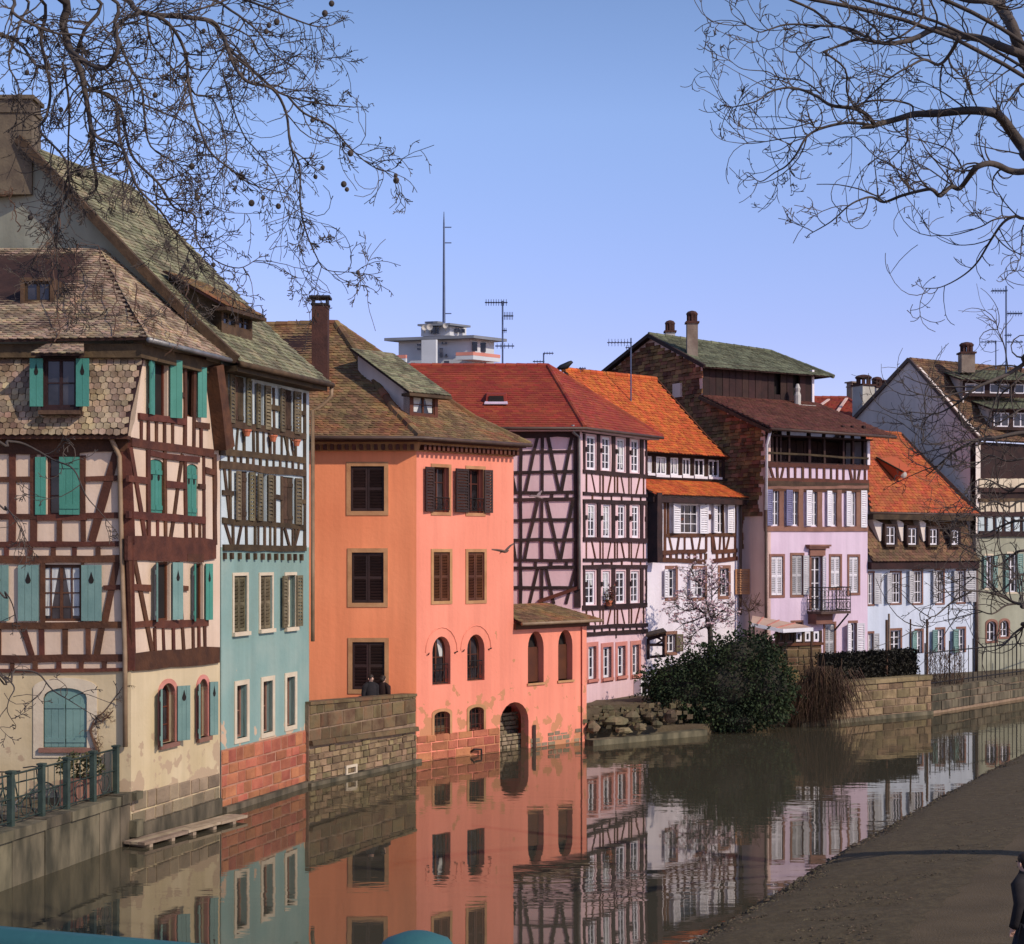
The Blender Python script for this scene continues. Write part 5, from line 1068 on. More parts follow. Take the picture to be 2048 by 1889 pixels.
m = MB(); m.fbox(FI, .0, FI.len, zI1 - .34, zI1 - .04, .0, .25); obj('eave_soffit', m, M['loft'], HI)
FI2 = FI.off(.06)
for q in ((268, 345, 337, 478), (430, 355, 495, 480), (590, 362, 648, 480), (750, 372, 806, 480)):
    hh = []; r = FI2.rect(K14, *q)
    w = window(FI2, HI, r, hh, rec=.10, grid=(2, 2), fw=.06, frame='whitepaint', sill='oldtimber', name='mansard_window')
    m = MB(); m.ring([FI2.P(a, b, .02) for a, b in hh[0]], [FI2.P(a, b, .02) for a, b in loop(*r, 0, .10)], FI2.n3 * -.8); obj('window_box', m, M['loft'], w)
for x0, x1, x2, x3 in ((180, 258, 248, 238), (360, 415, 412, 400), (525, 580, 578, 560)):
    m = MB(); pts = [FI2.uz(*K14(a, b)) for a, b in ((x0, 285), (x1, 320), (x2, 450), (x3, 455))]; m.prism([FI2.P(a, b, -.5) for a, b in pts], FI2.n3 * .36); obj('infill_panel', m, M['beige'], HI)
m = MB(); a_, b_ = FI2.uz(*K14(140, 262)), FI2.uz(*K14(880, 300)); m.fbox(FI2, a_[0], b_[0], b_[1] - .02, b_[1] + .2, -.6, .25); obj('window_canopy', m, M['oldtimber'], HI)
zo = FI.uz(*K13(700, 1720))[1]
p0, p1 = FI.P(.02, zo, .15), FI.P(FI.len + .1, zo, .15); t1 = at(*K13(592, 1140), 72.6); t0 = at(*K13(300, 1150), 71.0); t0.z = t1.z
roof(HI, [(p0, p1), (lerp(p0, t0, .25) + V((0, 0, -.12)), lerp(p1, t1, .25) + V((0, 0, -.12))), (t0, t1)], .2, .17, 'tileI', hint=FI.n3 + V((0, 0, 2)), jit=.014, wob=.02)
ridge(HI, [t0, t1], .1, 'tileI')
m = MB(); m.tube([p0 + V((0, -.03, -.06)), p1 + V((0, -.03, -.06))], .07, 6); obj('gutter', m, M['brownpipe'], HI, smooth=True)
m = MB(); bar(m, p1 + V((.04, 0, -.02)), t1 + V((.04, 0, -.02)), .1, .15); obj('verge_board', m, M['brownpipe'], HI)
# little shed dormer
nrm = (p1 - p0).cross(t0 - p0).normalized(); nrm = nrm if nrm.z > 0 else -nrm
def onroof(x, y, lift=0):
    dr = V(((x - 1024) / FPX, 1, (HZ - y) / FPX)); k = (p0 - V((0, 0, CH))).dot(nrm) / dr.dot(nrm); return V((0, 0, CH)) + dr * k + nrm * lift
da, db, dc, dd_ = onroof(*K13(412, 1318)), onroof(*K13(560, 1480)), onroof(*K13(640, 1440)), onroof(*K13(560, 1310))
m = MB(); m.add([da, db, dc, dd_, db + nrm * .5, dc + nrm * .42], [(0, 4, 5, 3), (0, 1, 4), (1, 2, 5, 4), (3, 5, 2)]); dm = obj('dormer', m, M['tileI'], HI)
m = MB(); bar(m, da + nrm * .06, db + nrm * .56, .14, .05); obj('dormer_edge', m, M['oldtimber'], dm)
m = MB(); m.ball(lerp(db, dc, .3) + nrm * .25 + FI.n3 * .05, .16, .1, .16); obj('dormer_vent', m, M['chimwhite'], dm)
pipe(HI, [FI.P(FI.len - .02, zI - .2, .1), FI.P(FI.len - .02, .9, .1)], .08, 'brownpipe')
# ================================================================= house J: grey gable house at the far right of the row
HJ = thing('gabled_house', 'tall house with a blank beige gable wall and dark timber galleries behind bare branches', 'house', (J0.x, J0.y, 0), 'old houses on the canal bank')
FJ = Fac(J0, J1); jin = V((-FJ.n.x * 0 - FJ.u.y, FJ.u.x, 0)); j3 = lambda t, z, d=0: V((J0.x, J0.y, 0)) + jin * t + FJ.u3 * d + V((0, 0, z))
JG = Fac((j3(9, 0).x, j3(9, 0).y), (J0.x, J0.y)); Lj = JG.len
ua, za_ = JG.uz(1820, 720); ub, zb_2 = JG.uz(*K13(1168, 1145)); uc, zc_ = JG.uz(1700, 850)
sl = (za_ - zc_) / (ua - uc)
wall(JG, [(0, 1), (Lj, 1), (Lj, zb_2), (ua, za_), (max(0, uc - 3), za_ - sl * (ua - max(0, uc - 3)))], [], M['beige'], HJ)
apx = JG.P(ua, za_); ee = JG.P(Lj, zb_2)
ex = (ee - apx); ev = ee + ex * .06
roof(HJ, [(ev, ev + FJ.u3 * 8), (lerp(ev, apx, .3) + V((0, 0, -.15)), lerp(ev, apx, .3) + V((0, 0, -.15)) + FJ.u3 * 8), (apx, apx + FJ.u3 * 8)], .2, .18, 'tileI2', hint=FJ.n3 + V((0, 0, 2)), jit=.014)
ridge(HJ, [apx, apx + FJ.u3 * 8], .11, 'tileI2')
m = MB(); bar(m, ev + V((-.06, -.02, .03)), apx + V((-.06, -.02, .03)), .12, .14); lf = JG.P(max(0, uc - 3), za_ - sl * (ua - max(0, uc - 3))); bar(m, apx + V((-.06, -.02, .03)), lf + V((-.06, -.02, .05)), .12, .16); obj('verge_board', m, M['brownpipe'], HJ)
zJ = zb_2 - .3; hj = []
rows_j = (((1000, 560, 1050, 800), (1165, 545, 1230, 830)), ((1010, 1045, 1080, 1190), (1110, 1040, 1170, 1160)))
for q in rows_j[0]: window(FJ, HJ, FJ.rect(K14, *q), hj, rec=.12, grid=(2, 3), frame='whitepaint', sur='creamtrim', sw=.08, shut=((-1, 165, 'louvre', 'tealgrey', 1.0), (1, 165, 'louvre', 'tealgrey', 1.0)))
for q in rows_j[1]: window(FJ, HJ, FJ.rect(K14, *q), hj, rec=.14, arch=.2, grid=(2, 2), frame='whitepaint', sur='brownstone', sw=.10)
zq = FJ.uz(*K14(1100, 400))[1]
wall(FJ, [(0, .6), (FJ.len, .6), (FJ.len, zq), (0, zq)], hj, M['greyplaster'], HJ)
wall(FJ.off(-.02), [(0, zq), (FJ.len, zq), (FJ.len, zJ), (0, zJ)], [], M['loft'], HJ)
for k, (y, w, mt) in enumerate(((75, .2, 'loft'), (150, .14, 'oldtimber'), (255, .22, 'loft'), (400, .25, 'loft'))): beam(FJ, HJ, K14, 945, y, 1500, y + 2, w, mt, .08, -.05)
for i in range(18):
    x = 965 + i * 22; beam(FJ, HJ, K14, x, -8, x + (4 if i % 2 else -4), 66, .24, 'creamtrim', .05, -.03, name='infill_panel')
    if i % 2 == 0: beam(FJ, HJ, K14, x + 6, 160, x + 6, 250, .30, 'creamtrim', .05, -.03, name='infill_panel')
    if i % 3 == 0: beam(FJ, HJ, K14, x, 262, x, 395, .34, 'bluewhite', .04, -.03, name='infill_panel')
def jd(x0, x1, y0, y1, Y, zback):
    a, b = at(*K13(x0, y1), Y), at(*K13(x1, y1), Y + .5); t = at(*K13(x0, y0), Y).z; f = Fac((a.x, a.y), (b.x, b.y)); 
    r = (0, f.len, a.z, t); hs_ = []
    for i in range(3): window(f, HJ, (f.len * (i + .1) / 3, f.len * (i + .9) / 3, a.z + .15, t - .12), hs_, rec=.08, grid=(2, 1), frame='whitepaint', name='dormer_window')
    wall(f, [(0, a.z), (f.len, a.z), (f.len, t), (0, t)], hs_, M['loft'], HJ, name='dormer_front')
    roof(HJ, [(f.P(-.25, t + .02, .4), f.P(f.len + .2, t + .02, .4)), (f.P(-.25, t + zback, -2.6), f.P(f.len + .2, t + zback, -2.6))], .2, .18, 'tileG', hint=f.n3 + V((0, 0, 2)), name='dormer_roof')
    m = MB(); m.prism([f.P(0, a.z - .3, -.01), f.P(0, t, -.01), f.P(0, t + zback - .1, -2.5), f.P(0, t + zback - 1, -2.5)], f.u3 * .06); obj('dormer_cheek', m, M['beige'], HJ)
jd(1055, 1600, 745, 860, 73.2, .8); jd(1270, 1700, 960, 1110, 72.2, .8)
cb = at(*K13(1083, 690), 74.2); chimney(HJ, cb, .62, .62, at(*K13(1083, 550), 74.2).z - cb.z, 'chimtan', 'cowl', 'chimney')
# ================================================================= house H: dark red roof behind with pale chimneys
HH = thing('house', 'house behind the galleries showing only a dark red roof and pale chimneys', 'house', (17.5, 78, 1), 'old houses on the canal bank')
Y = 82
a, b, c, d = at(*K11(1380, 735), 78), at(*K11(1725, 850), 78), at(*K11(1645, 655), 83), at(*K11(1320, 672), 83)
b.z = a.z = min(a.z, b.z); d.z = c.z
roof(HH, [(a + V((-3, 0, 0)), b + V((1.5, 0, 0))), (d, c)], .22, .2, 'tileE', jit=.01)
roof(HH, [(b + V((1.5, 0, 0)), b + V((2, 9, 0))), (c, c + V((0, 1, 0)))], .22, .2, 'tileE', hint=V((1, 0, 1)), jit=.01)
ridge(HH, [d, c], .1, 'tileE'); ridge(HH, [b + V((1.5, 0, 0)), c], .1, 'tileE')
m = MB()
for x0, y0, x1, y1 in ((1440, 740, 1525, 680), (1560, 795, 1645, 672)):
    q0, q1 = at(*K11(x0, y0), 78.6), at(*K11(x1, y1), 82.2); bar(m, q0 + V((0, -.1, .1)), q1 + V((0, -.1, .1)), .14, .06)
obj('roof_flashing', m, M['tanplaster'], HH)
m = MB(); m.abox(a.x - 3, b.x + 1.4, 78.4, 86, 1, a.z - .1); obj('wall', m, M['beige'], HH)
cb = at(*K11(1760, 780), 77.4); chimney(HH, V((cb.x, cb.y, cb.z - 1)), .75, .75, at(*K11(1760, 578), 77.4).z - cb.z + 1, 'chimwhite', 'cowl', 'chimney', .5)
cb = at(*K11(1850, 700), 79.2); chimney(HH, V((cb.x, cb.y, cb.z - 1)), .50, .5, at(*K11(1850, 590), 79.2).z - cb.z + 1, 'chimwhite', 'cowl', 'chimney', .5)
cb = at(*K11(1686, 680), 83.5); chimney(HH, V((cb.x, cb.y, cb.z - 1)), .42, .42, at(*K11(1686, 585), 83.5).z - cb.z + 1, 'chimtan', 'flat', 'chimtan', .5)
cb = at(*K11(1898, 640), 84); chimney(HH, V((cb.x, cb.y, cb.z - 1.5)), .40, .4, at(*K11(1898, 575), 84).z - cb.z + 1.5, 'tileI', 'flat', 'chimney', .5)
# ================================================================= tower block far behind
YT = 170.0
TP = lambda x, y, Y=YT: at(*K19(x, y), Y)
HT = thing('apartment_tower', 'pale high-rise block with overhanging flat roof and salmon balconies far behind the red roof', 'building', (TP(590, 1200).x, YT, 1))
def block(x0, xm, x1, y0, y1, mat, name, Y=YT, dep=.55, par=None):   # left and right faces meeting at xm, nearest there
    m = MB(); zt, zb = TP(xm, y0, Y).z, TP(xm, y1, Y).z; c = TP(xm, y0, Y); wl = c.x - TP(x0, y0, Y).x; wr = TP(x1, y0, Y).x - c.x
    pl = V((c.x - wl, Y + wl * .25, 0)); pr = V((c.x + wr, Y + wr * .9, 0)); pb = V((c.x - wl + wr, Y + wl * .25 + wr * .9, 0)); pts = [pl, V((c.x, Y, 0)), pr, pb]
    m.prism([p + V((0, 0, zb)) for p in pts], V((0, 0, zt - zb))); return obj(name, m, M[mat], par or HT)
m = block(210, 785, 955, 985, 2600, 'concrete', 'wall')
block(95, 800, 1055, 965, 988, 'slabgrey', 'roof_slab', YT - 1.2); block(180, 800, 985, 985, 1000, 'concrete', 'cornice', YT - .4)
block(390, 615, 740, 885, 968, 'concrete', 'penthouse', YT + 2); block(362, 615, 772, 872, 888, 'slabgrey', 'penthouse_roof', YT + 1); block(420, 520, 560, 858, 873, 'slabgrey', 'roof_box', YT + 3)
st_ = block(395, 508, 520, 1000, 2600, 'concrete', 'stair_tower', YT - 2.2)
m = MB()
for i in range(22):
    q, w = TP(412, 1032 + i * 19, YT - 2.1), TP(492, 1042 + i * 19, YT - 2.1); m.abox(q.x, w.x, YT - 2.35 + .5, YT - 1.9 + .2, w.z, q.z - .02)
obj('louvre_slats', m, M['chimwhite'], st_)
m = MB(); q, w = TP(408, 1025, YT - 2), TP(494, 2400, YT - 2); m.abox(q.x, w.x, YT - 1.80, YT - 1.5, w.z, q.z); obj('stair_glazing', m, M['slabgrey'], st_)
for (x0, xm, x1, y0, dy) in ((160, 275, 285, 1118, 0), (660, 795, 1003, 1095, 0)):
    block(x0, xm, x1, y0, y0 + 26, 'salmon', 'balcony_panel', YT - 2.0); block(x0, xm, x1, y0 + 26, y0 + 58, 'concrete', 'balcony_slab', YT - 1.98); block(x0, xm, x1, y0 + 110, y0 + 150, 'salmon', 'balcony_panel', YT - 2.0)
def twin(x0, x1, y0, y1, Y, mat='glass', name='window'):
    q, w = TP(x0, y0, Y), TP(x1, y1, Y); m = MB(); m.abox(q.x, w.x, Y - .1, Y + .3, w.z, q.z); return obj(name, m, M[mat], HT)
for x0, x1, y0, y1, yy in ((790, 828, 1018, 1090, YT - .2), (840, 893, 1024, 1095, YT + .9), (362, 376, 1035, 1048, YT + .7), (378, 392, 1035, 1048, YT + .7), (362, 392, 1068, 1080, YT + .7), (536, 562, 1065, 1135, YT + .3), (552, 565, 1020, 1034, YT + .3), (580, 592, 1020, 1034, YT + .3), (580, 596, 1112, 1128, YT + .3), (315, 345, 1180, 1215, YT + .9), (570, 610, 1165, 1215, YT), (490, 505, 905, 955, YT + 2), (515, 530, 905, 955, YT + 2), (470, 480, 930, 955, YT + 2.1), (660, 690, 915, 945, YT + 2.3), (705, 732, 920, 948, YT + 2.7), (832, 850, 1165, 1210, YT + 1), (875, 895, 1165, 1215, YT + 1.3)): twin(x0, x1, y0, y1, yy)
mast = thing('radio_mast', 'very tall thin blue grey mast standing on the tower block roof', 'mast', TP(570, 870, YT + 2))
m = MB(); p = [TP(570, y, YT + 2) for y in (870, 600, 350, 100, 15)]; m.tube(p, [.19, .16, .13, .10, .04], 6); obj('pole', m, M['mast'], mast)
for y in (135, 255, 800): q = TP(570, y, YT + 2); m = MB(); bar(m, q + V((-.1, 0, 0)), q + V((.8, 0, 0)), .10); obj('crossbar', m, M['mast'], mast)
for x, y, r in ((582, 895, .28), (460, 905, .34), (420, 910, .30)):
    o = thing('satellite_dish', ['small white dish under the mast on the tower block', 'largest white dish on the penthouse of the tower block', 'white dish at the penthouse end nearest the whip aerial'][(582, 460, 420).index(x)], 'satellite dish', TP(x, y, YT + .9), 'dishes on the tower block')
    m = MB(); c = TP(x, y, YT + .9); n = 12; vs = [c + V((r * math.cos(6.283 * i / n), -.15, r * math.sin(6.283 * i / n))) for i in range(n)] + [c]; m.add(vs, [(i, (i + 1) % n, n) for i in range(n)]); bar(m, c, c + V((0, .8, -.4)), .12); obj('dish', m, M['chimwhite'], o)
def antenna(label, x, y0, y1, Y, k, arms, r=.025, group=None):
    base = at(*k(x, y1), Y); top = at(*k(x, y0), Y); o = thing('roof_antenna', label, 'antenna', base, group)
    m = MB(); m.tube([base, top], r, 5); obj('mast', m, M['mast'], o)
    for (xa, xb, y, nb, hh) in arms:
        a, b = at(*k(xa, y), Y), at(*k(xb, y), Y); m = MB(); m.tube([a, b], r * .7, 4)
        for i in range(nb):
            q = lerp(a, b, (i + .5) / nb); m.tube([q + V((0, -hh, 0)), q + V((0, hh, 0))], r * .5, 3); m.tube([q + V((0, 0, -hh * .5)), q + V((0, 0, hh * .5))], r * .4, 3)
        obj('antenna_arm', m, M['mast'], o)
AG = 'television antennas on the roofs'
antenna('tall antenna with four arms on the dark red roof beside the tower block', 1022, 702, 1245, 61.3, K19, ((885, 1060, 715, 9, .25), (1030, 1105, 818, 6, .3), (1015, 1055, 930, 3, .2), (965, 1112, 1050, 5, .2)), .035, AG)
antenna('small crooked antenna on the ridge of the smooth dark red roof', 1338, 1105, 1215, 61.3, K19, ((1335, 1415, 1106, 4, .12), (1255, 1345, 1170, 4, .12)), .03, AG)
antenna('smallest antenna, beside the crow on the roof ridge', 1620, 1215, 1270, 64.5, K19, ((1612, 1665, 1222, 3, .12),), .03, AG)
antenna('antenna on a thin pole rising from the bright orange roof', 207, 255, 715, 64.9, K11, ((48, 215, 286, 8, .3), (170, 215, 320, 3, .2)), .03, AG)
antenna('tallest antenna, above the house with the beige gable', 1376, 45, 700, 74.5, K13, ((1265, 1385, 82, 6, .25), (1378, 1495, 250, 6, .25), (1365, 1415, 410, 3, .2), (1380, 1500, 460, 4, .2)), .04, AG)
antenna('short antenna next to the tallest one, above the beige gable', 1300, 450, 660, 74.6, K13, ((1185, 1305, 460, 5, .2),), .03, AG)
# ================================================================= quay walls
QL = thing('quay_wall', 'stained grey quay wall under the green railing and the parked bicycles', 'wall', (LQ1.x, LQ1.y, 0), 'walls along the water')
s_ = (LQ1 - LQ0).normalized(); FQ = Fac(LQ0 - s_ * 11.5, LQ1); zq = 1.06; o0 = 11.5
m = MB(); m.fbox(FQ, 0, FQ.len, -.6, zq, -.5, 0); obj('wall', m, M['mortar'], QL)
u = 0.0
while u < FQ.len:
    w = min(random.uniform(.75, 1.3), FQ.len - u)
    m = MB(); m.fbox(FQ, u + .012, u + w - .012, -.5, zq - .17, -.1, random.uniform(.025, .05)); obj('stone_panel', m, M['stonegrey'], QL)
    m = MB(); m.fbox(FQ, u + .01, u + w - .01, zq - .16, zq + random.uniform(.02, .06), -.45, random.uniform(.07, .11)); obj('coping_stone', m, M['stonegrey'], QL)
    u += w
m = MB(); m.fbox(FQ, FQ.len - .05, FQ.len + .25, .15, .5, -.2, .22); m.fbox(FQ, FQ.len - .02, FQ.len + .28, .95, 1.12, -.2, .2); obj('corner_stone', m, M['stonegrey'], QL)
# railing
RL = thing('railing', 'green iron railing with square posts on the quay by the cream house', 'railing', FQ.P(o0, zq, -.2))
zr = lambda x: 0
m = MB()
for dz_, r in ((1.02, .022), (.56, .018), (.12, .016)): m.tube([FQ.P(1.5, zq + dz_, -.2), FQ.P(FQ.len - .12, zq + dz_, -.2)], r, 5)
obj('rail', m, M['railgreen'], RL, smooth=True)
for x in (-700, -420, -230, -90, 115, 290, 432, 582, 712):
    q = FQ.uz(*K3(x, 420)); m = MB(); m.fbox(FQ, q[0] - .055, q[0] + .055, zq, zq + 1.06, -.255, -.145); m.fbox(FQ, q[0] - .075, q[0] + .075, zq + 1.06, zq + 1.10, -.275, -.125); obj('post', m, M['railgreen'], RL)
m = MB()
us = sorted(FQ.uz(*K3(x, 420))[0] for x in (-230, -90, 115, 290, 432, 582, 712))
for a, b in zip(us[:-1], us[1:]):
    for t in (.25, .5, .75):
        u = a + (b - a) * t; m.tube([FQ.P(u, zq + .12, -.2), FQ.P(u, zq + 1.02, -.2)], .009, 4)
    c = (a + b) / 2; m.tube([FQ.P(c + math.cos(k) * .20, zq + .34 + math.sin(k) * .19, -.2) for k in [6.283 * j / 12 for j in range(13)]], .011, 4)
obj('baluster', m, M['railgreen'], RL, kind='stuff')
# bicycles
def bicycle(label, fc, u, d, z, ang=0, sc=1.0):
    o = thing('bicycle', label, 'bicycle', fc.P(u, z, d), 'bicycles behind the quay railing')
    a = math.radians(ang); x = fc.u3 * math.cos(a) + fc.n3 * math.sin(a); y = V((-x.y, x.x, 0)); c = fc.P(u, z, d); W = lambda p, q: c + x * p * sc + V((0, 0, q * sc))
    for px in (-.52, .52):
        m = MB(); m.tube([W(px + .33 * math.cos(k), .34 + .33 * math.sin(k)) for k in [6.283 * j / 20 for j in range(21)]], .018, 5, cap=False); w = obj('wheel', m, M['bikeblack'], o, smooth=True)
        m = MB()
        for j in range(8): k = 6.283 * j / 8; m.tube([W(px, .34), W(px + .32 * math.cos(k), .34 + .32 * math.sin(k))], .004, 3)
        obj('spokes', m, M['lead'], w, kind='stuff')
    m = MB(); bb, st, hd, hb = W(-.08, .30), W(-.20, .82), W(.36, .84), W(.40, .66)
    for p, q in ((bb, st), (bb, hb), (W(-.18, .74), W(.37, .78)), (W(-.52, .34), bb), (W(-.52, .34), W(-.19, .76)), (W(.52, .34), hb), (hb, hd)): m.tube([p, q], .017, 5)
    obj('frame', m, M['railgreen'], o, smooth=True)
    m = MB(); m.tube([hd, W(.34, .98)], .014, 5); m.tube([W(.22, .98) + y * .26, W(.36, 1.0) + y * .14, W(.36, 1.0) - y * .14, W(.22, .98) - y * .26], .014, 5); obj('handlebar', m, M['bikeblack'], o)
    m = MB(); m.tube([st, W(-.22, .94)], .013, 5); m.hexa([W(-.36, .93) + y * .08, W(-.06, .94) + y * .02, W(-.06, .94) - y * .02, W(-.36, .93) - y * .08, W(-.36, .99) + y * .08, W(-.06, .98) + y * .02, W(-.06, .98) - y * .02, W(-.36, .99) - y * .08]); obj('saddle', m, M['bikeblack'], o)
    m = MB(); m.tube([W(-.08 + .10 * math.cos(k), .30 + .10 * math.sin(k)) for k in [6.283 * j / 10 for j in range(11)]], .01, 4); bar(m, W(-.08, .30) + y * .1, W(-.08, .14) + y * .1, .03); obj('chainring', m, M['lead'], o)
bicycle('dark bicycle leaning behind the green railing, nearer the flower box', FQ, FQ.uz(*K3(320, 480))[0], -.75, GZ, 20)
bicycle('dark bicycle behind the green railing, farther from the flower box', FQ, FQ.uz(*K3(190, 500))[0], -.85, GZ, -8)
# flower box
q = FQ.uz(*K3(630, 400)); pb_ = thing('flower_box', 'wooden flower box with a green shrub behind the quay railing', 'flower box', FQ.P(q[0], GZ, -.62))
m = MB(); m.fbox(FQ, q[0] - .60, q[0] + .45, GZ, GZ + .55, -.85, -.45); obj('box', m, M['brownstone'], pb_)
def leaves(m, c, r, n, s, flat=1.0, shell=.5):
    for i in range(n):
        while True:
            p = V((random.uniform(-1, 1), random.uniform(-1, 1), random.uniform(-1, 1)))
            if shell < p.length < 1: break
        q = V(c) + V((p.x * r[0], p.y * r[1], p.z * r[2])); a = V((random.gauss(0, 1), random.gauss(0, 1), random.gauss(0, .6))).normalized() * s * random.uniform(.6, 1.4); b = a.cross(V((random.gauss(0, 1), random.gauss(0, 1), random.gauss(0, 1)))).normalized() * s * .45
        m.add([q - a, q + b, q + a, q - b], [(0, 1, 2, 3)], random.random())
m = MB(); leaves(m, FQ.P(q[0] - .1, GZ + .8, -.65), (.55, .28, .32), 420, .06, shell=0); obj('shrub', m, M['leaf2'], pb_, kind='stuff')
# palm-like fronds entering at the lower left edge
fp = thing('fern_plant', 'dark spiky fronds poking in at the edge of the quay beside the railing', 'plant', V((-11.3, 31.5, GZ)))
m = MB()
for k_ in range(9):
    a = random.uniform(-.7, .7); b0 = V((-11.25 + random.uniform(-.2, .1), 31.6, GZ)); pts = [b0 + V((math.sin(a) * t * .5 + .06 * t, 0, 1.9 * t - .35 * t * t)) for t in (0, .25, .5, .75, 1)]
    m.tube(pts, [.02, .018, .014, .01, .005], 4)
    for i in range(5, 24):
        t = i / 24; j = min(3, int(t * 4)); p = lerp(pts[j], pts[j + 1], t * 4 - j)
        for s in (-1, 1): m.add([p, p + V((s * .13, .02, .05)), p + V((s * .20, 0, .02)), p + V((s * .10, -.02, -.03))], [(0, 1, 2, 3)], random.random())
obj('fronds', m, M['leaf'], fp)
# floating planks
pr0, pr1 = atz(*K3(790, 738), .10), atz(*K3(1385, 578), .10)
PR = thing('plank_raft', 'weathered plank raft floating along the foot of the cream house', 'raft', pr0)
t_ = (pr1 - pr0).normalized(); n_ = V((t_.y, -t_.x, 0)); L_ = (pr1 - pr0).length
for r_ in range(3):
    u = 0
    while u < L_:
        w = min(random.uniform(1.2, 2.2), L_ - u); m = MB(); c = pr0 + t_ * (u + w / 2) + n_ * (.08 - r_ * .19) + V((0, 0, random.uniform(-.01, .015))); m.box(c, t_ * (w / 2 - .01), n_ * .088, V((0, 0, .03))); obj('plank', m, M['plank'], PR); u += w
m = MB()
for k_ in range(5): c = pr0 + t_ * (L_ * (k_ + .3) / 5) + n_ * -.1 + V((0, 0, -.07)); m.box(c, t_ * .06, n_ * .27, V((0, 0, .035)))
obj('crossbeam', m, M['plank'], PR)
# terrace wall in front of the coral house
TW = thing('terrace_wall', 'brown stone parapet over a rubble quay wall in front of the coral house', 'wall', (T0.x, T0.y, 0), 'walls along the water')
FT = Fac(T0, C0 + V((-.02, -.02))); zt0, zt1 = 2.27, 2.06; zl0, zl1 = 1.10, .95
lz = lambda u, a, b: a + (b - a) * u / FT.len
m = MB(); m.hexa([FT.P(0, -.5, 0), FT.P(FT.len, -.5, 0), FT.P(FT.len, -.5, -.35), FT.P(0, -.5, -.35), FT.P(0, zt0 - .06, 0), FT.P(FT.len, zt1 - .06, 0), FT.P(FT.len, zt1 - .06, -.35), FT.P(0, zt0 - .06, -.35)]); obj('wall', m, M['mortar'], TW)
stones(FT, TW, .02, FT.len - .02, zl1 + .22, zt0, .36, .55, 'stonebrown', 0, .035, top=lambda u: lz(u, zt0, zt1) - .07)
u = 0
while u < FT.len:
    w = min(random.uniform(.7, 1.2), FT.len - u); a, b = lz(u, zt0, zt1), lz(u + w, zt0, zt1)
    m = MB(); m.hexa([FT.P(u + .01, a - .07, .06), FT.P(u + w - .01, b - .07, .06), FT.P(u + w - .01, b - .07, -.38), FT.P(u + .01, a - .07, -.38), FT.P(u + .01, a + .01, .06), FT.P(u + w - .01, b + .01, .06), FT.P(u + w - .01, b + .01, -.38), FT.P(u + .01, a + .01, -.38)]); obj('coping_stone', m, M['stonebrown'], TW)
    a, b = lz(u, zl0, zl1), lz(u + w, zl0, zl1)
    m = MB(); m.hexa([FT.P(u + .01, a, .14), FT.P(u + w - .01, b, .14), FT.P(u + w - .01, b, -.1), FT.P(u + .01, a, -.1), FT.P(u + .01, a + .13, .11), FT.P(u + w - .01, b + .13, .11), FT.P(u + w - .01, b + .13, -.1), FT.P(u + .01, a + .13, -.1)]); obj('ledge_stone', m, M['stonebrown'], TW)
    u += w
stones(FT, TW, 0, FT.len - .02, .12, zl0 + .02, .17, .34, 'stonetan', 0, .05, top=lambda u: lz(u, zl0, zl1) - .04 - .08 * abs(math.sin(u * 9)))
m = MB(); m.fbox(FT, -.1, FT.len + .1, -.3, .10, -.1, .16); obj('footing', m, M['stonegrey'], TW)
m = MB(); q = FT.uz(*K7(365, 1775)); m.ring([FT.P(a, b, .03) for a, b in loop(q[0] - .2, q[0] + .2, q[1] - .08, q[1] + .08)], [FT.P(a, b, .03) for a, b in loop(q[0] - .28, q[0] + .28, q[1] - .15, q[1] + .15)], FT.n3 * .06); obj('drain_outlet', m, M['creamtrim'], TW)
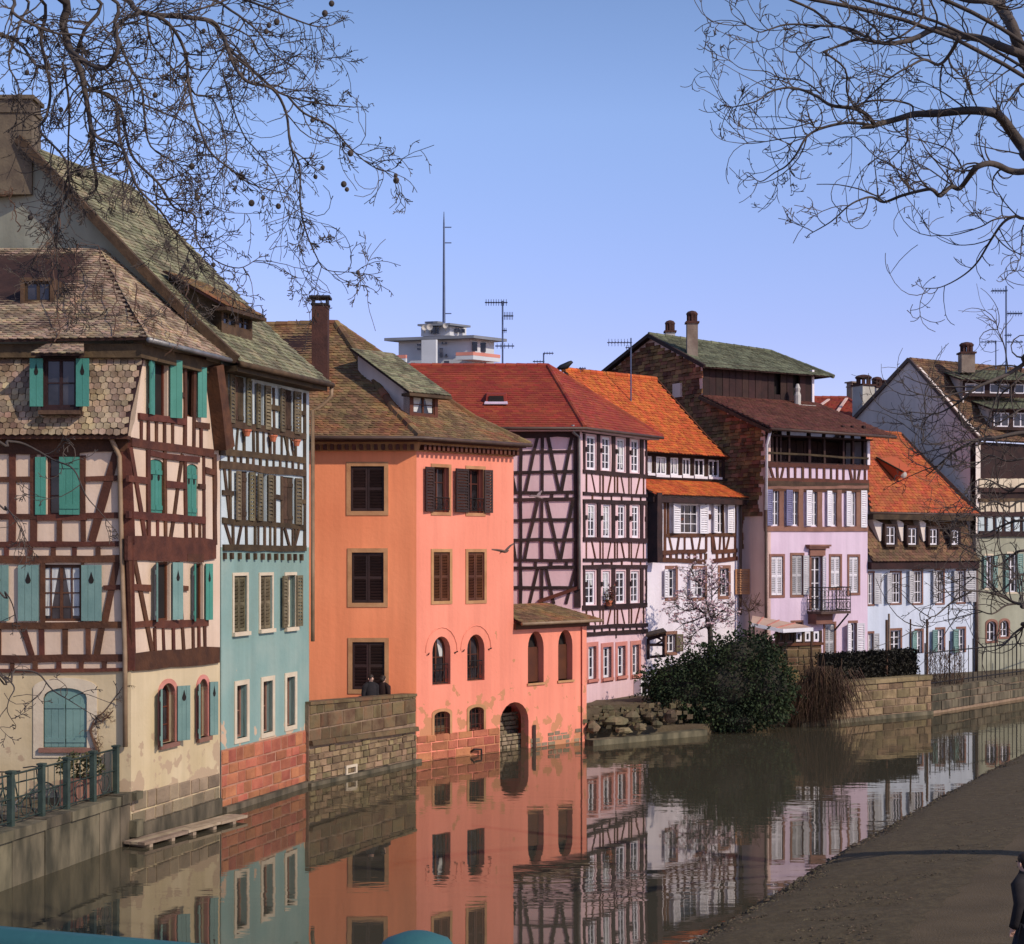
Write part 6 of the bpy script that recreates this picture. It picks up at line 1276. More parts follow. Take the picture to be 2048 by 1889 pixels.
# people on the terrace
def person(label, loc, face, coatm='coat', h=1.72, lean=0.0, step=.12, bag=False, hairm='hair'):
    o = thing('person', label, 'person', loc); f = V((math.sin(face), -math.cos(face), 0)); r = V((-f.y, f.x, 0)); k = h / 1.72; L0 = V(loc)
    J = lambda a, b, z: L0 + r * (a * k) + f * ((b + lean * max(0, z - .9)) * k) + V((0, 0, z * k))
    vs = [J(0, 0, .95), J(0, 0, 1.12), J(0, .01, 1.34), J(0, 0, 1.47), J(0, .015, 1.54), J(0, .03, 1.60), J(0, .02, 1.68),
          J(.10, 0, .90), J(.11, .03 + step * .3, .50), J(.11, step * .5, .09), J(.12, step * .5 + .14, .04),
          J(-.10, 0, .90), J(-.11, .03 - step * .3, .50), J(-.11, -step * .5, .09), J(-.12, -step * .5 + .14, .04),
          J(.17, 0, 1.42), J(.235, -.02, 1.16), J(.25, .06, .92), J(.25, .09, .84), J(-.17, 0, 1.42), J(-.235, -.02, 1.16), J(-.25, .06, .92), J(-.25, .09, .84),
          J(0, .125, 1.585)]
    es = [(0, 1), (1, 2), (2, 3), (3, 4), (4, 5), (5, 6), (0, 7), (7, 8), (8, 9), (9, 10), (0, 11), (11, 12), (12, 13), (13, 14), (2, 15), (15, 16), (16, 17), (17, 18), (2, 19), (19, 20), (20, 21), (21, 22), (5, 23)]
    rd = [(.13, .09), (.12, .085), (.125, .085), (.05, .05), (.062, .07), (.078, .092), (.05, .06), (.09, .09), (.06, .065), (.042, .045), (.04, .03), (.09, .09), (.06, .065), (.042, .045), (.04, .03),
          (.045, .045), (.042, .042), (.036, .036), (.038, .03), (.045, .045), (.042, .042), (.036, .036), (.038, .03), (.016, .016)]
    for s in (1, -1):                      # five fingers on each hand
        b = len(vs)
        for q in range(4):
            a0 = s * (.25 + (q - 1.5) * .018); vs += [J(a0, .10 + .004 * q, .79), J(a0, .115, .745 + .006 * abs(q - 1.2))]; es += [(18 if s > 0 else 22, b + 2 * q), (b + 2 * q, b + 2 * q + 1)]; rd += [(.010, .010), (.008, .008)]
        vs += [J(s * .215, .11, .80), J(s * .205, .13, .775)]; es += [(18 if s > 0 else 22, b + 8), (b + 8, b + 9)]; rd += [(.011, .011), (.009, .009)]
    me = bpy.data.meshes.new('body'); me.from_pydata([p - L0 for p in vs], es, []); b = bpy.data.objects.new('body', me); COL.objects.link(b)
    md = b.modifiers.new('s', 'SKIN'); sv = me.skin_vertices[0].data
    for i, q in enumerate(rd): sv[i].radius = (q[0] * k, q[1] * k)
    sv[0].use_root = True; b.modifiers.new('d', 'SUBSURF').levels = 1
    dg = bpy.context.evaluated_depsgraph_get(); nm = bpy.data.meshes.new_from_object(b.evaluated_get(dg)); b.modifiers.clear(); b.data = nm; nm.materials.clear(); nm.materials.append(M['skin']); b.parent = o
    nm.polygons.foreach_set('use_smooth', [True] * len(nm.polygons))
    def loft(name, secs, mat, n=14):       # oval sections (centre, half width, half depth)
        m = MB()
        for c, a, d in secs:
            for i in range(n): t = 6.283 * i / n; m.v.append(c + r * math.cos(t) * a * k + f * math.sin(t) * d * k)
        for j in range(len(secs) - 1):
            for i in range(n): m.f.append((j * n + i, j * n + (i + 1) % n, (j + 1) * n + (i + 1) % n, (j + 1) * n + i)); m.r.append(0)
        return obj(name, m, M[mat], o, smooth=True)
    loft('coat', [(J(0, 0, .62), .215, .165), (J(0, 0, .80), .205, .16), (J(0, 0, .98), .19, .15), (J(0, 0, 1.2), .195, .15), (J(0, 0, 1.34), .21, .14), (J(0, 0, 1.43), .165, .115), (J(0, 0, 1.52), .085, .09)], coatm)
    for s in (1, -1):
        m = MB(); m.tube([J(s * .10, 0, 1.46), J(s * .205, -.005, 1.37), J(s * .24, -.02, 1.16), J(s * .252, .06, .93), J(s * .252, .085, .87)], [.06 * k, .088 * k, .066 * k, .056 * k, .054 * k], 10); obj('sleeve', m, M[coatm], o, smooth=True)
        ss = step * s; m = MB(); m.tube([J(s * .095, 0, .92), J(s * .11, .03 + ss * .3, .50), J(s * .11, ss * .5, .06)], [.105 * k, .082 * k, .068 * k], 10); obj('trouser_leg', m, M['trousers'], o, smooth=True)
        m = MB(); m.ball(J(s * .115, ss * .5 + .06, .045), .05 * k, .05 * k, .045 * k); m.ball(J(s * .118, ss * .5 + .14, .04), .046 * k, .05 * k, .04 * k); obj('shoe', m, M['bikeblack'], o, smooth=True)
    m = MB(); c = J(0, .005, 1.655); m.ball(c, .092 * k, .098 * k, .085 * k, 12, 8); m.ball(J(0, -.04, 1.60), .085 * k, .075 * k, .09 * k, 12, 8); obj('hair', m, M[hairm], o, smooth=True)
    m = MB()
    for s in (1, -1): m.ball(J(s * .034, .108, 1.618), .012 * k, .008 * k, .008 * k, 6, 4)
    m.box(J(0, .118, 1.548), r * .022 * k, f * .004, V((0, 0, .004))); obj('face_features', m, M['bikeblack'], o)
    for s in (1, -1):
        m = MB(); m.ball(J(s * .088, .02, 1.60), .014 * k, .022 * k, .032 * k, 6, 5); obj('ear', m, M['skin'], o)
    return o
q = at(*K7(525, 1200), 47.1); person('person in a long black coat facing the water over the terrace parapet', V((q.x - .02, 47.15, GZ)), .7, 'coat', 1.72)
q = at(*K7(598, 1200), 47.55); person('person in a dark brown coat turned away beside the one in black', V((q.x + .05, 47.6, GZ)), 2.6, 'browncoat', 1.66)
person('person in a dark coat walking on the near path, cut off by the picture edge', V((6.34, 19.5, .93)), -2.5, 'coat', 1.75, .12, .4)
# ================================================================= gulls, crow
def bird(label, c, Y, k, body, lw, rw, mat, name='gull', grp='gulls flying past the houses'):
    o = thing(name, label, 'bird', at(*k(*body[0]), Y), grp); m = MB()
    pts = [at(*k(*p), Y) for p in body]; n = len(pts); L = (pts[-1] - pts[0]).length
    m.tube(pts, [L * q for q in ([.03, .11, .14, .12, .07, .035] if n == 6 else [.04] + [.14] * (n - 2) + [.03])], 8)
    m.tube([pts[-1], pts[-1] + (pts[-1] - pts[-2]).normalized() * L * .12], [L * .02, .002], 5)
    for w, sgn in ((lw, -1), (rw, 1)):
        ps = [at(*k(*p), Y + sgn * .16 * i) for i, p in enumerate(w)]; cw = [.16, .15, .11, .03]
        ax = (pts[-1] - pts[0]).normalized(); dn = V((0, .5, -.12)); top = []
        for i, p in enumerate(ps): top += [p - ax * L * cw[i] + dn * L * .2, p + ax * L * cw[i], p - ax * L * cw[i] * .9 + dn * L * .2 + V((0, .01, -.02)), p + ax * L * cw[i] * .9 + V((0, .01, -.02))]
        fs = []
        for i in range(len(ps) - 1): b = 4 * i; fs += [(b, b + 1, b + 5, b + 4), (b + 2, b + 6, b + 7, b + 3), (b, b + 4, b + 6, b + 2), (b + 1, b + 3, b + 7, b + 5)]
        m.add(top, fs)
    obj('body', m, M[mat], o, smooth=False)
bird('brown gull gliding in front of the coral house corner', None, 24.0, K7, [(1545, 150), (1530, 160), (1512, 162), (1495, 160), (1484, 166), (1478, 174)], [(1512, 156), (1480, 148), (1450, 143), (1418, 140)], [(1520, 150), (1540, 128), (1555, 112), (1578, 98)], 'gullgrey')
bird('pale gull gliding in front of the lilac timbered wall', None, 27.0, K9, [(228, 1000), (240, 1002), (252, 1005), (264, 1010), (278, 1014), (290, 1018)], [(246, 1000), (235, 996), (222, 996), (204, 1000)], [(258, 1000), (268, 985), (274, 975), (286, 962)], 'gullpale')
cw = at(*K9(437, 138), 62.2); o = thing('crow', 'black crow perched on the ridge between the dark red and orange roofs', 'bird', cw); m = MB()
m.tube([cw + V((-.30, 0, .02)), cw + V((-.12, 0, .10)), cw + V((.10, 0, .16)), cw + V((.22, 0, .26)), cw + V((.30, 0, .30)), cw + V((.36, 0, .29))], [.03, .10, .13, .09, .07, .015], 8); m.tube([cw + V((.05, .03, .05)), cw + V((.06, .03, -.12))], .015, 4); m.tube([cw + V((.05, -.03, .05)), cw + V((.06, -.03, -.12))], .015, 4); obj('body', m, M['crow'], o, smooth=True)
# ================================================================= garden between the coral and lilac houses and the far quay
def rock_mb(c, r, seed):
    rn = random.Random(seed); m = MB(); n, k_ = 8, 6; b = []
    for i in range(k_ + 1):
        t = math.pi * (i + .05) / (k_ + .1)
        for j in range(n):
            a = 6.283 * j / n; s = rn.uniform(.75, 1.15); b.append(V(c) + V((r[0] * math.sin(t) * math.cos(a) * s, r[1] * math.sin(t) * math.sin(a) * s, -r[2] * math.cos(t) * rn.uniform(.85, 1.1))))
    m.add(b, [(i * n + j, i * n + (j + 1) % n, (i + 1) * n + (j + 1) % n, (i + 1) * n + j) for i in range(k_) for j in range(n)] + [tuple(range(n))[::-1], tuple(range(k_ * n, k_ * n + n))], rn.random()); return m
RK = []
def rock(x, y, wpx, hpx, Y, lab, i): 
    c = at(*K15(x, y), Y); s = .3094 * Y / FPX
    o = obj('rock', rock_mb(c, (wpx * s / 2, max(.25, wpx * s * .35), hpx * s / 2), i), M['rock'], None, cat='rock', group='rocks heaped at the water edge', label=lab); RK.append(o)
for i, (x, y, w, h, lab) in enumerate(((150, 650, 100, 60, 'dark rock tucked against the coral annex wall'), (150, 760, 90, 90, 'squarish pale rock by the white stake at the annex corner'), (290, 720, 190, 70, 'longest slanted rock in the heap beside the annex'), (400, 690, 110, 70, 'rock in the middle of the heap below the air unit'),
        (450, 760, 90, 55, 'small rock above the low kerb slab'), (520, 690, 90, 60, 'rock near the pale block at the bush'), (650, 690, 90, 95, 'pale block of stone in front of the dark bush'), (560, 740, 80, 50, 'small rock leaning on the pale block'), (350, 780, 120, 45, 'flat rock just above the kerb slab'), (240, 640, 110, 55, 'rock under the lilac house plinth'))):
    rock(x, y, w, h, 54.3 + (690 - y) * .012, lab, i)
ks = thing('kerb_slab', 'long low mossy kerb slab at the water below the rocks', 'kerb', atz(*K15(130, 868), .0)); m = MB()
a, b = atz(*K15(125, 880), .0), atz(*K15(862, 812), .0); bar(m, a + V((0, .15, .08)), b + V((0, .15, .10)), .45, .20); obj('slab', m, M['stonegrey'], ks)
m = MB(); rr = random
for i in range(700):
    t = rr.random(); p = lerp(V((2.6, 54.6, .5)), V((7.2, 57.4, .9)), t) + V((rr.gauss(0, .4), rr.gauss(0, .6), rr.uniform(-.35, .35))); s = rr.uniform(.03, .10)
    m.hexa([p + V((dx * s * rr.uniform(.7, 1.3), dy * s, dz_ * s * rr.uniform(.5, 1))) for dz_ in (-1, 1) for dx, dy in ((-1, -1), (1, -1), (1, 1), (-1, 1))], rr.random())
tag(obj('rubble', m, M['rock']), kind='stuff')
m = MB(); m.prism([V((2.4, 54.1, -.4)), V((6.8, 55.6, -.4)), V((8.2, 58.5, -.4)), V((3, 57, -.4))], V((0, 0, .75))); m.prism([V((2.5, 54.9, .3)), V((6.6, 56.3, .3)), V((8.0, 58.5, .3)), V((3, 57, .3))], V((0, 0, .75)))
tag(obj('garden_bank', m, M['ground']), kind='structure')
st_ = thing('stake', 'white stake standing in the water beside the pale rock', 'stake', atz(*K15(210, 815), 0)); m = MB(); p = atz(*K15(210, 815), 0); m.tube([p + V((0, 0, -.2)), V((p.x, p.y, at(*K15(207, 755), p.y).z))], .03, 6); obj('pole', m, M['whitepaint'], st_)
# far quay walls
QR = thing('quay_wall', 'pale stone quay wall below the dark hedge at the far side of the garden', 'wall', (Q0.x, Q0.y, 0), 'walls along the water')
FR = Fac(Q0 - (Q1 - Q0).normalized() * 2.2, Q1); zq1 = 1.5
m = MB(); m.fbox(FR, 0, FR.len, -.4, zq1 - .1, -.6, 0); obj('wall', m, M['mortar'], QR)
stones(FR, QR, 0, FR.len, .16, zq1 - .15, .33, .62, 'stonetan', 0, .04)
u = 0
while u < FR.len: w = min(random.uniform(.8, 1.3), FR.len - u); m = MB(); m.fbox(FR, u + .01, u + w - .01, zq1 - .14, zq1 + .02, -.6, .1); obj('coping_stone', m, M['stonetan'], QR); u += w
m = MB(); m.fbox(FR, -.1, FR.len, -.3, .14, -.1, .14); obj('footing', m, M['stonegrey'], QR)
QS = thing('quay_wall', 'lower grey stone quay wall at the picture edge below the iron fence', 'wall', (Q1.x, Q1.y, 0), 'walls along the water')
FS = Fac(Q1 + V((.02, .02)), Q2 + (Q2 - Q1) * .6)
m = MB(); m.fbox(FS, 0, FS.len, -.4, .95, -.6, 0); obj('wall', m, M['mortar'], QS)
stones(FS, QS, 0, FS.len, .1, 1.0, .32, .7, 'stonegrey', 0, .05)
# hedge on the quay, posts
HG_ = thing('hedge', 'dark clipped hedge on the pale quay wall in front of the low house', 'hedge', FR.P(FR.len * .55, zq1, -.9)); m = MB()
ha, hb_ = 2.0, FR.len - .05
for i in range(5200):
    u = random.uniform(ha, hb_); f = random.choice((0, 0, 1, 2)); z = zq1 + random.uniform(0, .95); d = -.55
    if f == 1: z = zq1 + .95 + random.gauss(0, .04); d = random.uniform(-1.1, -.5)
    elif f == 2: d = -1.1
    c = FR.P(u, z, d + random.gauss(0, .05)); a = V((random.gauss(0, 1), random.gauss(0, 1), random.gauss(0, 1))).normalized() * .06; b = a.cross(V((1, random.random(), .3))).normalized() * .035; m.add([c - a, c + b, c + a, c - b], [(0, 1, 2, 3)], random.random())
obj('foliage', m, M['hedge'], HG_, kind='stuff')
m = MB(); m.fbox(FR, ha + .05, hb_ - .05, zq1, zq1 + .88, -1.05, -.6); obj('core', m, M['hedge'], HG_)
for i, (x, y0, y1, r, Y, lab) in enumerate(((270, 1035, 1330, .05, 61.6, 'darker of two tall poles rising from the hedge'), (288, 990, 1310, .045, 62.2, 'taller pale pole beside the dark pole in the hedge'), (447, 1030, 1335, .035, 63.3, 'thin pole in the middle of the hedge'), (570, 1030, 1480, .05, 63.6, 'pole at the end of the hedge by the iron fence'))):
    b = at(*K14(x, y1), Y); t = at(*K14(x, y0), Y); o = thing('garden_pole', lab, 'pole', V((b.x, b.y, 1.0)), 'poles in the garden'); m = MB(); m.tube([V((b.x, b.y, .9)), t], r, 6); obj('pole', m, M['barkpale' if i != 1 else 'chimtan'], o)
m = MB()
for i in range(500):
    c = at(*K14(random.uniform(560, 830), random.uniform(1300, 1560)), 63.8 + random.uniform(0, 1.5)); a = V((random.gauss(0, .5), random.gauss(0, .5), 1)).normalized() * random.uniform(.1, .5); m.tube([c, c + a], .008, 3, r=random.random())
tag(obj('dry_undergrowth', m, M['dryleaf']), kind='stuff')
# iron fence on the lower quay
FE = thing('fence', 'iron fence with upright bars along the far grey quay', 'fence', FS.P(0, .95, -.3)); m = MB()
for z in (1.15, 2.35): m.tube([FS.P(.1, z, -.3), FS.P(FS.len - .1, z, -.3)], .025, 4)
obj('rail', m, M['iron'], FE)
n = int(FS.len / .42)
for i in range(n): u = .1 + i * .42; m = MB(); m.tube([FS.P(u, .95, -.3), FS.P(u, 2.5 + (.25 if i % 5 == 0 else 0), -.3)], .03 if i % 5 == 0 else .018, 5); obj('bar', m, M['iron'], FE)
# veranda with awning in front of house G, terrace wall
VW = thing('terrace_wall', 'brown stone terrace wall under the glazed veranda beside the bush', 'wall', at(*K12(1360, 1600), 61.0), 'walls along the water')
va, vb = at(*K12(1150, 1500), 61.5), at(*K12(1515, 1500), 62.4); FV = Fac((va.x, va.y), (vb.x, vb.y)); zv = FV.uz(*K12(1380, 1372))[1]
m = MB(); m.fbox(FV, 0, FV.len, .5, zv - .05, -2, 0); obj('wall', m, M['mortar'], VW); stones(FV, VW, 0, FV.len, 1.0, zv - .05, .3, .5, 'stonebrown', 0, .04)
m = MB(); m.fbox(FV, -.05, FV.len + .05, zv - .05, zv + .05, -2, .1); obj('coping', m, M['rustshut'], VW)
VR = thing('veranda', 'glazed veranda with white edged sloping awning beside the flowering tree', 'veranda', FV.P(FV.len / 2, zv, -.5))
for i in range(6):
    u = FV.len * i / 5; m = MB(); m.fbox(FV, u - .05, u + .05, zv + .05, FV.uz(*K12(1380, 1262))[1], -.12, -.02); obj('post', m, M['oldtimber'], VR)
for i in range(5):
    u0, u1 = FV.len * i / 5 + .08, FV.len * (i + 1) / 5 - .08; zz = FV.uz(*K12(1380, 1270))[1]; r = (u0, u1, zv + .1, zz)
    m = MB(); m.ring([FV.P(a, b, -.1) for a, b in loop(*r, 0, -.07)], [FV.P(a, b, -.1) for a, b in loop(*r)], FV.n3 * .05); w = obj('window', m, M['whitepaint' if i > 1 else 'oldtimber'], VR); m = MB(); m.prism([FV.P(a, b, -.1) for a, b in loop(*r, 0, -.05)], FV.n3 * .012); obj('pane', m, M['glass'], w)
m = MB(); P4 = [at(*K12(925, 1208), 60.6), at(*K12(1190, 1262), 60.3), at(*K12(1442, 1248), 61.0), at(*K12(1382, 1225), 63.6), at(*K12(940, 1145), 63.2)]
m.prism(P4, V((0, 0, .05))); obj('awning', m, M['awning'], VR)
m = MB(); bar(m, P4[0] + V((0, -.03, 0)), P4[1] + V((0, -.03, 0)), .06, .13); bar(m, P4[1] + V((0, -.03, 0)), P4[2] + V((0, -.03, 0)), .06, .14); obj('awning_edge', m, M['whitepaint'], VR)
m = MB()
for t in (.2, .5, .8): bar(m, lerp(P4[0], P4[1], t) + V((0, 0, .06)), lerp(P4[4], P4[3], t) + V((0, 0, .06)), .05, .05)
obj('awning_rib', m, M['pinkstone'], VR)
for t in (.05, .98):
    p = lerp(P4[0], P4[2], t); m = MB(); m.tube([V((p.x, p.y + .1, 1.0)), p], .04, 5); obj('awning_post', m, M['oldtimber'], VR)
# timber shelter against the lilac house
SH = thing('garden_shelter', 'small dark timber shelter between the lilac and the white house', 'shelter', at(*K12(100, 1490), 60.2)); S_ = lambda x, y, Y=60.2: at(*K12(x, y), Y); m = MB()
for a, b, w in (((68, 1325), (68, 1500), .12), ((68, 1330), (215, 1285), .14), ((85, 1480), (215, 1470), .10), ((120, 1300), (185, 1340), .08), ((72, 1378), (190, 1378), .10), ((185, 1345), (120, 1380), .06), ((195, 1300), (195, 1470), .09)): bar(m, S_(*a), S_(*b), w)
obj('frame', m, M['darktimber'], SH); m = MB(); a, b = S_(60, 1318, 59.8), S_(222, 1278, 59.8); c = V((0, 1.3, .06)); m.hexa([a, b, b + c, a + c, a + V((0, 0, .06)), b + V((0, 0, .06)), b + c + V((0, 0, .06)), a + c + V((0, 0, .06))]); obj('roof', m, M['oldtimber'], SH)
# ================================================================= evergreen bush, dry reeds
BU = thing('evergreen_bush', 'large dark evergreen bush spilling over the water below the white house', 'bush', at(*K15(1000, 700), 56.0))
m = MB(); s = .3094 * 56 / FPX
blobs = [(1000, 470, 330, 270), (760, 520, 230, 210), (1230, 480, 220, 260), (1090, 300, 220, 150), (640, 450, 150, 130), (900, 640, 250, 130), (1250, 640, 190, 110), (1330, 500, 120, 170), (840, 380, 160, 110), (1180, 260, 140, 110), (560, 520, 90, 120), (1050, 700, 260, 80)]
for x, y, rx, ry in blobs:
    c = at(*K15(x, y), 56.4 + random.uniform(-.3, .3)); R_ = (rx * s, rx * s * .75, ry * s)
    n = int(3300 * rx * ry / 60000)
    for i in range(n):
        p = V((random.gauss(0, 1), random.gauss(0, 1), random.gauss(0, 1))).normalized() * random.uniform(.72, 1.04)
        q = c + V((p.x * R_[0], p.y * R_[1], p.z * R_[2])); q += V((random.gauss(0, .05), random.gauss(0, .05), random.gauss(0, .05)))
        d = (p + V((random.gauss(0, .5), random.gauss(0, .5), random.gauss(-.2, .5)))).normalized(); L_ = random.uniform(.06, .14); w = d.cross(V((random.gauss(0, 1), random.gauss(0, 1), random.gauss(0, 1)))).normalized() * L_ * .34
        m.add([q, q + d * L_ * .5 + w, q + d * L_, q + d * L_ * .5 - w], [(0, 1, 2, 3)], random.random())
for k_ in range(130):                      # shoots that break the outline
    x, y, rx, ry = random.choice(blobs); a_ = random.uniform(-.3, 3.5); c = at(*K15(x + rx * .95 * math.cos(a_), y - ry * .95 * math.sin(a_)), 56.3 + random.uniform(-.8, .6)); d = V((math.cos(a_) * .8 + random.gauss(0, .3), random.gauss(0, .4), math.sin(a_) * .8 + random.uniform(-.3, .5))).normalized(); L_ = random.uniform(.2, .6)
    for i in range(22):
        q = c + d * L_ * i / 22 + V((random.gauss(0, .03), random.gauss(0, .03), -.1 * (i / 22) ** 2)); e_ = (d + V((random.gauss(0, .8), random.gauss(0, .8), random.gauss(0, .8)))).normalized(); s_l = random.uniform(.05, .11); w = e_.cross(V((random.gauss(0, 1), random.gauss(0, 1), .3))).normalized() * s_l * .34
        m.add([q, q + e_ * s_l * .5 + w, q + e_ * s_l, q + e_ * s_l * .5 - w], [(0, 1, 2, 3)], random.random())
obj('foliage', m, M['leaf'], BU, kind='stuff')
m = MB()
for x, y, rx, ry in blobs:
    c = at(*K15(x, y), 56.4); m.ball(c, rx * s * .66, rx * s * .5, ry * s * .66, 10, 7)
obj('inner_growth', m, M['hedge'], BU, smooth=False)
m = MB(); b = at(*K15(1010, 700), 56.6); b.z = .3
for k_ in range(9):
    e = at(*K15(random.uniform(600, 1350), random.uniform(350, 560)), 56.4); m.tube([b + V((random.gauss(0, .2), random.gauss(0, .2), -.6)), lerp(b, e, .5) + V((0, 0, -.1)), e], [.07, .05, .02], 5)
obj('stem', m, M['bark'], BU)
RB = thing('dry_reed_bush', 'drooping dry brown reeds beside the evergreen bush at the pale quay', 'bush', at(*K15(1620, 660), 58.0)); m = MB()
for i in range(1700):
    x = random.gauss(1600, 95); y0 = random.uniform(360, 560) if x > 1520 else random.uniform(450, 600); c = at(*K15(x, y0), 58.0 + random.uniform(-.6, .6)); L_ = random.uniform(.5, 1.5); dx = random.gauss(0, .22) + (x - 1600) * .0012
    m.tube([c, c + V((dx * .5, -.05, -L_ * .45)), c + V((dx, -.1, -L_))], [.012, .010, .003], 3, cap=False, r=random.random())
obj('stalks', m, M['dryleaf'], RB, kind='stuff')
m = MB()
for i in range(30):
    c = at(*K15(1600 + random.gauss(0, 60), 680), 58.1); m.tube([V((c.x, c.y, .2)), V((c.x + random.gauss(0, .2), c.y, random.uniform(1.5, 2.6)))], .02, 4)
obj('stems', m, M['dryleaf'], RB)
# ================================================================= turquoise bridge railing right in front of the camera
BR = thing('bridge_railing', 'turquoise bridge railing with a rounded post cap just below the viewer', 'railing', (-.4, 1.9, 4.9))
rp = lambda k_: V((-.64 + .28 * k_, 2.0 - .094 * k_, 5.905))
m = MB(); m.tube([rp(-4), rp(6)], .024, 10); m.tube([rp(-4) + V((0, 0, -.4)), rp(6) + V((0, 0, -.4))], .018, 8); m.tube([rp(-4) + V((0, 0, -.85)), rp(6) + V((0, 0, -.85))], .018, 8); obj('rail', m, M['tealrail'], BR, smooth=True)
for k_ in (-2.6, 1.9, 5.6):
    p = rp(k_); m = MB(); m.lathe(V((p.x, p.y, 4.85)), [(.035, 0), (.035, 1.02), (.05, 1.04), (.052, 1.07), (.049, 1.09), (.038, 1.105), (.018, 1.113), (.004, 1.115)], 14); obj('post', m, M['tealrail'], BR, smooth=True)
for i in range(-30, 60):
    p = rp(i / 10); m = MB(); m.tube([V((p.x, p.y, 5.05)), V((p.x, p.y, 5.88))], .008, 5); obj('baluster', m, M['tealrail'], BR)
bd = thing('bridge', 'stone bridge deck carrying the turquoise railing', 'bridge', (0, 0, 4.4)); m = MB(); m.hexa([V((-6, 3.9, 4.4)), V((6, -.1, 4.4)), V((4, -5, 4.4)), V((-8, -1, 4.4)), V((-6, 3.9, 4.85)), V((6, -.1, 4.85)), V((4, -5, 4.85)), V((-8, -1, 4.85))]); obj('deck', m, M['stonegrey'], bd)
# ================================================================= bare trees
def curve(ps, n=3):
    out = []
    for i in range(len(ps) - 1):
        p0, p1, p2, p3 = ps[max(i - 1, 0)], ps[i], ps[i + 1], ps[min(i + 2, len(ps) - 1)]
        for k in range(n):
            t = k / n; out.append(.5 * ((2 * p1) + (p2 - p0) * t + (2 * p0 - 5 * p1 + 4 * p2 - p3) * t * t + (3 * p1 - p0 - 3 * p2 + p3) * t ** 3))
    return out + [ps[-1]]
WOB = [.32]
def twig(m, p, d, L, r, lev, bend, rng, tips=None, nseg=7):
    pts = [p]; q = p; dd = d.normalized(); rad = [r]; k1, k2 = rng.gauss(0, .22 if WOB[0] > .2 else .30), rng.gauss(0, .10); wob = rng.choice((-1, 1))
    for i in range(nseg):
        s = dd.cross(V((0, 1, 0))); wob = -wob if rng.random() < .35 else wob
        dd = (dd + bend * (.26 if WOB[0] > .2 else .5) + s * (k1 + wob * rng.uniform(.03, WOB[0])) + V((0, k2 + rng.gauss(0, .1), 0))).normalized()
        q = q + dd * (L / nseg); pts.append(q); rad.append(max(.0042, r * (1 - .55 * (i + 1) / nseg)))
    m.tube(pts, rad, 4 if r > .008 else 3, cap=False)
    if tips is not None and lev == 0: tips.append(pts[-1])
    if lev > 0:
        for k in range(rng.randint(2, 4)):
            i = rng.randint(1, nseg - 1); t = (pts[i + 1] - pts[i]).normalized(); s = t.cross(V((rng.gauss(0, .4), 1, rng.gauss(0, .4)))).normalized() * rng.choice((-1, 1))
            twig(m, pts[i], t * .9 + s * rng.uniform(.4, .9) + V((0, rng.gauss(0, .3), 0)), L * rng.uniform(.3, .6), rad[i] * .7, lev - 1, bend, rng, tips, 5)
    else:
        for i in range(1, nseg):           # buds
            if rng.random() < (.5 if WOB[0] > .2 else .14):
                t = (pts[i + 1] - pts[i]).normalized(); s = t.cross(V((0, 1, 0))) * rng.choice((-1, 1)); m.tube([pts[i], pts[i] + (t + s).normalized() * rng.uniform(.02, .07)], [.005, .006], 3, cap=False)
def tree(name, label, trunk, trad, limbs, Y, bend, seed, mat='bark', twigs=1.0, tl=(.35, 1.0), rscale=1.0, hub=None, spread=1.0, lev=2, tr=.013):
    rng = random.Random(seed); T = thing(name, label, 'tree', trunk[0]); m = MB(); m.tube(curve([V(p) for p in trunk], 4), [lerp(trad[0], trad[1], i / ((len(trunk) - 1) * 4)) for i in range((len(trunk) - 1) * 4 + 1)], 12)
    obj('trunk', m, M[mat], T, smooth=True); tips = []
    M_ = MB(); tw = MB()
    for li, (k, pxs, r0, r1, src) in enumerate(limbs):
        Yl = Y + rng.uniform(-1, 1) * spread; ps = [at(*k(x, y), Yl + .25 * math.sin(i * 1.1 + li)) for i, (x, y) in enumerate(pxs)]
        if src == 'hub':                   # carry the limb back to the trunk, out of the picture
            h = V(hub(ps[0]) if callable(hub) else hub); mid = lerp(h, ps[0], .55) + V((0, 0, .25 * (h - ps[0]).length * .3)); pre = [h, mid]
        else: pre = []
        c = curve(pre + ps, 4); n = len(c); npre = len(pre) * 4
        rad = [r0 * rscale * 1.5 if i < npre else lerp(r0, r1, (i - npre) / max(1, n - 1 - npre)) * rscale for i in range(n)]
        M_.tube(c, rad, 7 if r0 > .02 else 5)
        L = sum((c[i + 1] - c[i]).length for i in range(npre, n - 1)); cnt = int(L * 3.6 * twigs * (.3 if k in (K1, K2) else 1))
        for q in range(cnt):
            i = rng.randint(npre + 1 if npre else 1, n - 2); t = (c[i + 1] - c[i]).normalized(); s = t.cross(V((rng.gauss(0, .3), 1, rng.gauss(0, .3)))).normalized() * rng.choice((-1, 1))
            twig(tw, lerp(c[i], c[i + 1], rng.random()), t * .8 + s * rng.uniform(.4, 1.1) + V((0, rng.gauss(0, .35), 0)), rng.uniform(*tl), min(max(rad[i] * .6, tr * .6), tr), rng.choice((0, 1, 1, lev)), bend, rng, tips)
        twig(tw, c[-1], c[-1] - c[-2], rng.uniform(.1, .28), rad[-1], 1, bend, rng, tips)
    obj('limbs', M_, M[mat], T, smooth=True); obj('twigs', tw, M[mat], T, kind='stuff')
    return T, tips
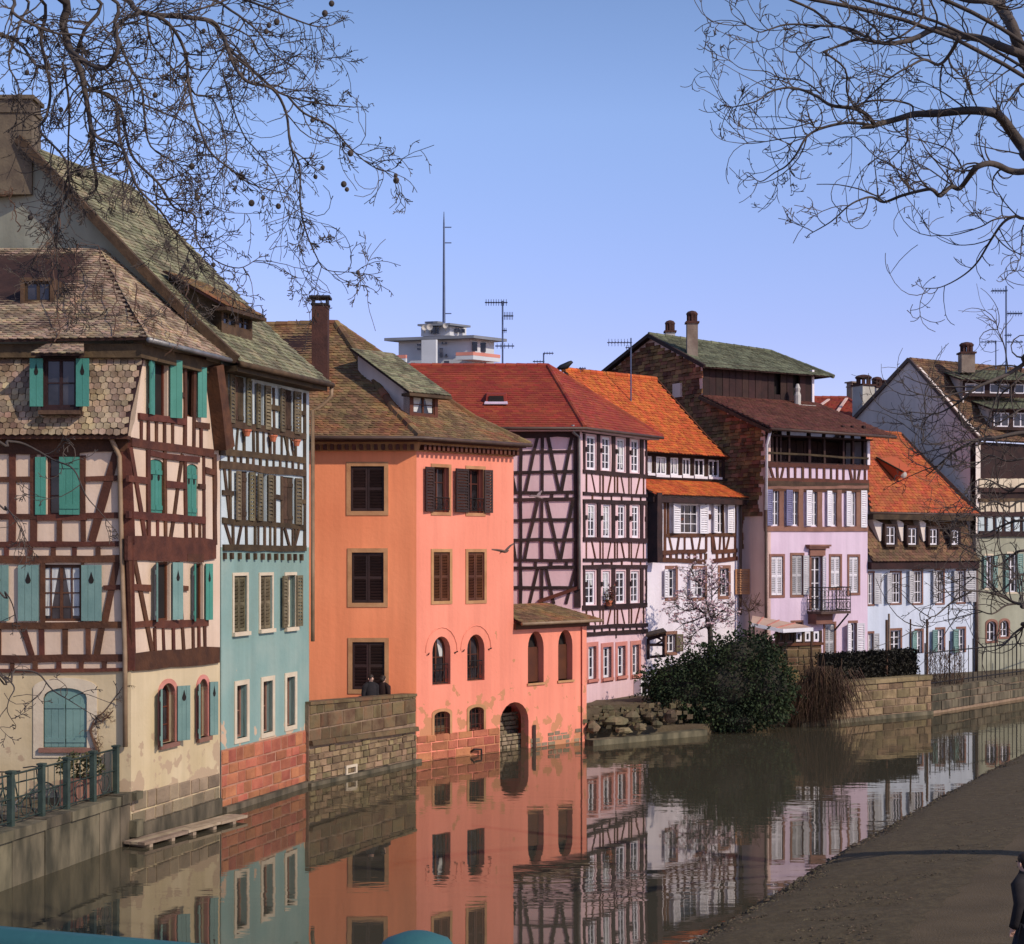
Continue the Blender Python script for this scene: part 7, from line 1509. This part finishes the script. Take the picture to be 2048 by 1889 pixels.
LT = [
 (K17, [(265, -30), (300, 120), (335, 240), (385, 340), (405, 440), (432, 600), (440, 750), (462, 860)], .062, .018, 'hub'),
 (K17, [(-30, 150), (60, 185), (115, 230), (160, 300), (215, 330), (330, 310)], .030, .008, 'hub'),
 (K17, [(540, -30), (640, 40), (700, 68), (850, 80), (1010, 103), (1060, 170), (1100, 240), (1180, 310), (1290, 412), (1360, 455), (1500, 492), (1685, 512)], .045, .008, 'hub'),
 (K17, [(1070, 180), (1110, 300), (1180, 390), (1300, 425), (1365, 540), (1385, 690), (1430, 800), (1432, 960), (1455, 1090), (1510, 1225), (1560, 1290), (1705, 1300)], .026, .005, None),
 (K17, [(1370, 455), (1450, 540), (1575, 600), (1650, 685), (1740, 770), (1830, 818), (1890, 798)], .017, .004, None),
 (K17, [(690, 60), (800, 110), (880, 240), (900, 400), (935, 560), (1000, 720), (1090, 800), (1200, 880), (1385, 928)], .026, .006, None),
 (K17, [(400, 430), (480, 440), (570, 510), (600, 640), (640, 760), (760, 880), (830, 990), (930, 1030), (940, 1150), (1030, 1245), (1140, 1280), (1222, 1240)], .028, .005, None),
 (K17, [(500, -30), (545, 140), (620, 320), (675, 420), (690, 560), (720, 700), (840, 780), (905, 832)], .024, .006, 'hub'),
 (K17, [(930, -30), (1100, 50), (1230, 150), (1300, 250), (1440, 345)], .022, .006, 'hub'),
 (K17, [(1060, -30), (1250, 30), (1400, 92), (1530, 130), (1625, 105)], .020, .005, 'hub'),
 (K17, [(1040, 110), (1190, 175), (1260, 290), (1420, 270), (1590, 292)], .014, .004, None),
 (K17, [(440, -30), (400, 150), (370, 260), (430, 420), (520, 400), (620, 390), (640, 480)], .026, .008, 'hub'),
 (K17, [(170, -30), (195, 200), (240, 420), (220, 560), (190, 625), (310, 760), (330, 900), (285, 1010), (270, 1190), (280, 1330), (270, 1480)], .024, .006, 'hub'),
 (K17, [(1060, 330), (1100, 480), (1160, 640), (1225, 720), (1310, 830), (1340, 925), (1380, 1030), (1425, 1045)], .014, .004, None),
 (K17, [(560, 520), (570, 660), (620, 800), (660, 900), (760, 1000), (820, 1090), (900, 1190), (960, 1290), (985, 1330)], .022, .006, None),
 (K17, [(330, 240), (480, 330), (560, 250), (560, 120), (650, 70)], .030, .018, None),
 (K17, [(430, 600), (470, 660), (560, 690), (610, 760), (600, 880)], .026, .008, None),
 (K17, [(300, 300), (330, 500), (325, 700), (320, 860), (250, 1050), (260, 1200)], .018, .006, None),
 (K17, [(900, 60), (1000, 30), (1150, -20), (1300, -30)], .016, .008, None),
 (K17, [(880, 350), (930, 450), (1010, 470), (1060, 600), (1080, 760), (1010, 880), (1040, 1000), (1180, 1020)], .016, .004, None),
 (K17, [(640, 480), (780, 540), (850, 570), (930, 620), (940, 760), (960, 880)], .016, .005, None),
 (K17, [(100, -30), (90, 120), (40, 300), (90, 420), (75, 600)], .022, .006, 'hub'),
 (K17, [(20, -30), (60, 60), (160, 120), (270, 160), (400, 170), (540, 230), (680, 330)], .024, .006, 'hub'),
 (K17, [(700, 70), (720, 200), (800, 300), (880, 400)], .018, .006, None),
 (K1, [(-60, 905), (60, 935), (200, 960), (430, 1085), (590, 1160), (690, 1372), (800, 1500), (930, 1655)], .020, .004, 'hub'),
 (K2, [(-60, 1140), (120, 1165), (300, 1192), (420, 1325), (560, 1412), (700, 1500)], .016, .004, 'hub'),
 (K2, [(-60, 1160), (40, 1220), (115, 1310), (75, 1400), (60, 1500), (120, 1600)], .014, .004, 'hub'),
 (K1, [(-60, 1400), (40, 1460), (120, 1560), (190, 1690), (260, 1810)], .014, .004, 'hub'),
 (K2, [(-60, 480), (40, 540), (100, 640), (135, 790)], .014, .005, 'hub'),
]
Tl, tips = tree('plane_tree', 'bare plane tree whose drooping branches with seed balls hang over the cream house', [V((-9.2, 15.0, .9)), V((-9.0, 15.1, 4.5)), V((-8.6, 15.3, 8.5)), V((-7.9, 15.6, 12.5)), V((-7.2, 15.8, 15.5))], (.42, .2), LT, 18.5, V((0, 0, -.22)), 11, hub=lambda p: V((-8.5, 15.3, 9.5)) if p.z < 10.5 else V((-7.9, 15.6, 12.3)), twigs=2.5, tl=(.28, .9), spread=1.6, tr=.010, rscale=.85)
sbm = MB(); sbm.ball((0, 0, 0), .030, n=8, m=6); sb0 = bpy.data.meshes.new('seed_ball'); sb0.from_pydata(sbm.v, [], sbm.f); sb0.materials.append(M['bark'])
rg = random.Random(5)
for x, y in ((1582, 18), (1550, 65), (1320, 105), (1283, 122), (1270, 152), (972, 148), (800, 305), (740, 455), (1490, 575), (1672, 732), (1505, 845), (1540, 800), (1888, 838), (1890, 862), (1655, 905), (1640, 880), (1152, 846), (940, 945), (915, 795), (1200, 970), (1255, 945), (990, 1018), (1708, 1300), (1328, 985), (145, 1038), (1018, 1265), (290, 525), (128, 348), (1640, 690)):
    o = bpy.data.objects.new('seed_ball', sb0); COL.objects.link(o); o.parent = Tl; o.location = at(*K17(x, y), 18.4 + rg.uniform(-.4, .4)) - Tl.location; s = rg.uniform(.75, 1.25); o.scale = (s, s, s * 1.1)
RT = [
 (K18, [(1850, 900), (1813, 860), (1740, 760), (1690, 690), (1640, 655), (1500, 640), (1300, 658), (1180, 662), (1080, 690), (930, 730)], .085, .038, 'hub'),
 (K18, [(930, 725), (800, 710), (650, 740), (560, 790), (500, 890), (440, 960), (370, 1000), (290, 1050), (225, 1000)], .024, .005, None),
 (K18, [(945, 715), (900, 660), (830, 628), (700, 610), (620, 560), (530, 520), (450, 508), (350, 530), (270, 585), (130, 620), (95, 612)], .030, .005, None),
 (K18, [(830, 628), (900, 590), (1000, 580), (1080, 585), (1165, 610), (1170, 655)], .016, .014, None),
 (K18, [(1850, 340), (1700, 278), (1560, 225), (1430, 205), (1300, 170), (1200, 215), (1100, 245), (1000, 250), (860, 228), (740, 268), (655, 300)], .065, .012, 'hub'),
 (K18, [(900, 215), (800, 165), (640, 150), (450, 142), (340, 172), (270, 182), (140, 92)], .020, .005, None),
 (K18, [(1440, 215), (1380, 320), (1320, 375), (1240, 345), (1160, 380), (1050, 445), (920, 560)], .026, .008, None),
 (K18, [(1850, 985), (1740, 990), (1660, 955), (1600, 945), (1530, 975), (1490, 1030), (1440, 1090), (1390, 1080), (1330, 1132), (1290, 1100), (1250, 1095), (1110, 1130), (1005, 1168), (940, 1140), (880, 1150), (800, 1190), (700, 1280), (580, 1350)], .045, .006, 'hub'),
 (K18, [(1150, 1115), (1130, 1010), (1050, 960), (950, 900), (850, 800), (810, 795)], .014, .004, None),
 (K18, [(1850, 1250), (1760, 1250), (1690, 1290), (1620, 1390), (1540, 1520), (1450, 1600), (1330, 1660), (1235, 1665)], .024, .005, 'hub'),
 (K18, [(1760, 1248), (1640, 1270), (1560, 1312), (1400, 1360), (1290, 1350), (1240, 1300)], .012, .004, None),
 (K18, [(655, 300), (780, 400), (790, 530), (830, 615)], .014, .010, None),
 (K18, [(690, 212), (560, 250), (500, 310), (610, 420), (650, 540)], .012, .006, None),
 (K18, [(440, -30), (600, 60), (700, 140), (860, 200), (900, 215)], .018, .012, 'hub'),
 (K18, [(760, -30), (860, 80), (960, 170), (1010, 210)], .014, .012, 'hub'),
 (K18, [(1270, -30), (1230, 100), (1120, 200), (1010, 245)], .018, .012, 'hub'),
 (K18, [(1140, 690), (1140, 780), (1128, 835), (1020, 945)], .020, .006, None),
 (K18, [(1410, 680), (1380, 800), (1300, 890)], .012, .004, None),
 (K18, [(1470, 1000), (1400, 880), (1290, 830), (1150, 800), (980, 760)], .014, .004, None),
 (K18, [(1850, 380), (1740, 400), (1640, 470), (1540, 545), (1485, 540)], .014, .004, 'hub'),
 (K18, [(1850, 480), (1740, 560), (1690, 640)], .02, .006, 'hub'),
 (K18, [(1300, 170), (1310, 90), (1250, -30)], .016, .010, None),
 (K18, [(540, 800), (480, 820), (400, 870), (310, 885)], .010, .004, None),
 (K18, [(620, 700), (460, 740), (300, 745), (190, 740), (135, 705)], .010, .004, None),
 (K18, [(560, 790), (430, 800), (240, 830), (110, 820)], .010, .004, None),
 (K18, [(640, 545), (540, 470), (400, 450), (330, 415), (190, 400), (115, 350)], .012, .004, None),
 (K18, [(1850, 1310), (1800, 1400), (1790, 1500), (1745, 1520)], .012, .004, 'hub'),
 (K18, [(1630, -30), (1690, 60), (1740, 140), (1780, 260), (1850, 420)], .075, .085, None),
 (K18, [(1400, -20), (1500, 5), (1620, 10), (1680, 40)], .03, .04, None),
]
WOB[0] = .10
hubR = V((6.6, 16.6, 10.5))
tree('bare_tree', 'bare tree with upturned twigs reaching in over the canal from the near bank', [V((7.7, 16.6, .7)), V((7.4, 16.6, 4)), V((7.0, 16.6, 8)), V((6.5, 16.6, 11.5)), V((6.1, 16.8, 14.5))], (.38, .16), RT, 17.0, V((-.05, 0, .24)), 23, hub=lambda p: V((7.0, 16.6, 8.0)) if p.z < 10 else hubR, twigs=1.6, tl=(.3, .85), spread=1.2, tr=.010, rscale=.8)
R2 = [
 (K13, [(1560, 560), (1508, 620), (1400, 690), (1300, 735), (1150, 800), (1060, 880), (960, 945), (850, 990), (655, 975)], .040, .006, 'hub'),
 (K13, [(1150, 815), (1000, 840), (880, 870), (760, 850), (640, 815)], .016, .005, None),
 (K13, [(1560, 1130), (1300, 1170), (1170, 1185), (1000, 1265), (900, 1350), (810, 1430)], .040, .010, 'hub'),
 (K13, [(1170, 1190), (1060, 1190), (930, 1240), (800, 1270), (720, 1300)], .018, .005, None),
 (K13, [(980, 1185), (800, 1220), (750, 1180), (700, 1125)], .010, .004, None),
 (K14, [(1320, 940), (1286, 925), (1210, 905), (1090, 850), (900, 820), (690, 832)], .034, .006, 'hub'),
 (K14, [(1320, 1060), (1286, 1085), (1210, 1140), (1130, 1215), (960, 1240)], .030, .006, 'hub'),
 (K14, [(900, 825), (760, 900), (640, 1000), (590, 1020), (520, 1112)], .018, .004, None),
 (K14, [(1240, 915), (1150, 930), (1050, 992), (930, 960), (800, 965)], .020, .005, None),
 (K13, [(1390, 660), (1360, 480), (1310, 360), (1303, 250)], .012, .004, None),
 (K13, [(1508, 700), (1420, 780), (1330, 860), (1290, 1000), (1120, 1110), (1000, 1110)], .02, .005, None),
 (K13, [(1560, 1500), (1400, 1560), (1250, 1480), (1130, 1500), (1020, 1650)], .02, .005, 'hub'),
 (K14, [(1320, 300), (1150, 330), (1000, 400), (860, 400), (740, 350)], .024, .005, 'hub'),
 (K14, [(1320, 520), (1200, 560), (1080, 640), (980, 560), (900, 480)], .022, .005, 'hub'),
 (K14, [(1320, 150), (1180, 200), (1060, 160), (960, 220), (820, 200)], .02, .005, 'hub'),
 (K14, [(1320, 700), (1230, 720), (1100, 830), (1000, 760), (900, 720), (780, 740)], .02, .005, 'hub'),
 (K13, [(1560, 950), (1420, 1000), (1300, 1060), (1180, 1000), (1060, 1060)], .02, .005, 'hub'),
 (K13, [(1508, 1320), (1380, 1340), (1250, 1300), (1120, 1380), (960, 1300)], .018, .005, None),
]
tree('bare_tree', 'bare tree with a dense lower tangle of twigs in front of the beige gable', [V((12.2, 28, .9)), V((12.0, 28, 4)), V((11.6, 28, 8)), V((11.2, 28, 11))], (.3, .12), R2, 26.0, V((-.03, 0, .22)), 31, hub=lambda p: V((12.0, 28, max(3, min(9, p.z - .8)))), twigs=1.7, tl=(.35, 1.2), spread=1.2, tr=.014)
WOB[0] = .3
# climbing vine on the wall of house A
VN = thing('climbing_vine', 'leafless vine climbing the cream wall between the teal shuttered window and the downpipe', 'vine', AL.P(*AL.uz(*K2(800, 1850)), .05)); m = MB(); rng = random.Random(3)
for ps, r in ((((800, 1850), (775, 1780), (740, 1680), (735, 1640), (770, 1590), (850, 1560), (915, 1490)), .035), (((740, 1660), (760, 1570), (850, 1490), (930, 1390), (1000, 1290)), .018), (((735, 1690), (790, 1760), (810, 1850)), .02), (((850, 1555), (900, 1540)), .015)):
    q = [AL.P(*AL.uz(*K2(*p)), .07) for p in ps]; m.tube(curve(q, 3), [lerp(r, r * .35, i / (len(q) * 3 - 3)) for i in range(len(q) * 3 - 2)], 5)
    for k in range(8): i = rng.randint(0, len(q) - 2); twig(m, lerp(q[i], q[i + 1], rng.random()), V((rng.gauss(0, 1), -.1, rng.gauss(.3, .6))), rng.uniform(.15, .4), .006, 0, V((0, 0, .1)), rng)
obj('stems', m, M['barkpale'], VN)
# creeper on the tiled roof of house A
CV = thing('climbing_vine', 'leafless creeper strands hanging down the tiled front roof and gable of the cream house', 'vine', AL.P(3.5, 13.9, -3)); m = MB()
for x0, y0, x1, y1 in ((370, 1090, 420, 1750), (560, 1080, 520, 1650), (690, 1090, 660, 1500), (810, 1240, 800, 1700), (940, 1350, 950, 1600), (430, 880, 400, 1140), (380, 880, 360, 1130), (100, 700, 150, 1000), (1290, 1350, 1300, 1700), (1060, 1520, 1080, 1640)):
    q = []
    for i in range(9):
        t = i / 8; x = x0 + (x1 - x0) * t + rng.gauss(0, 12); y = y0 + (y1 - y0) * t; q.append(at(*K21(x, y), 38.6 - 3.9 * max(0, min(1, (y - 1090) / 650))))
    q = [p + V((0, -.22, .05)) for p in q]; m.tube(curve(q, 2), .014, 4)
    for k in range(7): i = rng.randint(0, 7); twig(m, q[i], V((rng.gauss(0, 1), -.2, rng.gauss(-.4, .5))), rng.uniform(.3, .8), .008, 1, V((0, 0, -.2)), rng)
obj('stems', m, M['barkpale'], CV)
# magnolia
MG = thing('magnolia_tree', 'small magnolia with pale pink blossom behind the evergreen bush', 'tree', at(*K12(590, 1330), 59.6)); rng = random.Random(9); MP = lambda x, y, d=0: at(*K12(x, y), 59.6 + d); m = MB(); tips = []; limb = []
b = MP(590, 1330); m.tube(curve([V((b.x, b.y, .9)), MP(588, 1300), MP(570, 1230), MP(560, 1170)], 3), [.11 - .004 * i for i in range(10)], 8); obj('trunk', m, M['bark'], MG, smooth=True); m = MB()
for ps, r in (([(560, 1175), (530, 1110), (470, 1080), (420, 1020), (370, 940)], .05), ([(590, 1260), (600, 1180), (570, 1080), (540, 960), (520, 840)], .05), ([(600, 1200), (620, 1120), (600, 1000), (600, 880), (600, 740)], .04), ([(590, 1240), (650, 1130), (720, 1070), (780, 1040)], .035), ([(470, 1080), (400, 1090), (330, 1080), (280, 1020)], .025), ([(540, 1140), (440, 1180), (350, 1200), (290, 1170)], .03), ([(530, 900), (470, 840), (440, 780), (420, 740)], .02), ([(570, 1220), (480, 1260), (420, 1330), (380, 1400)], .03), ([(600, 980), (660, 900), (690, 850)], .02), ([(640, 1140), (690, 1160), (750, 1180)], .02)):
    q = curve([MP(x, y, .5 * math.sin(i + r * 90)) for i, (x, y) in enumerate(ps)], 3); n = len(q); m.tube(q, [lerp(r, .012, i / (n - 1)) for i in range(n)], 6); limb += q[2:]
    for k in range(n * 2): i = rng.randint(1, n - 2); twig(m, q[i], (q[i + 1] - q[i]).normalized() + V((rng.gauss(0, .7), rng.gauss(0, .7), rng.gauss(.3, .6))), rng.uniform(.25, .75), .012, 1, V((0, 0, .15)), rng, tips)
obj('limbs', m, M['bark'], MG); m = MB()
pts = tips + [p + V((rng.gauss(0, .2), rng.gauss(0, .2), rng.gauss(0, .2))) for p in limb for _ in range(2)]
for p in pts:
    if rng.random() < .3: continue
    for k in range(rng.randint(4, 6)):
        d = V((rng.gauss(0, .8), rng.gauss(0, .8), rng.uniform(.1, 1.2))).normalized(); s = rng.uniform(.05, .10); w = d.cross(V((rng.gauss(0, 1), rng.gauss(0, 1), .2))).normalized() * s * .4; m.add([p, p + d * s * .6 + w, p + d * s, p + d * s * .6 - w], [(0, 1, 2, 3)], rng.random())
obj('blossom', m, M['blossom'], MG, kind='stuff')
SPT = thing('sapling', 'thin reddish leafless sapling between the magnolia and the brown downpipe', 'tree', at(*K12(910, 1190), 60.2)); m = MB(); SPp = lambda x, y: at(*K12(x, y), 60.2); b = SPp(915, 1220); m.tube([V((b.x, b.y, 1.0)), SPp(915, 1150), SPp(905, 1070)], [.035, .025, .015], 5); obj('trunk', m, M['barkpale'], SPT); m = MB()
for x, y in ((850, 980), (930, 960), (1010, 1000), (880, 1020), (960, 1060), (830, 1060), (1000, 940)):
    q = [SPp(908, 1100), SPp((908 + x) / 2, (1100 + y) / 2 + 10), SPp(x, y)]; m.tube(curve(q, 3), .012, 4)
    for k in range(4): twig(m, q[1], q[2] - q[1] + V((rng.gauss(0, .3), 0, rng.gauss(0, .3))), .4, .008, 1, V((0, 0, .1)), rng)
obj('limbs', m, M['barkpale'], SPT)
